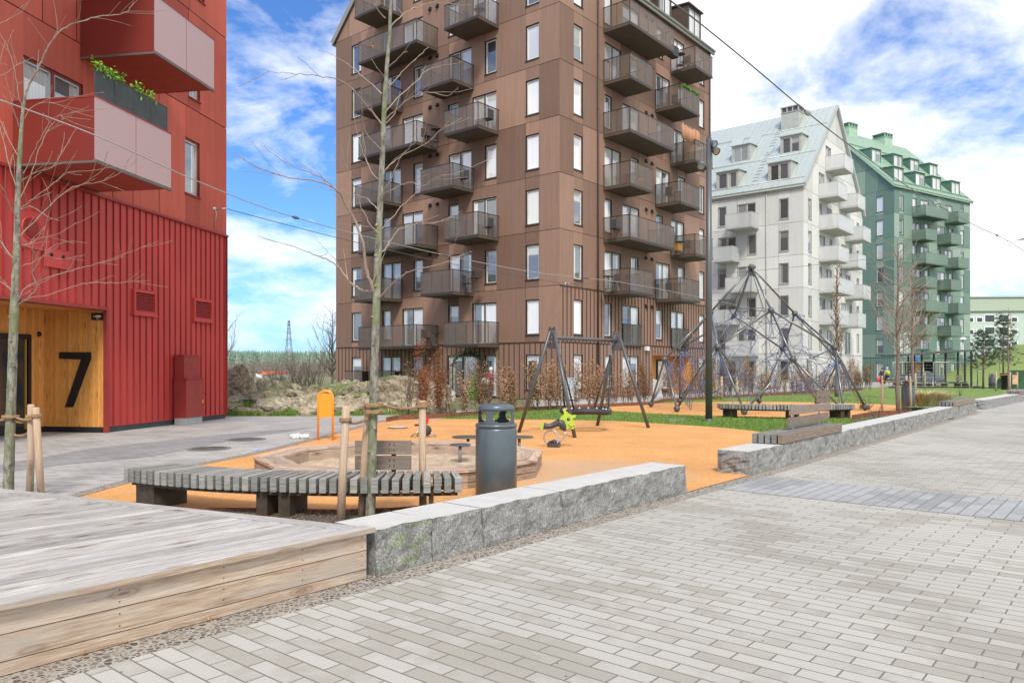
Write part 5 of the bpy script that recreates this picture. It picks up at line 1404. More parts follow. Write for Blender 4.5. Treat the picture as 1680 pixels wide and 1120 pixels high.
# planters on the balcony (their own things)
nB = 4
for i in range(nB):
    a0 = ra0+.08+(ra1-ra0-.12)*i/nB; a1 = ra0+.08+(ra1-ra0-.12)*(i+1)/nB-.02; z0 = rzt-.35; z1 = rzt+.62
    mb = MB(); fbox(mb, rF, a0, a1, z0, z1, rod-.075, rod-.055); fbox(mb, rF, a0, a0+.015, z0, z1+.01, rod-.054, rod-.04); fbox(mb, rF, a0, a1, z1, z1+.015, rod-.075, rod-.05)
    tag(mb.build('privacy_screen', pm('screen_fabric%d' % i, (.05, .06, .065), .8, var=.15, scale=4), origin=rF.P(a0, z0, rod-.06)), ['right-hand', 'third', 'second', 'left-hand'][i]+' black fabric panel of the privacy screen on the red balcony', 'privacy screen', 'fabric privacy screens on the red balcony')
for i, (aa, n_, w_) in enumerate(((ra1-.25, 70, .32), (ra1-.75, 50, .25), (ra1-1.45, 40, .18), (ra1-1.9, 26, .15))):
    mb = MB(); c0 = rF.P(aa, rzt+.66, rod-.06)
    for k in range(n_):
        p = c0+rd*rnd.uniform(-w_, w_)+UP*rnd.gauss(.02, .07)+rn_*rnd.gauss(.02, .04); d = V3((rnd.gauss(0, 1), rnd.gauss(0, 1), rnd.gauss(0, 1))).normalized()*.05; e = d.orthogonal().normalized()*.022
        mb.face([p-d, p+e, p+d, p-e], 0, rnd.random())
    mb.tube([c0-rd*w_, c0, c0+rd*w_], .006, 4, 0, .2)
    tag(mb.build('climbing_plant', M['bush'], origin=c0), ['bushiest green plant at the left end of the black balcony screen', 'green plant with pale flowers, second along the black balcony screen', 'small green plant, third along the black balcony screen', 'smallest green plant near the right end of the black balcony screen'][i], 'plant', 'plants on the red balcony screen')
# utility cabinet
uc = thing('utility_cabinet', 'red steel two-tier utility cabinet on a concrete foot against the ribbed red wall', 'cabinet', rF.P(rF.s(319), 0, .15))
a1, a0 = rF.s(305.5, .45), rF.s(334, .45)
zc = rF.z(a1, 622, .45); zt = rF.z(a1, 583.5, .35)
mb = MB(); fbox(mb, rF, a0-.0, a1+.0, .2, zc, .06, .45); fbox(mb, rF, a0-.03, a1+.03, zc, zc+.03, .06, .48)
mb.bar(rF.P((a0+a1)/2, .5, .4505), rF.P((a0+a1)/2, zc-.05, .4505), .006, .004, side=rd); mb.build('lower_box', M['red_trim'], uc)
mb = MB(); fbox(mb, rF, a0+.07, a1-.04, zc+.03, zt, .06, .36); fbox(mb, rF, a0+.05, a1-.02, zt, zt+.025, .06, .39); mb.build('upper_box', M['red_trim'], uc)
mb = MB(); fbox(mb, rF, a0+.02, a1-.02, 0, .2, .07, .42); mb.build('concrete_foot', pm('concrete', (.34, .35, .36), .8), uc)
mb = MB(); fbox(mb, rF, a0+.02, a0+.06, .6, .68, .45, .452); mb.build('warning_sticker', pm('sticker_yellow', (.8, .55, .02), .5), uc)
# ================================================================ trees
def wob(pts, amp, r): return [p+V3((r.gauss(0, amp), r.gauss(0, amp), r.gauss(0, amp))) if 0 < i < len(pts)-1 else p for i, p in enumerate(pts)]
def twig(mb, p, d, L, rad, r, depth=0, up=.25, buds=True, side=.6):
    n = max(3, int(L/.12)); pts = [p]; q = p.copy(); dd = d.normalized()
    for i in range(n):
        dd = (dd+V3((r.gauss(0, .10), r.gauss(0, .10), r.gauss(0, .07)+up*.12))).normalized(); q = q+dd*L/n; pts.append(q)
    rs = [max(.0022, rad*(1-.8*i/n)) for i in range(n+1)]
    mb.tube(pts, rs, 5 if rad < .012 else 7, cap=False)
    if buds:
        for i in range(1, n+1):
            if r.random() < .6:
                s = V3((r.gauss(0, 1), r.gauss(0, 1), r.gauss(0, .5))).normalized(); mb.tube([pts[i], pts[i]+(s+dd)*.012], [rs[i]+.002, .001], 4, cap=False)
    if depth > 0:
        for i in range(1, n):
            if r.random() < side:
                s = V3((r.gauss(0, 1), r.gauss(0, 1), r.gauss(.2, .6))).normalized()
                twig(mb, pts[i], (dd*1.0+s*.8), L*r.uniform(.25, .5)*(1-i/n*.5), rs[i]*.6, r, depth-1, up, buds, side*.8)
    return pts
def resample(pts, k=3):
    return smooth(pts, k)
def px_branch(mb, pl, Y0, dy, r0, r1, r, side=1, sl=.35, jit=.0):
    """branch drawn from photo points, its depth drifting from the trunk by dy metres"""
    n = len(pl); pts = [at(p[0], p[1], Y0+dy*(i/(n-1))) for i, p in enumerate(pl)]
    pts = resample(pts, 4); m = len(pts)
    pts = wob(pts, .004, r)
    rs = [r0+(r1-r0)*(i/(m-1))**.7 for i in range(m)]
    mb.tube(pts, rs, 7, cap=False)
    for i in range(2, m):
        if r.random() < .55:
            s = V3((r.gauss(0, 1), r.gauss(0, 1), r.gauss(0, 1))).normalized(); mb.tube([pts[i], pts[i]+s*(.012+rs[i])], [rs[i]*.5+.002, .0015], 4, cap=False)
        if side and r.random() < .22*side:
            d = (pts[i]-pts[i-1]).normalized(); s = V3((r.gauss(0, .6), r.gauss(0, .8), r.gauss(.2, .5)))
            twig(mb, pts[i], d+s*.7, sl*r.uniform(.5, 1.2), rs[i]*.5, r, 0)
# central tree
rt = random.Random(31); YT = TR1.y
t1 = thing('young_tree', 'tall bare young tree with grey-green bark rising in front of the brown block', 'tree', V3(TR1), 'young bare street trees')
tp = [(607, 853), (609, 800), (611, 740), (612, 690), (613, 640), (615, 580), (617, 520), (618, 470), (620, 420), (622, 370), (625, 300), (628, 250), (629, 210), (631, 170), (635, 110), (639, 60), (641, 0), (642, -70), (644, -150), (647, -230)]
tw = [17.5, 15, 14.5, 14, 13.5, 13.5, 13, 12.5, 11.5, 10.5, 9, 8.5, 8, 7.5, 6.5, 5.5, 5, 4, 3, 1.5]
mb = MB(); pts = [at(p[0], p[1], YT) for p in tp]; pts[0].z = -.0
pts = [p+V3((0, rt.gauss(0, .006), 0)) for p in pts]
fp, fr = [], []
for i in range(len(pts)-1):
    for k in range(4): fp.append(pts[i].lerp(pts[i+1], k/4)); fr.append((tw[i]+(tw[i+1]-tw[i])*k/4)/F*YT*.5*rt.uniform(.96, 1.05))
fp.append(pts[-1]); fr.append(tw[-1]/F*YT*.5)
mb.tube(fp, fr, 16)
for y in (800, 742, 700, 640, 560, 515, 470, 418, 372):   # branch scars
    i = min(range(len(fp)), key=lambda k: abs(HY-(fp[k].z-EYE)/YT*F-y)); a = rt.uniform(3.5, 6); mb.blob(fp[i]+V3((math.cos(a)*fr[i]*.9, math.sin(a)*fr[i]*.9, 0)), .022, .022, .02, 8)
mb.build('trunk', M['bark'], t1)
BR = [([(616, 485), (607, 460), (599, 432), (596, 400), (584, 365), (572, 344), (562, 325), (556, 315), (540, 304), (514, 296), (488, 293), (460, 288), (433, 279), (405, 265), (384, 250)], -1.0, .030, .003),
      ([(556, 315), (535, 297), (514, 286), (490, 277), (469, 266), (445, 250), (427, 237)], -.6, .012, .002),
      ([(614, 478), (604, 477), (594, 476), (577, 466), (566, 452), (556, 438), (535, 425), (514, 417), (485, 405), (456, 397), (438, 393), (422, 385)], .8, .022, .003),
      ([(556, 438), (545, 420), (530, 405), (516, 392)], .3, .007, .002),
      ([(628, 206), (612, 185), (600, 171), (588, 156), (574, 143), (556, 131), (530, 126), (514, 123), (490, 121), (469, 120), (446, 118), (425, 114)], -.8, .016, .002),
      ([(627, 155), (612, 140), (594, 126), (580, 113), (566, 103), (550, 93), (537, 86), (523, 83)], .7, .013, .002),
      ([(640, 44), (662, 24), (683, 13), (700, 6), (711, 4), (740, 6), (774, 9)], .5, .014, .002), ([(632, 30), (615, 10), (598, -10)], -.3, .012, .003),
      ([(634, 112), (650, 100), (660, 88), (669, 85)], -.3, .010, .004), ([(632, 147), (650, 130), (670, 108), (690, 90), (703, 78)], .4, .010, .003),
      ([(631, 198), (645, 185), (660, 171), (680, 158), (705, 152), (734, 157), (751, 146)], -.7, .013, .003), ([(633, 183), (652, 160), (683, 134), (694, 120), (706, 113), (730, 108), (760, 100)], .7, .012, .002),
      ([(624, 330), (632, 310), (644, 290), (655, 262), (675, 240), (690, 225)], -.5, .012, .003), ([(626, 290), (640, 270), (662, 255), (700, 235), (735, 200)], .6, .012, .002),
      ([(621, 420), (634, 405), (644, 390), (654, 377), (677, 369), (711, 366), (735, 358), (758, 346)], .8, .014, .003),
      ([(618, 492), (630, 480), (648, 462), (660, 452), (677, 444), (711, 436), (730, 430), (743, 425)], -.6, .014, .004),
      ([(624, 378), (640, 360), (655, 343), (668, 330), (682, 317), (691, 300)], .4, .011, .003), ([(626, 300), (612, 285), (600, 262), (592, 240), (585, 215)], .4, .012, .003),
      ([(623, 385), (610, 372), (598, 352), (590, 335), (583, 310), (574, 290), (565, 262), (558, 240)], -.5, .014, .003), ([(622, 345), (607, 330), (590, 322), (572, 318), (560, 310)], .6, .010, .003),
      ([(627, 250), (615, 235), (603, 222), (596, 205), (590, 185)], -.3, .010, .003), ([(630, 205), (645, 190), (652, 170), (657, 150)], .3, .009, .003), ([(625, 320), (645, 310), (670, 300), (694, 305), (720, 290), (745, 285)], -.6, .011, .003),
      ([(642, -20), (670, -60), (700, -90)], .4, .012, .003), ([(640, -10), (610, -50), (580, -80)], -.4, .012, .003), ([(643, -90), (665, -130), (680, -190)], .3, .009, .003)]
mb = MB()
for pl, dy, r0, r1 in BR: px_branch(mb, pl, YT, dy, r0*.68, r1*.75, rt, .75, .38)
mb.build('branches', M['twig'], t1)
mb = MB(); p = at(610, 74, YT-.1)
for k in range(3): d = V3((rt.gauss(0, .6), .3, -1)).normalized()*.035; e = V3((.02, .01, .008)); mb.face([p-d, p+e, p+d, p-e], 0, .2)
mb.build('dead_leaf', M['beech'], t1)
# left tree
t0 = thing('young_tree', 'bare young tree with many pale thorny twigs beside the number seven entrance', 'tree', V3(TR0), 'young bare street trees')
rt = random.Random(77); Y2 = 9.6
tp = [(13, 813), (15, 760), (17, 700), (19, 640), (21, 580), (23, 520), (25, 470), (27, 420), (28, 370), (29, 330), (31, 280), (34, 230), (37, 185), (42, 152)]
tw = [11.5, 10.5, 10, 9.5, 9, 8.8, 8.2, 7.2, 6.5, 5.8, 5, 4, 3.2, 2.7]
mb = MB(); fp, fr = [], []
pts = [at(p[0], p[1], Y2) for p in tp]; pts[0].z = 0
for i in range(len(pts)-1):
    for k in range(3): fp.append(pts[i].lerp(pts[i+1], k/3)); fr.append((tw[i]+(tw[i+1]-tw[i])*k/3)/F*Y2*.75*rt.uniform(.96, 1.05))
fp.append(pts[-1]); fr.append(tw[-1]/F*Y2); mb.tube(fp, fr, 14)
for i in range(3, 26, 2): a = rt.uniform(3, 6.2); mb.blob(fp[i]+V3((math.cos(a)*fr[i]*.9, math.sin(a)*fr[i]*.9, 0)), .018, .018, .016, 8)
mb.build('trunk', M['bark'], t0)
BR = [([(42, 152), (50, 134), (60, 118), (67, 103), (76, 83), (94, 56), (114, 41), (143, 32), (170, 26), (204, 22), (219, 4)], -.3, .022, .006),
      ([(30, 500), (51, 488), (79, 484), (120, 470), (150, 464), (181, 464), (215, 462), (244, 460)], .4, .010, .003), ([(26, 498), (45, 470), (80, 455), (118, 443), (150, 435), (177, 427), (220, 410), (259, 396)], -.3, .012, .002),
      ([(28, 500), (50, 485), (60, 470), (54, 450), (62, 432), (78, 412), (95, 400), (118, 395)], -.4, .013, .003), ([(27, 395), (45, 375), (75, 345), (112, 311), (139, 302), (158, 300), (180, 292), (205, 279), (225, 262)], .5, .012, .002),
      ([(34, 343), (55, 325), (75, 311), (95, 296), (112, 283), (150, 280), (178, 275)], -.4, .010, .003), ([(30, 330), (50, 290), (64, 245), (78, 215), (92, 197)], .3, .010, .003),
      ([(38, 285), (50, 260), (62, 235), (80, 205), (95, 190), (110, 195), (120, 185)], -.4, .009, .002), ([(36, 200), (50, 178), (70, 168), (95, 169), (120, 160)], .3, .008, .003),
      ([(26, 430), (10, 410), (-10, 380), (-30, 340)], .5, .013, .004), ([(28, 360), (15, 335), (5, 310), (-15, 290)], -.5, .011, .004), ([(30, 320), (15, 270), (5, 230), (-5, 190)], .4, .011, .003), ([(33, 260), (20, 240), (8, 215), (-2, 190)], .3, .009, .003),
      ([(24, 480), (12, 470), (0, 462), (-20, 450)], .3, .012, .004), ([(27, 400), (45, 402), (60, 392), (80, 388), (103, 380), (125, 365)], .5, .010, .003), ([(29, 345), (48, 338), (62, 345), (80, 357), (98, 362)], -.3, .008, .003),
      ([(35, 215), (25, 190), (18, 160), (10, 130), (0, 100)], -.4, .009, .003), ([(0, 125), (15, 118), (28, 106), (44, 101)], .1, .006, .003), ([(0, 40), (15, 32), (36, 20)], .1, .006, .004),
      ([(30, 300), (55, 285), (85, 275), (95, 262), (103, 245)], .3, .008, .003), ([(38, 180), (30, 155), (25, 120), (15, 85), (0, 55)], -.2, .010, .004), ([(26, 440), (50, 432), (75, 420), (100, 425), (140, 418)], .6, .009, .002)]
mb = MB()
for pl, dy, r0, r1 in BR: px_branch(mb, pl, Y2, dy, r0*.7, r1*.75, rt, 1.5, .42)
mb.build('branches', M['twig'], t0)
def bare_tree(name, label, base, H_, rt_, r, cat='tree', barkm='bark2', twm='twigdark', group=None, spread=.34, first=.35, n=26, leaves=0, upv=.35, depth=2, leafm='beech', lean=0):
    t = thing(name, label, cat, V3(base), group); mb = MB(); k = 14; pts = []; p = V3(base)
    for i in range(k+1): pts.append(p+V3((r.gauss(0, .02)+lean*H_*(i/k)**2, r.gauss(0, .02), H_*i/k)))
    mb.tube(pts, [rt_*(1-.85*(i/k)**1.2) for i in range(k+1)], 10); mb.build('trunk', M[barkm], t)
    mb = MB(); ends = []
    for i in range(n):
        f = first+(1-first)*i/n*.97; j = f*k; q = pts[int(j)].lerp(pts[min(k, int(j)+1)], j-int(j)); a = i*2.4+r.uniform(-.4, .4)
        d = V3((math.cos(a), math.sin(a), upv+r.uniform(.0, .4))); L = H_*spread*(1.05-f*.75)*r.uniform(.7, 1.15)
        ends += twig(mb, q, d, L, rt_*.33*(1.1-f*.6), r, depth, .5, False, .7)
    mb.build('branches', M[twm], t)
    if leaves:
        mb = MB()
        for i in range(leaves):
            p = r.choice(ends)+V3((r.gauss(0, .12), r.gauss(0, .12), r.gauss(0, .15))); d = V3((r.gauss(0, 1), r.gauss(0, 1), r.gauss(0, 1))).normalized()*.06; e = d.orthogonal().normalized()*.035; mb.face([p-d, p+e, p+d, p-e], 0, r.random())
        mb.build('dead_leaves', M[leafm], t)
    return t
bare_tree('young_tree', 'bare young tree between stakes at the wall, in front of the green block', g(1473, 679), 6.2, .08, random.Random(1), group='young bare street trees', spread=.40, first=.34, n=40, twm='twig')
bare_tree('young_tree', 'bare twiggy tree just right of the staked tree, before the bus shelter roof', g(1497, 655), 7.2, .10, random.Random(2), group='young bare street trees', spread=.38, first=.36, n=44, twm='twig')
bare_tree('young_tree', 'narrow upright young oak with a few brown leaves before the pale grey block', V3(((1373-CX)/F*44, 44, 0)), 7.7, .12, random.Random(3), spread=.16, first=.22, n=40, leaves=420, upv=1.4, group='young bare street trees', depth=1)
bare_tree('young_tree', 'thin bare sapling between two stakes behind the rope pyramid', V3(((1189-CX)/F*44, 44, 0)), 5.0, .05, random.Random(4), spread=.2, n=16, group='young bare street trees', upv=1, depth=1)
bare_tree('young_tree', 'thin bare sapling by the staked board near the traffic cone', V3(((1654-CX)/F*52, 52, 0)), 5.8, .07, random.Random(5), spread=.3, n=20, group='young bare street trees', depth=1)
def fpt(px, Y): return V3(((px-CX)/F*Y, Y, 0))
bare_tree('bare_tree', 'bushy leafless tree against the left edge of the brown block', fpt(545, 58), 6.2, .10, random.Random(6), spread=.62, first=.12, n=26, group='bare trees beyond the rocks')
bare_tree('bare_tree', 'bare tree peeping out from behind the red block', fpt(352, 46), 6.6, .09, random.Random(8), spread=.55, first=.2, n=20, group='bare trees beyond the rocks')
for i, (px, Y, h_, lab) in enumerate(((452, 60, 3.0, 'leafless thicket bush behind the rocks, left of the pylon'), (485, 62, 3.2, 'leafless thicket bush behind the rocks under the pylon'), (510, 58, 3.4, 'leafless thicket bush behind the rocks right of the pylon'), (400, 55, 2.4, 'low leafless bush behind the tall boulder'))):
    t = thing('bare_bush', lab, 'bush', fpt(px, Y), 'bare bushes behind the rocks'); r = random.Random(40+i); mb = MB()
    for k in range(26): a = r.uniform(0, 6.28); twig(mb, fpt(px, Y)+V3((r.gauss(0, .5), r.gauss(0, .3), 0)), V3((math.cos(a)*.3, math.sin(a)*.3, 1)), h_*r.uniform(.6, 1), .02, r, 1, .2, False, .5)
    mb.build('stems', M['twigdark'], t)

# thin stakes round the other saplings
def st(px, py0, py1, lean=0): b = g(px, py0); return (b, at(px+lean, py1, b.y))
def rp_(a, z, b, z2=None): return (on_stake(a[0], a[1], z), on_stake(b[0], b[1], z2 or z), [])
a, b, c = st(1447, 676, 616), st(1487, 674, 616), st(1495, 675, 617, -2)
guard([a, b, c], 'three tan stakes round the bare tree at the granite wall', [rp_(a, 1.15, b), rp_(b, 1.1, c)], .042, thin=True)
a, b = st(1502, 650, 612, 0), st(1517.5, 638, 611)
guard([a, b], 'two tan stakes round the twiggy tree in front of the parked car', [rp_(a, 1.1, b)], .055, thin=True)
a, b, c = st(1174, 655, 617, 2), st(1184, 655.5, 618), st(1209, 652, 618)
guard([a, b, c], 'three pale stakes with ropes seen through the rope pyramid', [rp_(a, 1.2, b), rp_(b, 1.2, c)], .065, thin=True)
a, b = st(1363, 640, 613), st(1394, 640, 616)
guard([a, b], 'two stakes flanking the narrow oak behind the right side of the pyramid', [rp_(a, 1.1, b)], .06, thin=True)
a, b, c = st(1634, 641.5, 609), st(1657, 641, 610), st(1669, 640, 610)
guard([a, b, c], 'three stakes by the traffic cone at the right edge', [rp_(a, 1.2, b), rp_(b, 1.2, c)], .06, thin=True)
c = g(1663, 640); bx0 = at(1659, 615, c.y); bx1 = at(1668, 630, c.y); mb = MB(); mb.bx((bx0.x, c.y-.15, bx1.z), (bx1.x, c.y-.12, bx0.z)); tag(mb.build('notice_board', pm('plywood', (.55, .36, .2), .7), origin=c), 'small plain plywood board hung between stakes at the right edge', 'board')

# pine on the slope
pi_ = thing('pine_tree', 'young dark green pine standing on the grassy slope at the far right', 'tree', fpt(1646, 62), None); r = random.Random(15)
for sx_, hh, bx0 in ((0, 5.8, 0), (-2.0, 4.6, -1)):
    base = fpt(1646, 62)+V3((sx_, sx_*.3, 0)); mb = MB(); mb.tube([base, base+UP*hh], [.09, .02], 8); mb.build('trunk', M['bark2'], pi_)
    mb = MB(); br = MB()
    for k in range(46):
        z = hh*(.32+.68*k/46); L = (1.5-.95*(z/hh))*r.uniform(.6, 1.25); a = k*2.4; d = V3((math.cos(a), math.sin(a), r.uniform(.2, .7))).normalized(); e = base+UP*z+d*L; br.tube([base+UP*z, e], [.025, .01], 4, cap=False)
        for c_ in range(5):
            q = base+UP*z+d*L*r.uniform(.55, 1.05)+V3((r.gauss(0, .14), r.gauss(0, .14), r.gauss(0, .12)))
            for m_ in range(16):
                v_ = V3((r.gauss(0, 1), r.gauss(0, 1), r.gauss(.5, .8))).normalized()*.24; w_ = v_.orthogonal().normalized()*.022; mb.face([q-w_, q+w_, q+v_], 0, r.random())
    mb.build('foliage', M['needle'], pi_); br.build('branches', M['bark2'], pi_)

# ================================================================ hedges of beech columns
def beech(r, h_, n, leafs, mat_):
    """one column at the origin: returns root"""
    t = thing('beech_sapling', 'x', 'shrub', V3((0, 0, 0))); mb = MB(); ends = []
    for k in range(n):
        a = r.uniform(0, 6.28); b = V3((r.gauss(0, .05), r.gauss(0, .04), 0)); ends += twig(mb, b, V3((math.cos(a)*.07, math.sin(a)*.07, 1)), h_*r.uniform(.6, 1.1), .009, r, 1, .5, False, .55)
    mb.build('stems', M['twigdark'], t); mb = MB(); ends = [e for e in ends if e.z > h_*.16]
    for k in range(leafs):
        p = r.choice(ends)+V3((r.gauss(0, .06), r.gauss(0, .06), r.gauss(0, .06))); p.x *= .9; p.y *= .9
        d = V3((r.gauss(0, 1), r.gauss(0, 1), r.gauss(0, 1))).normalized()*r.uniform(.02, .036); e = d.orthogonal().normalized()*.016; mb.face([p-d, p+e, p+d, p-e], 0, r.random())
    mb.build('dead_leaves', M[mat_], t); return t
r = random.Random(55)
protos = [beech(random.Random(60+i), 1.55, 5, lf, mt) for i, (lf, mt) in enumerate(((1000, 'beech'), (560, 'beech'), (1100, 'russet'), (60, 'beech'), (260, 'beech'), (1250, 'beech')))]
used = set()
def plant(kind, p, rz, s, label, group):
    o = protos[kind]
    if kind not in used: used.add(kind); o.location = p; o.rotation_euler = (0, 0, rz); o.scale = (s*1.15, s*1.15, s); o['label'] = label; o['group'] = group
    else: dup(o, p, rz, (s*1.15, s*1.15, s), label, group)
H0, H1 = g(652, 688), g(1062, 662.5)
hx = [(658, 3), (669, 3), (692, 2), (716, 2), (727, 3), (739, 3), (762, 1), (786, 0), (800, 4), (825, 1), (843, 5), (865, 3), (880, 0), (900, 5), (917, 0), (927, 3), (948, 4), (966, 0), (978, 5), (998, 4), (1009, 1), (1022, 4), (1035, 1), (1049, 4), (1060, 5)]
KD = {0: 'brown-leaved', 1: 'sparse brown-leaved', 2: 'bright russet-leaved', 3: 'almost leafless', 4: 'thin, nearly bare', 5: 'full brown-leaved'}
for i, (px, kd) in enumerate(hx):
    rr_ = (px-CX)/F; d = H1-H0; t = (rr_*H0.y-H0.x)/(d.x-rr_*d.y); p = H0+d*t+V3((r.gauss(0, .05), .1, 0))
    plant(kd, p, r.uniform(0, 6), r.uniform(1.0, 1.3)*(1.15 if kd in (2,) else 1), '%s beech column, %s from the left in the hedge before the brown block' % (KD[kd], ordn(i)), 'beech columns in the hedge before the brown block')
F0, F1 = g(1085, 655.5), g(1212, 648.5); F2 = g(1415, 636)
def seg(a, b, n, off):
    for i in range(n): yield a.lerp(b, (i+.5)/n)
far = [(p, 0) for p in seg(F0, F1, 22, 0)]+[(p, 0) for p in seg(F1, F2, 48, 0)]
for i, (p, _) in enumerate(far):
    kd = r.choice((4, 4, 4, 1, 3, 3)); plant(kd, p+V3((r.gauss(0, .1), r.gauss(0, .08), 0)), r.uniform(0, 6), r.uniform(.9, 1.25), 'low bare beech in the far hedge behind the rope pyramid' if kd != 1 else 'brown-tinged beech in the far hedge behind the rope pyramid', 'beeches in the far hedge, nearly bare' if kd != 1 else 'brown-tinged beeches in the far hedge')
for i, (px, Y, s, kd) in enumerate(((1385, 62, 1.7, 4), (1394, 62, 1.5, 0), (1402, 63, 1.6, 4), (1412, 62, 1.5, 4), (1422, 64, 1.6, 1), (1428, 60, 1.4, 4), (1168, 48, 1.5, 5), (1222, 56, 1.4, 5), (1233, 56, 1.2, 0))):
    plant(kd, fpt(px, Y), i, s, 'taller shrub column, %s from the left along the far pavement' % ordn(i), 'taller shrubs along the far pavement')
ce = thing('corten_edging', 'rust-brown low steel edging along the foot of the beech hedge', 'edging', H0)
for a, b in ((g(634, 692), g(652, 688.5)), (g(652, 688.5), g(740, 684.5)), (g(740, 684.5), g(850, 674.0)), (g(850, 674), g(1066, 664)), (g(1066, 664), g(1090, 659)), (g(1090, 659), g(1212, 651.5)), (g(1212, 651.5), g(1415, 640))):
    mb = MB(); mb.bar(a+UP*.07, b+UP*.07, .03, .15); mb.build('edge_plate', M['corten'], ce)
mb = MB(); q = [g(1398, 689, 0), g(1440, 681), g(1500, 680.5), g(1560, 686)]
ce2 = thing('corten_edging', 'rusty steel edging round the planting bed at the end of the far curved bench', 'edging', q[0])
for a, b in zip(q, q[1:]): mb = MB(); mb.bar(a+UP*.06, b+UP*.06, .03, .2); mb.build('edge_plate', M['corten'], ce2)
q = [g(300, 838.5), g(420, 839.5), g(560, 842), g(640, 839), g(722, 833)]
ce3 = thing('corten_edging', 'thin rusty steel strip between the orange rubber and the planting soil by the deck', 'edging', q[2])
for a, b in zip(q, q[1:]): mb = MB(); mb.bar(a+UP*.02, b+UP*.02, .012, .05); mb.build('edge_plate', M['corten'], ce3)
sheet('planting_soil', [H0+V3((0, .05, 0)), g(745, 684), g(852, 673.5), g(1066, 663.5), g(1090, 658.5), g(1090, 654), g(1062, 661.5), g(850, 670), g(740, 680), g(655, 684)], .02, M['soil'])
sheet('planting_soil', [g(1400, 688.5), g(1440, 681.5), g(1560, 681), g(1565, 687), g(1410, 705)], .02, M['soil'])

# ornamental grasses and small plants by the wall
def tuft(px, py, n, h_, sp_, mt, label, wf=1):
    c = g(px, py); t = thing('ornamental_grass', label, 'plant', c, 'plants behind the granite wall'); mb = MB(); r = random.Random(int(px))
    for k in range(n):
        a = r.uniform(0, 6.28); rr_ = r.uniform(0, .25); b = c+V3((math.cos(a)*rr_, math.sin(a)*rr_, 0)); d = V3((math.cos(a)*sp_, math.sin(a)*sp_, 1)).normalized(); L = h_*r.uniform(.5, 1.1); w = V3((-math.sin(a), math.cos(a), 0))*.012*wf
        m1 = b+d*L*.6; m2 = m1+(d+V3((math.cos(a)*.9, math.sin(a)*.9, -.6)))*L*.35; m1 = m1+V3((math.cos(a), math.sin(a), 0))*L*.15; mb.face([b-w, b+w, m1+w*.7, m1-w*.7], 0, r.random()); mb.face([m1-w*.7, m1+w*.7, m2], 0, r.random())
    mb.build('blades', M[mt], t)
tuft(1520, 672, 1100, 1.1, .4, 'drygrass', 'straw-yellow ornamental grass clump behind the wall, beside the dark bin')
tuft(1534, 671, 800, 1.0, .45, 'drygrass', 'smaller straw-coloured grass clump next to the short timber seat')
M['bluegreen'] = leafmat('bluegreen_leaf', [(.08, .15, .09), (.14, .24, .14), (.22, .34, .2)])
tuft(1516, 678, 800, .45, .9, 'bluegreen', 'low blue-green ground plant in front of the straw grass', 2)
tuft(1535, 677, 600, .4, .9, 'bluegreen', 'low blue-green plant nearest the short timber seat', 2)
tuft(1665, 652, 400, .7, .6, 'drygrass', 'straw grass tuft at the right edge behind the farthest seat')
for i, (px, py) in enumerate(((1412, 671), (1425, 672), (1440, 690), (1478, 688), (1560, 655), (1575, 650))):
    c = g(px, py); mb = MB(); r = random.Random(i)
    for k in range(9): twig(mb, c, V3((r.gauss(0, .6), r.gauss(0, .4), 1)), .6*r.uniform(.5, 1), .012, r, 1, .1, True)
    tag(mb.build('bare_plant', M['twigdark'], origin=c), 'small twiggy winter plant, %s from the left behind the granite wall' % ordn(i), 'plant', 'twiggy plants behind the granite wall')
for i, (px, py, s) in enumerate(((668, 655, .34), (777, 655, .36))):
    c = g(px, py-2); c = fpt(px, 40); mb = MB(); r = random.Random(i)
    for k in range(420):
        z = r.random(); a = r.uniform(0, 6.28); rr_ = s*(1-z)**.6*.9; p = c+V3((math.cos(a)*rr_*r.uniform(.6, 1), math.sin(a)*rr_, .05+z*1.15)); d = V3((r.gauss(0, 1), r.gauss(0, 1), r.gauss(0, 1))).normalized()*.07; e = d.orthogonal().normalized()*.04; mb.face([p-d, p+e, p+d, p-e], 0, r.random())
    tag(mb.build('conifer', M['bush'], origin=c), ['bright green small conical conifer left of the flower arch', 'bright green small conical conifer right of the flower arch'][i], 'shrub', 'small conifers before the brown block')
# planted arch by the terrace
ac = fpt(768, 41.5); ar = thing('garden_arch', 'ivy-covered garden arch with small lights on the ground-floor terrace', 'arch', ac); mb = MB(); P = [ac+V3((-.85, 0, 0)), ac+V3((-.85, 0, 1.7))]+[ac+V3((-.85*math.cos(a), 0, 1.7+.75*math.sin(a))) for a in [math.radians(x) for x in range(15, 180, 15)]]+[ac+V3((.85, 0, 1.7)), ac+V3((.85, 0, 0))]
mb.tube(P, .03, 6); mb.build('frame', M['black'], ar); mb = MB(); r = random.Random(8)
for k in range(700):
    j = r.random()**.8*(len(P)-1); q = P[int(j)].lerp(P[min(len(P)-1, int(j)+1)], j % 1)+V3((r.gauss(0, .09), r.gauss(0, .09), r.gauss(0, .09)))
    if q.x > ac.x+.5 and q.z < 1.8: continue
    d = V3((r.gauss(0, 1), r.gauss(0, 1), r.gauss(0, 1))).normalized()*.05; e = d.orthogonal().normalized()*.03; mb.face([q-d, q+e, q+d, q-e], 0, r.random()*.6)
mb.build('foliage', M['needle'], ar)
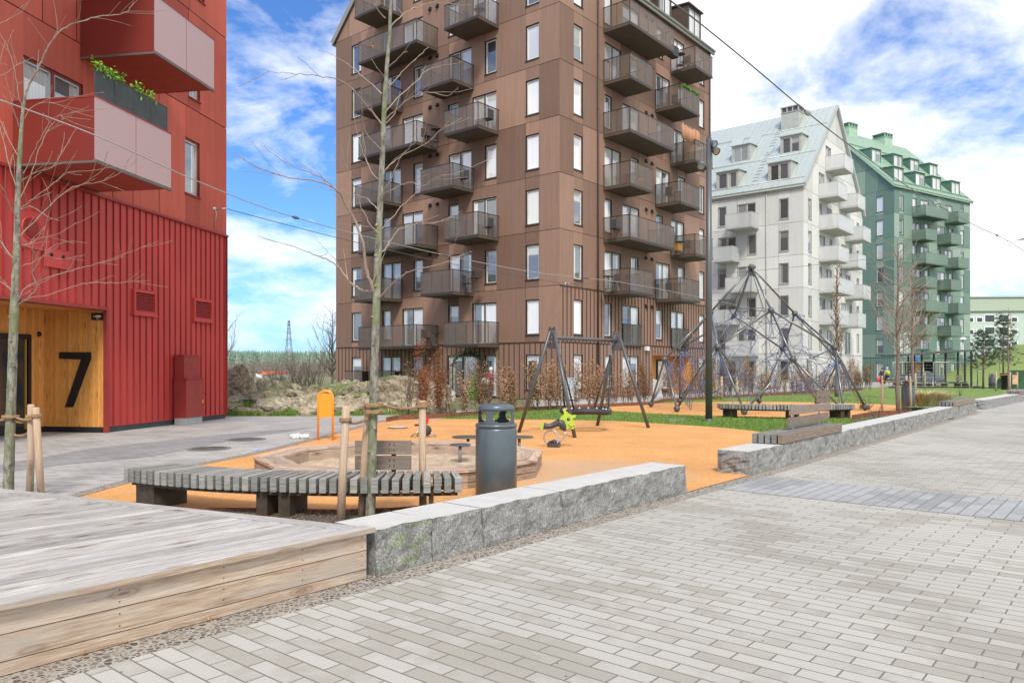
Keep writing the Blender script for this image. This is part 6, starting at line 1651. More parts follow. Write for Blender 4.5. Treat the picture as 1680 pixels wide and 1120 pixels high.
# terrace screens + cabinets
def panel(px0, px1, py0, Y, m, label, name='terrace_screen', cat='screen', th=.05, group=None):
    a, b = fpt(px0, Y), fpt(px1, Y); z = EYE-(py0-HY)/F*Y; t = thing(name, label, cat, a, group); mb = MB(); mb.bx((a.x, Y, .02), (b.x, Y+th, z)); mb.build('panel', m, t)
    mb = MB(); mb.bx((a.x-.03, Y-.02, 0), (a.x-.002, Y+th+.02, z+.03)); mb.bx((b.x+.002, Y-.02, 0), (b.x+.03, Y+th+.02, z+.03)); mb.bx((a.x-.002, Y-.02, z+.002), (b.x+.002, Y+th+.02, z+.03)); mb.build('frame', M['brown_rail'], t)
panel(800, 838, 593, 42.2, M['brown_mesh'], 'dark mesh terrace screen behind the person in the pink jacket', group='terrace screens')
panel(748, 772, 593, 43.5, M['brown_mesh'], 'dark mesh terrace screen behind the ivy arch', group='terrace screens')
panel(868, 893, 593, 40.2, M['frame_brown'], 'dark solid terrace screen left of the pale metal cabinet', group='terrace screens')
c0 = fpt(921, 38.2); cb = thing('utility_cabinet', 'pale blue-grey metal cabinet at the corner of the brown block', 'cabinet', c0); mb = MB(); mb.bx((c0.x, 38.2, .06), (c0.x+.84, 38.6, 1.12)); mb.bx((c0.x-.02, 38.18, 1.12), (c0.x+.86, 38.62, 1.16)); mb.build('housing', pm('cab_blue', (.40, .46, .48), .5), cb, bev=.01)
mb = MB(); mb.bx((c0.x+.415, 38.193, .1), (c0.x+.425, 38.199, 1.1)); mb.bx((c0.x+.34, 38.18, .55), (c0.x+.36, 38.199, .7)); mb.build('door_seam', M['steel'], cb); mb = MB(); mb.bx((c0.x+.05, 38.25, 0), (c0.x+.8, 38.55, .06)); mb.build('foot', M['plinth'], cb)
c0 = fpt(1071, 43.6); mb = MB(); mb.prism([c0, c0+V3((.55, 0, 0)), c0+V3((.42, 0, .9)), c0+V3((0, 0, 1.05))], V3((0, .3, 0))); tag(mb.build('stair_wing_wall', pm('light_concrete', (.45, .46, .47), .7), origin=c0), 'light grey slanted concrete wing wall beside the timber doorway of the brown block', 'wall')

# ================================================================ rocks
def rockmat(soil=False):
    m, nt, b = _new('rock'); co = obj_co(nt)
    ge = N(nt, 'ShaderNodeNewGeometry'); sp_ = N(nt, 'ShaderNodeSeparateXYZ'); nt.links.new(ge.outputs['Normal'], sp_.inputs[0])
    n1_ = noi(nt, co, 1.6, 6, .65)
    c = mixc(nt, ramp(nt, n1_, [(.35, 0), (.65, 1)]), (.085, .06, .042), (.42, .36, .275))
    c = mixc(nt, ramp(nt, noi(nt, co, 9, 5, .7), [(.4, 0), (.7, .8)]), c, (.52, .49, .42))
    cr = N(nt, 'ShaderNodeTexVoronoi', Scale=.55); cr.feature = 'DISTANCE_TO_EDGE'; wv = N(nt, 'ShaderNodeTexNoise', Scale=1.1, Detail=5.0); nt.links.new(co, wv.inputs['Vector']); wa = N(nt, 'ShaderNodeVectorMath', operation='MULTIPLY_ADD'); nt.links.new(wv.outputs[1], wa.inputs[0]); wa.inputs[1].default_value = (2.4, 2.4, 2.4); nt.links.new(mapped(nt, co, (1, .8, 3.2), (.2, .3, 0)), wa.inputs[2]); nt.links.new(wa.outputs[0], cr.inputs['Vector'])
    c = mixc(nt, ramp(nt, cr.outputs[0], [(.0, .8), (.035, 0)]), c, (.06, .05, .04))
    mz = N(nt, 'ShaderNodeMath', operation='MULTIPLY'); nt.links.new(noi(nt, co, 1.1, 5, .7), mz.inputs[0]); nt.links.new(sp_.outputs[2], mz.inputs[1])
    c = mixc(nt, ramp(nt, mz.outputs[0], [(.40, 0), (.48, .9)]), c, (.12, .16, .04))
    oi = N(nt, 'ShaderNodeObjectInfo'); c = mixc(nt, 1, c, ramp(nt, oi.outputs['Random'], [(0, (.72, .67, .60)), (.5, (1.0, .95, .86)), (1, (1.3, 1.3, 1.26))]), 'MULTIPLY')
    if soil:   # soil, moss and grass fill the gaps between the stones
        a = N(nt, 'ShaderNodeAttribute'); a.attribute_name = 'tone'
        fill = mixc(nt, ramp(nt, noi(nt, co, .9, 4), [(.42, 0), (.56, 1)]), (.10, .075, .05), (.13, .18, .045))
        c = mixc(nt, ramp(nt, a.outputs['Fac'], [(.25, 0), (.55, 1)]), c, fill)
    nt.links.new(c, b.inputs['Base Color']); b.inputs['Roughness'].default_value = .95
    bump(nt, b, n1_, .8, .15); return m
M['rock'] = rockmat()
M['rocksoil'] = rockmat(True)
def rock(c, rx, ry, rz, seed, label, grp='granite boulders between the red and brown blocks', n=18, rough=.7):
    mb = MB(); c = V3(c); m = n//2; base = 0; sv = V3((seed*7.3, seed*3.1, seed*1.7))
    rnd_ = random.Random(seed); planes = [(V3((rnd_.gauss(0, 1), rnd_.gauss(0, 1), rnd_.gauss(.3, .7))).normalized(), rnd_.uniform(.55, .86)) for _ in range(14)]
    for i in range(m+1):
        t = math.pi*i/m
        for k in range(n):
            a = 2*math.pi*k/n; d = V3((math.sin(t)*math.cos(a), math.sin(t)*math.sin(a), math.cos(t))); f = 1+.35*rough*noise.noise(d*1.3+sv)
            for pn, ph in planes:
                q = d.dot(pn)*f
                if q > ph: f *= ph/q
            f *= 1+.10*rough*noise.noise(d*4+sv)+.05*noise.noise(d*9+sv)
            mb.v.append(c+V3((d.x*rx*f, d.y*ry*f, d.z*rz*f)))
    for i in range(m):
        for k in range(n):
            k2 = (k+1) % n; mb.f.append([i*n+k, (i+1)*n+k, (i+1)*n+k2, i*n+k2]); mb.m.append(0); mb.t.append(1); mb.uv.append([(0, 0)]*4); mb.sm.append(False)
    tag(mb.build('boulder', M['rock'], origin=V3((c.x, c.y, 0))), label, 'boulder', grp)
# rocky knoll: one bedrock outcrop, height field
kn = MB(); nx, ny = 190, 70
def knz(x, y):
    px = CX+x/y*F
    kp = ((340, .8), (400, .8), (440, .6), (480, .6), (530, .85), (570, 1.15), (610, 1.35), (660, 1.6), (700, 1.25), (730, .7), (750, .2))
    base = 0
    for (a, za), (b, zb2) in zip(kp, kp[1:]):
        if a <= px <= b: tt = (px-a)/(b-a); tt = tt*tt*(3-2*tt); base = za+(zb2-za)*tt
    yy = (y-26)/15; prof = max(0, min(1, yy/.62)); prof = prof*prof*(3-2*prof)
    f = base*prof*(1 if yy < .75 else max(0, 1-(yy-.75)/.3))
    q = V3((x*.75+.15*noise.noise(V3((x, y, 0)))*4, y*.6, 0)); d0, p0 = noise.voronoi(q); e0 = min(1, (d0[1]-d0[0])*2.6); a0 = .35+.65*abs(noise.noise(p0[0]*3.7)*2)
    q2 = V3((x*1.9, y*1.3, 7)); d1_, p1 = noise.voronoi(q2); e1 = min(1, (d1_[1]-d1_[0])*2.6); a1 = abs(noise.noise(p1[0]*2.9))*2
    tilt = (q-p0[0]).dot(V3((noise.noise(p0[0]*5), noise.noise(p0[0]*9), 0)))*.5
    big = 1 if px < 590 else .45
    z = f*.72+min(1, yy*6)*(big*(.50*a0*e0**.5+tilt*e0)+.20*a1*e1**.5)-.12*prof+.05*prof*noise.noise(V3((x*5, y*4, 1)))
    return max(-.05, z), max(0, 1-e0*1.8)*big+max(0, .5-e1)*.8*(big if px > 590 else 1)
P = []
for j in range(ny+1):
    y = 26+15.5*j/ny; row = []
    for i in range(nx+1):
        px = 345+(745-345)*i/nx
        x = (px-CX)/F*y; z = knz(x, y)
        e = min(1, i/10, (nx-i)/11, j/3); row.append((V3((x, y, z[0]*e-.03+.02*e)), z[1]))
    P.append(row)
for j in range(ny):
    for i in range(nx): a_, b_, c_, e_ = P[j][i], P[j][i+1], P[j+1][i+1], P[j+1][i]; k = min(1, (a_[1]+b_[1]+c_[1]+e_[1])/4); kn.face([a_[0], b_[0], c_[0], e_[0]], 0, k)
tag(kn.build('rock_outcrop', M['rocksoil'], origin=V3((-5, 32, 0))), 'broad hump of lichen-grey bedrock with moss between the red and brown blocks', 'rock outcrop')
rs_ = random.Random(17)
bl_ = [(395, 30.5, .75, .6, .95, 'tall upright pointed boulder near the red block', .65), (425, 29, 1.1, .7, .55, 'rounded mossy boulder with a green hollow', .55), (455, 27.6, .9, .6, .45, 'broad brown boulder at the front of the knoll', .4), (487, 27.6, .6, .45, .42, 'squarish tan boulder at the front of the knoll', .38),
       (383, 28.6, .6, .5, .35, 'low grey boulder close to the red wall', .35), (372, 27.6, .8, .5, .28, 'flat mossy stone at the foot of the red wall', .25), (410, 26.6, .35, .25, .18, 'small pale stone lying in the grass', .1), (441, 27.2, .5, .4, .3, 'grassy-topped small boulder at the knoll foot', .25),
       (510, 27.4, .55, .4, .3, 'low pinkish boulder left of the orange sign', .22), (520, 29, .9, .6, .45, 'pale cracked boulder behind the orange sign', .4), (555, 27.0, .6, .4, .35, 'dark stone right of the orange sign', .25), (575, 27.2, .55, .4, .35, 'grey block stone behind the left stake', .3),
       (600, 27.4, .6, .4, .4, 'pale block stone between the stakes', .3), (640, 28.4, .8, .5, .5, 'light boulder right of the tall tree', .45), (667, 27.2, .5, .4, .28, 'small flat stone right of the tall tree', .2), (700, 29.5, 1.0, .7, .8, 'big rounded light grey boulder behind the russet column', .35),
       (725, 30.5, .7, .5, .6, 'rounded boulder at the right end of the knoll', .25), (470, 31, 1.2, .6, .5, 'layered grey rock on the crest', .35), (500, 31.5, 1.1, .6, .45, 'long pale rock on the crest below the pylon', .35), (660, 31, 1.3, .8, .6, 'broad striped rock shoulder above the tall tree', .75)]
for i, (px, Y, rx, ry, rz, lb_, zc) in enumerate(bl_):
    if Y < 29.2: zc *= .55; rz *= .85
    rock(fpt(px, Y)+UP*(zc+.08), rx*1.12, ry*1.25, rz*1.25, i+3, lb_)
for i in range(46):
    px = rs_.uniform(368, 735); Y = rs_.uniform(26.3, 31); p = fpt(px, Y); z = max(0, knz(p.x, Y)[0]); s = rs_.uniform(.12, .38)
    rock(p+UP*(z+s*.15), s*1.3, s, s*.75, 60+i, 'small loose rubble stone on the rocky knoll', 'loose rubble stones on the rocky knoll', n=12)
# grass fringe at the foot of the knoll
gm = MB()
for k in range(9000):
    px = rs_.choice((rs_.uniform(366, 480), rs_.uniform(366, 700))); Y = 26.0+abs(rs_.gauss(0, 1.3)); p = fpt(px, Y)
    if noise.noise(V3((p.x*.8, p.y*.8, 9))) < -.05: continue
    p.z = max(0, knz(p.x, Y)[0])*.95; a = rs_.uniform(0, 6.28); w = V3((math.cos(a), math.sin(a), 0))*.02; gm.face([p-w, p+w, p+V3((rs_.gauss(0, .04), rs_.gauss(0, .04), rs_.uniform(.06, .16)))], 0, rs_.random())
struct('grass', gm, M['blade'], 'stuff')
sheet('grass_verge', [fpt(366, 25.9), fpt(480, 25.9), fpt(545, 26.2), fpt(600, 28), fpt(745, 29), fpt(745, 44), fpt(300, 44), fpt(300, 25.6)], .003, M['slope'])

# ================================================================ far: forest, pylon, low buildings
fm = MB(); r = random.Random(99)
def conifer(mb, x, y, z0, h_, w):
    tone = r.random(); n = 7; k = 5
    for j in range(k):
        zt = z0+h_*(1-j/k*.85); zb_ = z0+h_*(1-(j+1.35)/k*.85); ra = w*(j+1.2)/k; top = V3((x, y, zt)); a0 = r.random()*6
        ring = [V3((x+math.cos(a0+6.283*q/n)*ra*r.uniform(.7, 1.25), y+math.sin(a0+6.283*q/n)*ra, max(z0, zb_+r.uniform(-.3, .3)))) for q in range(n)]
        for q in range(n): mb.face([top, ring[q], ring[(q+1) % n]], 0, min(1, max(0, tone+r.uniform(-.2, .2))))
for k in range(2300):
    row = r.random(); Y = 300+150*row; x = r.uniform(-.42, -.12)*Y; h_ = r.uniform(5.5, 8.8)+4.0*row
    conifer(fm, x, Y, 0, h_*(1.0+.1*noise.noise(V3((x*.03, Y*.02, 0)))), r.uniform(1.2, 2.2))
for k in range(500):
    Y = r.uniform(420, 460); x = r.uniform(.5, .9)*Y; conifer(fm, x, Y, 0, r.uniform(6, 10), 2)
struct('distant_forest', fm, M['forest'], 'stuff')
fm = MB()
for k in range(520):   # leafless belt in front
    Y = r.uniform(150, 240); x = r.uniform(-.42, -.2)*Y; h_ = r.uniform(1.8, 3.6); b = V3((x, Y, 0))
    fm.tube([b, b+V3((r.gauss(0, .2), 0, h_))], [.06, .02], 3, cap=False)
    for q in range(7): z = h_*r.uniform(.3, .95); e = V3((r.gauss(0, .8), r.gauss(0, .5), r.uniform(.3, 1.1))); fm.tube([b+UP*z, b+UP*z+e], [.03, .012], 3, cap=False)
struct('distant_thicket', fm, pm('far_twig', (.24, .20, .17), .9), 'stuff')
YP = 300; py_ = thing('electricity_pylon', 'distant steel lattice electricity pylon above the forest', 'pylon', fpt(474, YP)); c = fpt(474, YP); ht = EYE+(HY-525)/F*YP; mb = MB()
def pw(z): return 1.6*(1-z/ht)**1.3+.28
lv = [0, 4, 7.4, 10.2, 12.6, 14.6, 16.4, 18, 19.4, ht]
for a, b in zip(lv, lv[1:]):
    for sx_, sy_ in ((-1, -1), (1, -1), (1, 1), (-1, 1)):
        mb.tube([c+V3((sx_*pw(a), sy_*pw(a), a)), c+V3((sx_*pw(b), sy_*pw(b), b))], .075, 4)
    for (s1, s2) in (((-1, -1), (1, -1)), ((1, -1), (1, 1)), ((1, 1), (-1, 1)), ((-1, 1), (-1, -1))):
        for u1, u2 in ((s1, s2), (s2, s1)): mb.tube([c+V3((u1[0]*pw(a), u1[1]*pw(a), a)), c+V3((u2[0]*pw(b), u2[1]*pw(b), b))], .035, 4)
mb.build('lattice_tower', M['steel'], py_)
for z, w in ((19, 1.6), (16, 2.1), (12.8, 2.6), (8.6, 1.9)):
    mb = MB()
    for s in (-1, 1): mb.tube([c+V3((0, 0, z+.5)), c+V3((s*w, 0, z)), c+V3((0, 0, z-.1))], .06, 4)
    mb.build('crossarm', M['steel'], py_)
c = fpt(430, 140); fb = thing('warehouse', 'low distant white warehouse with an orange-red upper band beyond the rocks', 'building', c); z1 = EYE-(619-HY)/F*140
mb = MB(); mb.bx((fpt(420, 140).x, 140, 0), (fpt(449, 140).x, 150, .6)); mb.bx((fpt(421, 140).x, 139, .6), (fpt(425, 140).x, 139.5, .75)); mb.build('wall', M['white'], fb)
mb = MB(); mb.bx((fpt(428, 139).x, 139.2, .6), (fpt(447, 139).x, 149.5, 1.15)); mb.build('red_band', pm('coral', (.75, .16, .08), .6), fb)

# grassy slope at the right
sm = MB(); nx, ny = 46, 26
def slz(u_, v_): return 5.6*min(1, max(0, u_))**.95*max(0, min(1, v_*1.6))
P = []
for j in range(ny+1):
    row = []
    for i in range(nx+1):
        Y = 66+46*j/ny; x0 = (1546-CX)/F*Y-(j/ny)*3; x = x0+22*i/nx
        fr_ = i/nx; z = 3.9*min(1, fr_*1.6)**.9*min(1, j/ny*2.6)*(Y/85); z += .12*noise.noise(V3((x*.3, Y*.3, 0)))*min(1, fr_*4)
        row.append(V3((x, Y, max(-.02, z)-.02*(z <= 0))))
    P.append(row)
for j in range(ny):
    for i in range(nx): sm.face([P[j][i], P[j][i+1], P[j+1][i+1], P[j+1][i]], smooth=True)
struct('grassy_slope', sm, M['slope'])
mb = MB(); r = random.Random(4); c = fpt(1590, 100)
for k in range(60): b = V3((r.uniform(61, 72), r.uniform(98, 108), 2.0+r.random())); twig(mb, b, V3((r.gauss(0, .5), r.gauss(0, .3), 1)), 3.0*r.random()+1, .03, r, 1, .2, False, .5)
tag(mb.build('bare_thicket', M['twigdark'], origin=c), 'leafless grey-brown thicket on top of the grassy slope before the mint block', 'bush')
mb = MB(); c = fpt(1672, 60)
mb.prism([fpt(1662, 60), fpt(1700, 60), fpt(1700, 60)+UP*1.5, fpt(1678, 60)+UP*.8], V3((0, 3, 0))); tag(mb.build('green_mound_wall', pm('dkgreen', (.03, .09, .035), .8), origin=c), 'dark green sloping retaining panel at the foot of the slope, right edge', 'wall')
# road behind the lawn
sheet('road', [g(1400, 636), g(1545, 635), g(1700, 636.5), V3((75, 78, 0)), V3((44, 86, 0)), V3((34, 66, 0))], .002, pm('asphalt_pale', (.30, .30, .30), .85, var=.08))

# ================================================================ bus shelter, bench, fence, cone
YS = 66; sh = thing('bus_shelter', 'long shelter with a slanted flat roof on slim black posts', 'shelter', fpt(1540, YS))
mb = MB(); mb.prism([at(1480, 581.5, 66), at(1600.5, 573, 66), at(1600.5, 575.5, 66), at(1480, 584.5, 66)], V3((-.6, 2.6, 0))); mb.build('roof', M['steel'], sh)
for px, Y in ((1490, 66.4), (1512, 66.4), (1532, 66.4), (1551, 66.4), (1571.5, 66.4), (1593.5, 66.4), (1583, 68.4), (1500, 68.4)):
    b = fpt(px, Y); zt = EYE+(HY-(584-(px-1480)*8.6/120)+0)/F*66.2+.05
    mb = MB(); mb.bx((b.x-.06, Y-.06, 0), (b.x+.06, Y+.06, zt)); mb.build('post', M['black'], sh)
cbn = thing('bench', 'long low slatted bench under the bus shelter', 'bench', fpt(1545, 65.2))
mb = MB(); x0, x1 = fpt(1500, 65).x, fpt(1587, 65).x; x = x0
while x < x1: mb.bx((x, 64.9, .33), (x+.09, 65.5, .5), tone=rnd.uniform(.7, 1.2)); x += .13
mb.build('slats', M['slat'], cbn)
for f_ in (.05, .3, .55, .8, .95): mb = MB(); xx = x0+(x1-x0)*f_; mb.bx((xx, 65, 0), (xx+.35, 65.4, .32)); mb.build('leg', M['legsteel'], cbn)
mb = MB(); mb.bx((fpt(1573, 65).x, 65.4, .6), (fpt(1583, 65).x, 65.45, .82)); mb.bx((fpt(1573, 65).x, 65.4, .86), (fpt(1583, 65).x, 65.45, 1.05)); mb.build('backrest', M['brownslat'], cbn)
def cfence(px0, px1, Y, label):
    a, b = fpt(px0, Y), fpt(px1, Y); t = thing('site_fence', label, 'fence', a, 'wire site fence panels'); z = 2.15; mb = MB()
    mb.tube([a+UP*.15, a+UP*z, b+UP*z, b+UP*.15, a+UP*.15], .03, 6); mb.build('frame', M['galv'], t); mb = MB(); n = int((b-a).length/.22)
    for i in range(1, n): p = a.lerp(b, i/n); mb.tube([p+UP*.15, p+UP*z], .0035, 3, cap=False)
    for i in range(1, 8): mb.tube([a+UP*(.15+i*.25), b+UP*(.15+i*.25)], .004, 3, cap=False)
    mb.build('wire_mesh', M['galv'], t)
    mb = MB(); mb.bx((a.x-.3, Y-.12, 0), (a.x+.3, Y+.12, .14)); mb.build('foot', M['charcoal'], t)
for px0, px1, lb_ in ((1465, 1514, 'wire site fence panel, leftmost, in front of the parked car'), (1515, 1531, 'short wire site fence panel in front of the car boot'), (1532, 1603, 'wire site fence panel before the shelter posts'), (1604, 1640, 'rightmost wire site fence panel left of the small bin')): cfence(px0, px1, 63.5, lb_)
c = g(1650, 633); mb = MB(); mb.lathe(c, [(.14, .04), (.13, .2), (.09, .55), (.04, .9), (.0, .91)], 16); mb.bx(c+V3((-.22, -.22, 0)), c+V3((.22, .22, .04))); 
tag(mb.build('traffic_cone', pm('cone_orange', (.9, .14, .02), .5), origin=c), 'bright orange traffic cone standing right of the small far bin', 'traffic cone')
c = g(1672, 640); mb = MB(); mb.lathe(c+V3((0, 1.5, 0)), [(.32, 0), (.34, 1.0), (.40, 1.02), (.40, 1.2), (.3, 1.25), (0, 1.26)], 16); mb.lathe(c+V3((0, 1.5, 0)), [(.41, 1.19), (.41, 1.28), (0, 1.3)], 16, 1); tag(mb.build('waste_drum', [M['black'], M['corten']], origin=c+V3((0, 1.5, 0))), 'black drum-shaped bin with rusty lid at the right edge', 'bin')
for i, (px, py, Y) in enumerate(((1488, 547, 88), (1580, 555, 84))):
    t = thing('street_lamp', ['slim street lamp with white hood before the middle of the green block', 'slim street lamp with white hood near the right corner of the green block'][i], 'street lamp', fpt(px, Y), 'slim street lamps before the green block'); z = EYE+(HY-py)/F*Y; b = fpt(px, Y)
    mb = MB(); mb.tube([b, b+UP*z], .05, 8); mb.build('pole', M['galv'], t); mb = MB(); mb.lathe(b+UP*(z-.1), [(.36, 0), (.26, .12), (.1, .22), (0, .24)], 16); mb.build('hood', M['white'], t)
c = fpt(1501, 70); sgn = thing('bus_stop_sign', 'small blue sign panel hanging under the shelter roof', 'sign', c); zb_ = EYE+(HY-593)/F*70; mb = MB(); mb.bx((c.x-.35, 70, zb_), (c.x+.35, 70.06, zb_+.45)); mb.build('panel', pm('sign_blue', (.05, .17, .6), .4), sgn); mb = MB(); mb.tube([c, c+UP*(zb_+.4)], .04, 6); mb.build('post', M['steel'], sgn)

# ================================================================ parked car
def sedan(c, ang, label):
    t = thing('parked_car', label, 'car', c); ca, sa = math.cos(ang), math.sin(ang)
    def L(x, y, z): return c+V3((x*ca-y*sa, x*sa+y*ca, z))
    paint = pm('car_paint', (.10, .125, .17), .22, .4, bmp=0); W = .87
    st_ = [(-2.3, .42, .62, .70), (-2.2, .30, .72, .84), (-1.6, .25, .86, .87), (-.95, .25, .93, .87), (0, .25, .95, .87), (1.0, .25, .97, .87), (1.7, .27, 1.0, .86), (2.2, .32, .98, .83), (2.33, .45, .85, .74)]
    mb = MB(); rings = []
    for x, z0, z1, w in st_:
        rings.append([L(x, y, z) for y, z in ((-w*.92, z0), (-w, z0+.15), (-w, (z0+z1)/2), (-w*.96, z1-.05), (-w*.84, z1), (w*.84, z1), (w*.96, z1-.05), (w, (z0+z1)/2), (w, z0+.15), (w*.92, z0))])
    def loft(mb, rings, mi=0):
        n = len(rings[0])
        for a, b in zip(rings, rings[1:]):
            for k in range(n): mb.face([a[k], a[(k+1) % n], b[(k+1) % n], b[k]][::-1], mi, smooth=False)
        mb.face(rings[0], mi); mb.face(rings[-1][::-1], mi)
    loft(mb, rings); body = mb.build('body', paint, t, bev=.03)
    mb = MB(); gh = [(-1.05, .93, .78, .78), (-.35, 1.38, .64, .80), (.3, 1.43, .62, .80), (1.0, 1.38, .62, .79), (1.75, 1.0, .72, .76)]
    loft(mb, [[L(x, -w1, .90), L(x, -w0, z), L(x, w0, z), L(x, w1, .90)] for x, z, w0, w1 in gh]); mb.build('roof', paint, t, bev=.02)
    mb = MB()
    for s in (-1, 1):
        for pl in ([(-.85, .96), (-.3, 1.32), (.08, 1.36), (.08, .96)], [(.16, .96), (.16, 1.36), (.95, 1.31), (1.35, 1.05), (1.3, .98)]):
            P = [L(x, s*(.80-.16*(z-.9)/.5+.012), z) for x, z in pl]; mb.face(P if s < 0 else P[::-1])
    for xa, za, xb, zb in ((-1.03, .96, -.37, 1.37), (1.72, 1.03, 1.03, 1.36)):
        s_ = -1 if xa < 0 else 1; P = [L(xa+s_*.02, -.68, za), L(xa+s_*.02, .68, za), L(xb+s_*.02, .57, zb), L(xb+s_*.02, -.57, zb)]; mb.face(P[::-1] if s_ < 0 else P)
    mb.build('window', M['glassdark'], t)
    for x in (-1.45, 1.4):
        for s in (-1, 1):
            mb = MB(); ax = L(0, s, 0)-c; p = L(x, s*.70, .32); mb.lathe(p, [(0, .0), (.31, .0), (.325, .03), (.325, .16), (.30, .18), (.2, .18)], 24, axis=ax); wh = mb.build('wheel', M['rubber'], t); mb = MB(); mb.lathe(p, [(.215, .175), (.2, .19), (.06, .17), (0, .18)], 10, axis=ax, smooth=False); mb.build('rim', M['galv'], wh)
    for s in (-1, 1): mb = MB(); mb.box(L(2.27, s*.62, .78), (L(.035, 0, 0)-c), (L(0, .14, 0)-c), UP*.09); mb.build('tail_light', M['redplastic'], t); mb = MB(); mb.box(L(-2.24, s*.58, .66), (L(.03, 0, 0)-c), (L(0, .15, 0)-c), UP*.07); mb.build('headlight', M['white'], t)
    mb = MB(); mb.box(L(2.34, 0, .48), (L(.04, 0, 0)-c), (L(0, .78, 0)-c), UP*.08); mb.build('bumper', paint, t)
sedan(V3(((1501-CX)/F*74, 74, 0)), -.12, 'dark blue-grey parked saloon car seen side-on behind the shelter fence')

# ================================================================ people (skin modifier bodies)
def skinned(name, pts, edges, rad, mat_, parent, lv=1):
    o0 = root_loc(parent); me = bpy.data.meshes.new(name); me.from_pydata([tuple(V3(p)-o0) for p in pts], edges, []); me.materials.append(mat_)
    o = bpy.data.objects.new(name, me); COL.objects.link(o); o.parent = parent
    sk = o.modifiers.new('s', 'SKIN'); sk.use_smooth_shade = True
    for i, r_ in enumerate(rad): me.skin_vertices[0].data[i].radius = (r_, r_) if not isinstance(r_, tuple) else r_
    me.skin_vertices[0].data[0].use_root = True
    ss = o.modifiers.new('u', 'SUBSURF'); ss.levels = lv; ss.render_levels = lv
    return o
def person(c, face, h_, label, coat, trousers, hair, hat=None, stride=.22, arms='down', longcoat=False):
    t = thing('person', label, 'person', c); s = h_/1.75; ca, sa = math.cos(face), math.sin(face)
    def P(x, y, z): return c+V3((x*ca-y*sa, x*sa+y*ca, z))*1.0*s if False else c+V3(((x*ca-y*sa)*s, (x*sa+y*ca)*s, z*s))
    skin = pm('skin', (.5, .3, .22), .6)
    arm = [(.05, .24, 1.12), (.12, .25, .86)] if arms == 'down' else [(.10, .24, 1.14), (.32, .12, 1.16)]
    armr = [(-.03, -.24, 1.12), (.02, -.26, .86)] if arms == 'down' else [(.10, -.24, 1.14), (.32, -.10, 1.12)]
    J = [P(0, 0, .95), P(0, 0, 1.15), P(0, 0, 1.36), P(0, 0, 1.50), P(.01, 0, 1.60), P(.015, 0, 1.70),
         P(0, .17, 1.42), P(*arm[0]), P(*arm[1]), P(0, -.17, 1.42), P(*armr[0]), P(*armr[1]),
         P(0, .10, .90), P(stride*.5, .10, .50), P(stride, .10, .08), P(stride+.14, .10, .03), P(0, -.10, .90), P(-.0, -.10, .50), P(-stride, -.10, .10), P(-stride+.13, -.10, .03)]
    E = [(0, 1), (1, 2), (2, 3), (3, 4), (4, 5), (2, 6), (6, 7), (7, 8), (2, 9), (9, 10), (10, 11), (0, 12), (12, 13), (13, 14), (14, 15), (0, 16), (16, 17), (17, 18), (18, 19)]
    R_ = [.13, .12, .14, .055, .085, .07, .06, .045, .035, .06, .045, .035, .085, .06, .04, .035, .085, .06, .04, .035]
    skinned('body', J, E, [x*s for x in R_], skin, t)
    for k, wr_ in ((8, arm[1]), (11, armr[1])):   # fingers
        for q in range(5):
            mb = MB(); d = V3((math.cos(face)*.02*q-.04*math.cos(face), math.sin(face)*.02*q-.04*math.sin(face), -.07-.01*(q in (1, 2)))) if arms == 'down' else V3((ca*.08, sa*.08, -.04+.02*q)); 
            if q == 0:
                hb = MB()
            hb.tube([J[k], J[k]+d*.5, J[k]+d], [.012, .010, .008], 5)
        hb.build('hand', skin, t)
    bot = .55 if longcoat else .82
    cj = [P(0, 0, bot), P(0, 0, 1.0), P(0, 0, 1.2), P(0, 0, 1.38), P(0, 0, 1.47), P(0, .18, 1.41), P(*arm[0]), P(arm[1][0], arm[1][1], arm[1][2]+.06), P(0, -.18, 1.41), P(*armr[0]), P(armr[1][0], armr[1][1], armr[1][2]+.06)]
    skinned('jacket', cj, [(0, 1), (1, 2), (2, 3), (3, 4), (3, 5), (5, 6), (6, 7), (3, 8), (8, 9), (9, 10)], [x*s for x in (.17, .17, .165, .165, .09, .085, .07, .055, .085, .07, .055)], coat, t)
    tj = [P(0, 0, .92), J[12], J[13], P(stride*.95, .10, .14), J[16], J[17], P(-stride*.95, -.10, .15)]
    skinned('trousers', tj, [(0, 1), (1, 2), (2, 3), (0, 4), (4, 5), (5, 6)], [x*s for x in (.13, .105, .08, .06, .105, .08, .06)], trousers, t)
    mb = MB(); hc = P(.01, 0, 1.665); mb.blob(hc-V3((ca*.02, sa*.02, -.02)), .105*s, .105*s, .12*s, 14); mb.build('hair' if not hat else 'hat', hair if not hat else hat, t)
    mb = MB()
    for q in (-1, 1): mb.blob(P(.085, .032*q, 1.655), .010, .010, .008, 6)
    mb.blob(P(.10, 0, 1.625), .014, .014, .022, 6); mb.build('face', skin, t)
    return t, P
P1 = fpt(1447.5, 77); t, Pf = person(P1, math.pi/2, 1.68, 'person in a dark olive coat walking away with a red carrier bag', pm('olive', (.05, .05, .03), .8), pm('dkt', (.02, .02, .025), .8), pm('hairdk', (.04, .03, .025), .8), longcoat=True)
mb = MB(); q = Pf(.1, .36, .55); mb.blob(q, .2, .1, .26, 12, jit=.3); mb.tube([q+UP*.2, Pf(.12, .27, .85)], .01, 5); tag(mb.build('carrier_bag', pm('bag_red', (.75, .05, .06), .5), origin=q), 'bright red carrier bag held by the walker in olive', 'bag')
P2 = fpt(1455.5, 76); t, Pf = person(P2, math.pi/2+.1, 1.74, 'person with pale hair, grey jacket and yellow-green backpack walking away', pm('ltgrey', (.45, .44, .40), .8), pm('dkt2', (.02, .03, .03), .8), pm('hairlt', (.6, .55, .45), .8))
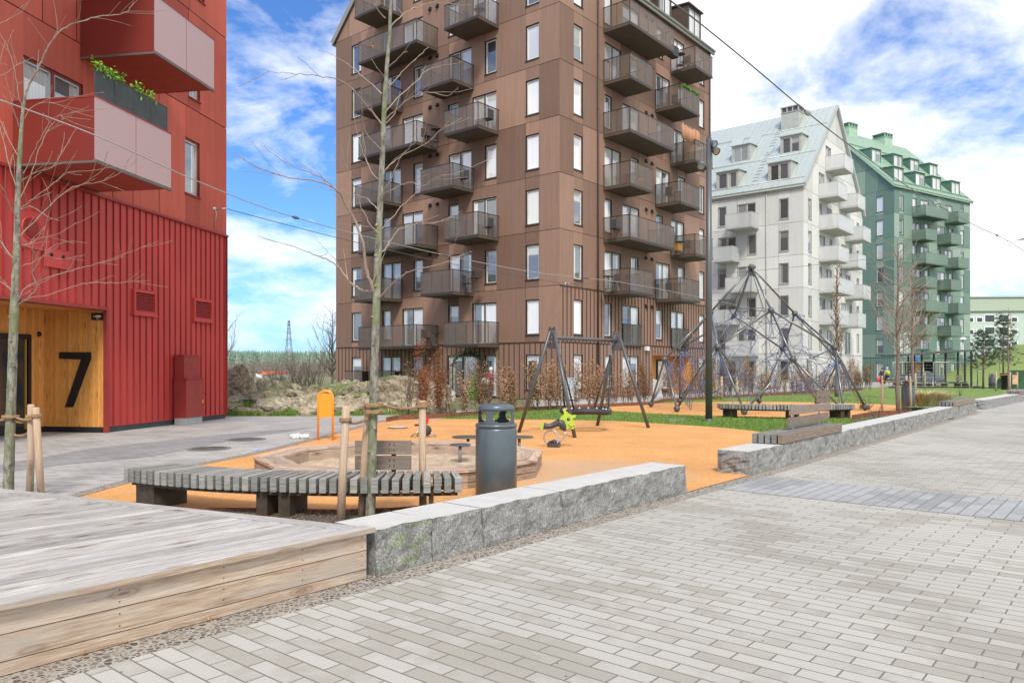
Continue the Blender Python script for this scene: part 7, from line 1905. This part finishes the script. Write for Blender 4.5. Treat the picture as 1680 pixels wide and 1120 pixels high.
mb = MB(); q = Pf(-.22, 0, 1.22); mb.blob(q, .17, .12, .24, 12, jit=.2); tag(mb.build('backpack', pm('bag_yellow', (.45, .55, .03), .6), origin=q), 'yellow-green backpack worn by the pale-haired walker', 'backpack')
mb = MB(); q = Pf(.05, -.36, .55); mb.blob(q, .16, .1, .2, 12, jit=.3); mb.tube([q+UP*.15, Pf(.02, -.27, .85)], .01, 5); tag(mb.build('carrier_bag', M['white'], origin=q), 'white carrier bag held by the walker with the backpack', 'bag')
P3 = fpt(805, 39.8); t, Pf = person(P3, math.pi+.5, 1.66, 'person in a magenta jacket and white hat standing behind the beech hedge', pm('magenta', (.26, .03, .10), .7), pm('plum', (.14, .03, .06), .8), M['white'], hat=M['white'], arms='front', stride=.05)
mb = MB(); q = Pf(.32, .0, 1.0); mb.blob(q, .26, .15, .2, 12, jit=.3); tag(mb.build('shoulder_bag', pm('bag_grey', (.4, .38, .34), .7), origin=q), 'pale grey bag carried by the person in magenta', 'bag')

# ================================================================ things on balconies
def bchair(p, d, label):
    t = thing('balcony_chair', label, 'chair', p, 'chairs on the brown balconies'); s = d.cross(UP).normalized(); mb = MB()
    mb.box(p+UP*.43, d*.22, s*.22, UP*.015); mb.build('seat', M['charcoal'], t)
    mb = MB(); mb.box(p+d*-.24+UP*.68, d*.012+UP*.0, s*.21, UP*.24); mb.build('backrest', M['charcoal'], t)
    for a in (-1, 1):
        for b in (-1, 1): mb = MB(); mb.tube([p+d*.2*a+s*.2*b, p+d*.2*a+s*.2*b+UP*(.42 if a > 0 else .9)], .012, 5); mb.build('leg', M['steel'], t)
def btable(p, label):
    t = thing('balcony_table', label, 'table', p, 'tables on the brown balconies'); mb = MB(); mb.lathe(p, [(0, .68), (.3, .68), (.3, .71), (0, .71)], 20); mb.build('table_top', M['charcoal'], t); mb = MB(); mb.tube([p+UP*.03, p+UP*.68], .025, 8); mb.lathe(p, [(.2, 0), (.2, .02), (.02, .03)], 14); mb.build('pedestal', M['steel'], t)
FN = ['ground', 'first', 'second', 'third', 'fourth', 'fifth', 'sixth', 'seventh', 'eighth']
def bspot(fc, px, f, o=.95): return fc.P(fc.s(px, o), FH*f+.062, o)
k = 0
for fc, px, f, nm in ((fL, 795, 2, 'left face, right-hand'), (fL, 760, 4, 'left face, right-hand'), (fL, 700, 1, 'left face, wide left-hand'), (fL, 800, 3, 'left face, far right'), (fL, 700, 5, 'left face, wide left-hand'), (fL, 800, 5, 'left face, far right'), (fL, 770, 7, 'left face, far right'),
                      (fR, 1010, 3, 'right face, wide'), (fR, 1010, 2, 'right face, short left-hand'), (fR, 1100, 2, 'right face, short right-hand'), (fR, 1125, 7, 'right face, far right'), (fR, 1110, 6, 'right face, right-hand'), (fR, 1125, 3, 'right face, far right'), (fR, 1100, 4, 'right face, right-hand')):
    if fc is fL and px == 795: px = 765
    p = bspot(fc, px, f); d = fc.d if k % 2 else -fc.d
    bchair(p, d, 'dark chair on the %s-floor balcony, brown block %s' % (FN[f], nm))
    if k % 2 == 0: btable(p-d*-.75*1.0, 'small round table on the %s-floor balcony, brown block %s' % (FN[f], nm))
    k += 1
# bicycle on a balcony
p = bspot(fR, 1052, 4, 1.3); bc_ = thing('bicycle', 'child bicycle with orange frame on the fourth-floor balcony of the brown block', 'bicycle', p); d = fR.d
for s in (-.42, .42):
    mb = MB(); c = p+d*s+UP*.29; mb.tube([c+(d*math.cos(a)+UP*math.sin(a))*.27 for a in [6.283*i/20 for i in range(20)]], .018, 6, closed=True)
    for i in range(8): mb.tube([c, c+(d*math.cos(i*.785)+UP*math.sin(i*.785))*.26], .003, 3)
    mb.build('wheel', M['rubber'], bc_)
mb = MB(); A_, B_, C_, D_, E_ = p-d*.42+UP*.29, p-d*.05+UP*.28, p-d*.16+UP*.62, p+d*.26+UP*.66, p+d*.42+UP*.29
for q1_, q2_ in ((A_, B_), (B_, C_), (C_, A_), (C_, D_), (B_, D_), (D_, E_)): mb.tube([q1_, q2_], .02, 6)
mb.build('frame', pm('bike_orange', (.75, .12, .03), .4), bc_); mb = MB(); mb.tube([D_, D_+UP*.14, D_+UP*.16+fR.n*.2], .014, 6); mb.tube([D_+UP*.14, D_+UP*.16-fR.n*.2], .014, 6); mb.build('handlebar', M['steel'], bc_); mb = MB(); mb.blob(C_+UP*.1, .11, .06, .03, 8); mb.build('saddle', M['rubber'], bc_)
# reed screen, garland, boxes, plants on rails
a0, a1 = fR.s(1121, 1.7), fR.s(1150, 1.7); mb = MB(); x = a0
while x < a1: mb.tube([fR.P(x, 14.5+1.0, 1.62), fR.P(x, 14.5+1.85+rnd.uniform(-.08, .12), 1.62)], .02, 5, tone=rnd.uniform(.7, 1.2)); x += .042
tag(mb.build('reed_screen', pm('reed', (.42, .22, .13), .8, tone=True), origin=fR.P(a0, 14.6, 1.62)), 'orange-brown reed screen above the rail of the upper far right brown balcony', 'screen')
mb = MB(); r = random.Random(5)
for k in range(260):
    p = fR.P(r.uniform(fR.s(1118, 1.75), fR.s(1145, 1.75)), FH*6+1.2+r.gauss(0, .05), 1.78+r.gauss(0, .03)); d = V3((r.gauss(0, 1), r.gauss(0, 1), r.gauss(0, 1))).normalized()*.07; e = d.orthogonal().normalized()*.035; mb.face([p-d, p+e, p+d, p-e], 0, r.random()*.5)
mb.tube([fR.P(fR.s(1118, 1.75), FH*6+1.2, 1.78), fR.P(fR.s(1145, 1.75), FH*6+1.2, 1.78)], .012, 5)
tag(mb.build('garland', M['bush'], origin=fR.P(fR.s(1118, 1.75), FH*6, 1.78)), 'green leafy garland along a balcony rail on the right face of the brown block', 'garland')
for i, (px, f, o_, s, cc, lb_) in enumerate(((1103, 7, 1.2, .45, (.03, .03, .03), 'black storage box on the top right balcony of the brown block'), (1112, 3, 1.2, .35, (.3, .14, .02), 'ochre planter on the third-floor far right balcony'), (1040, 2, 1.2, .3, (.3, .35, .6), 'blue toy box on the second-floor balcony of the brown block'))):
    p = bspot(fR, px, f, o_); mb = MB(); mb.box(p+UP*s*.6, fR.d*s*.9, fR.n*s*.5, UP*s*.6); mb.box(p+UP*(s*1.2+.02), fR.d*(s*.9+.02), fR.n*(s*.5+.02), UP*.02)
    tag(mb.build('storage_box', pm('box%d' % i, cc, .6), origin=p, bev=.02), lb_, 'box')

# ================================================================ span wires
def wire(name, label, P, q, sag, r, lamps=()):
    n = 40; pts = [P.lerp(q, i/n)-UP*sag*4*(i/n)*(1-i/n) for i in range(n+1)]; t = thing(name, label, 'overhead wire', P, 'overhead span wires'); mb = MB(); mb.tube(pts, r, 6); mb.build('wire', M['steel'], t)
    for f_, L, rr_ in lamps:
        i = int(f_*n); c = pts[i]; d = (pts[i+1]-pts[i-1]).normalized(); mb = MB(); mb.lathe(c-d*L/2, [(r, 0), (rr_*.6, L*.2), (rr_, L*.45), (rr_, L*.55), (rr_*.6, L*.8), (r, L)], 14, axis=d); mb.build('spacer', M['steel'], t)
hookA = rF.P(rF.s(351), rF.z(rF.s(351), 343), .42); hookB = fL.P(fL.s(929) if False else .05, 6.0, .2); hookB = fR.P(fR.s(930), 5.98, .25)
wire('span_wire', 'thin wire from the red block hook across to the corner of the brown block', hookA, hookB, .25, .012)
A = at(-40, 150, 13.0); B = at(700, 412, 27.5); C_ = at(1060, 470, 36.0); D_ = at(1300, 520, 50)
t = thing('span_wire', 'long pale wire running from the upper left past the red balcony towards the grey block', 'overhead wire', A, 'overhead span wires'); mb = MB()
pts = smooth([A, at(156, 222, 14.6), at(330, 300, 17.6), at(485, 357, 21), B, at(880, 447, 31), C_, D_], 6); mb.tube(pts, .013, 6); mb.build('wire', M['galv'], t)
for px, py, Y, L, rr_ in ((481, 356, 21, .34, .045), (727, 415, 28, .6, .03), (972, 451, 33.5, .55, .035)):
    i = min(range(len(pts)), key=lambda k: abs(CX+pts[k].x/pts[k].y*F-px)); c = pts[i]; d = (pts[min(i+1, len(pts)-1)]-pts[i-1]).normalized(); mb = MB(); mb.lathe(c-d*L/2, [(.01, 0), (rr_*.7, L*.2), (rr_, L*.5), (rr_*.7, L*.8), (.01, L)], 12, axis=d); mb.build('spacer', M['steel'], t)
t = thing('span_wire', 'dark heavy cable crossing the sky from the brown roof down to the right edge', 'overhead wire', at(1090, -10, 13), 'overhead span wires'); mb = MB()
pts = smooth([at(1060, -28, 12.5), at(1140, 32, 13.5), at(1230, 105, 15), at(1325, 185, 17), at(1400, 243, 19.5), at(1480, 300, 23), at(1534, 334, 26), at(1600, 370, 30), at(1655, 396, 34), at(1720, 440, 38)], 6); mb.tube(pts, [.014 if i < 24 else .013 for i in range(len(pts))], 6); mb.build('wire', M['steel'], t)
for px, L, rr_ in ((1325, .30, .065), (1534, .4, .05), (1632, .3, .06)):
    i = min(range(len(pts)), key=lambda k: abs(CX+pts[k].x/pts[k].y*F-px)); c = pts[i]; d = (pts[i+1]-pts[i-1]).normalized(); mb = MB(); mb.lathe(c-d*L/2, [(.02, 0), (rr_*.8, L*.2), (rr_, L*.5), (rr_*.8, L*.8), (.02, L)], 14, axis=d); mb.build('spacer', M['galv'], t)
wire('span_wire', 'thin wire from the brown block across the grey and green blocks to the right edge', fR.P(fR.s(930), 5.98, .25), at(1720, 386, 40), .3, .010, ((.955, .9, .05),))

# ================================================================ sky, sun, camera
w = bpy.data.worlds.new('World'); SC.world = w; w.use_nodes = True; nt = w.node_tree; bg = nt.nodes['Background']
SUN_EL, SUN_AZ = math.radians(48), math.radians(176)   # azimuth clockwise from +Y (north)
sky = N(nt, 'ShaderNodeTexSky'); sky.sky_type = 'NISHITA'; sky.sun_disc = False; sky.sun_elevation = SUN_EL; sky.sun_rotation = SUN_AZ; sky.air_density = 1.0; sky.dust_density = .6; sky.ozone_density = 2.5
tc = N(nt, 'ShaderNodeTexCoord'); gen = tc.outputs['Generated']
sep = N(nt, 'ShaderNodeSeparateXYZ'); nt.links.new(gen, sep.inputs[0])
def mth(op, a, b=None, c=None):
    n = N(nt, 'ShaderNodeMath', operation=op)
    for i, x in enumerate((a, b, c)):
        if x is None: continue
        if hasattr(x, 'is_linked'): nt.links.new(x, n.inputs[i])
        else: n.inputs[i].default_value = x
    return n.outputs[0]
zc = mth('MAXIMUM', sep.outputs[2], .0)
den = mth('ADD', zc, .30)
pxx, pyy = mth('DIVIDE', sep.outputs[0], den), mth('DIVIDE', sep.outputs[1], den)
cmb = N(nt, 'ShaderNodeCombineXYZ'); nt.links.new(pxx, cmb.inputs[0]); nt.links.new(pyy, cmb.inputs[1])
CLOUD_OFF = (2.2, -7.4, 0.0)
mp = mapped(nt, cmb.outputs[0], (1, 1, 1)); mp.node.inputs['Location'].default_value = CLOUD_OFF
wn = N(nt, 'ShaderNodeTexNoise', Scale=1.3, Detail=3.0); nt.links.new(mp, wn.inputs['Vector'])
sc_ = N(nt, 'ShaderNodeVectorMath', operation='MULTIPLY_ADD'); nt.links.new(wn.outputs[1], sc_.inputs[0]); sc_.inputs[1].default_value = (.35, .35, 0); nt.links.new(mp, sc_.inputs[2])
cl = noi(nt, sc_.outputs[0], 2.3, 10, .60)
# cover: thinner to the north-west (left of the street), thicker to the north-east and near the horizon
left = ramp(nt, mth('DIVIDE', sep.outputs[0], mth('MAXIMUM', mth('ABSOLUTE', sep.outputs[1]), .05)), [(0, 0), (1, 1)]); lr = left.node; nt.links.remove(lr.inputs[0].links[0])
xx = mth('DIVIDE', sep.outputs[0], mth('MAXIMUM', mth('ABSOLUTE', sep.outputs[1]), .05)); mr = N(nt, 'ShaderNodeMapRange'); nt.links.new(xx, mr.inputs[0]); mr.inputs[1].default_value = -.45; mr.inputs[2].default_value = .35; mr.inputs[3].default_value = -.055; mr.inputs[4].default_value = .085
mh = N(nt, 'ShaderNodeMapRange'); nt.links.new(sep.outputs[2], mh.inputs[0]); mh.inputs[1].default_value = .28; mh.inputs[2].default_value = .02; mh.inputs[3].default_value = 0; mh.inputs[4].default_value = .085
bk_ = N(nt, 'ShaderNodeMapRange'); nt.links.new(sep.outputs[1], bk_.inputs[0]); bk_.inputs[1].default_value = .1; bk_.inputs[2].default_value = -.4; bk_.inputs[3].default_value = 0; bk_.inputs[4].default_value = .12  # extra cloud added behind the camera, whitens reflections and neutralises the light
cov = mth('ADD', mth('ADD', mth('ADD', cl, mr.outputs[0]), mh.outputs[0]), bk_.outputs[0])
fac = ramp(nt, cov, [(.42, 0), (.51, .42), (.62, .95), (1, 1)])
shade = ramp(nt, noi(nt, sc_.outputs[0], 4.5, 6, .6), [(.3, (.66, .73, .84)), (.58, (1, 1, 1))])
hz = ramp(nt, sep.outputs[2], [(.0, (.58, .74, .97)), (.2, (1, 1, 1))])
cloudc = mixc(nt, 1, shade, (9.5, 9.3, 8.9), 'MULTIPLY')
cloudc = mixc(nt, 1, cloudc, hz, 'MULTIPLY')
blue = mixc(nt, 1, sky.outputs[0], (.52, .80, 1.2), 'MULTIPLY')
mixed = mixc(nt, fac, blue, cloudc)
nt.links.new(mixed, bg.inputs['Color']); bg.inputs['Strength'].default_value = .10
sl = bpy.data.lights.new('sun', 'SUN'); sl.energy = 2.0; sl.angle = math.radians(12); sl.color = (1, .94, .84)
so = bpy.data.objects.new('sun', sl); COL.objects.link(so)
sd = V3((math.sin(SUN_AZ)*math.cos(SUN_EL), math.cos(SUN_AZ)*math.cos(SUN_EL), math.sin(SUN_EL)))
so.rotation_euler = (-sd).to_track_quat('-Z', 'Y').to_euler(); so.location = (0, 0, 40)
cam = bpy.data.cameras.new('camera'); co_ = bpy.data.objects.new('camera', cam); COL.objects.link(co_)
co_.location = (0, 0, EYE); co_.rotation_euler = (math.radians(90), 0, 0)
cam.sensor_fit = 'HORIZONTAL'; cam.sensor_width = 36; cam.lens = 36*F/1680; cam.shift_y = 45/1680; cam.clip_start = .1; cam.clip_end = 3000
SC.camera = co_
SC.view_settings.view_transform = 'Standard'; SC.view_settings.look = 'None'; SC.view_settings.exposure = .75; SC.view_settings.gamma = 1
SC.cycles.max_bounces = 6; SC.cycles.transparent_max_bounces = 12; SC.cycles.use_denoising = True
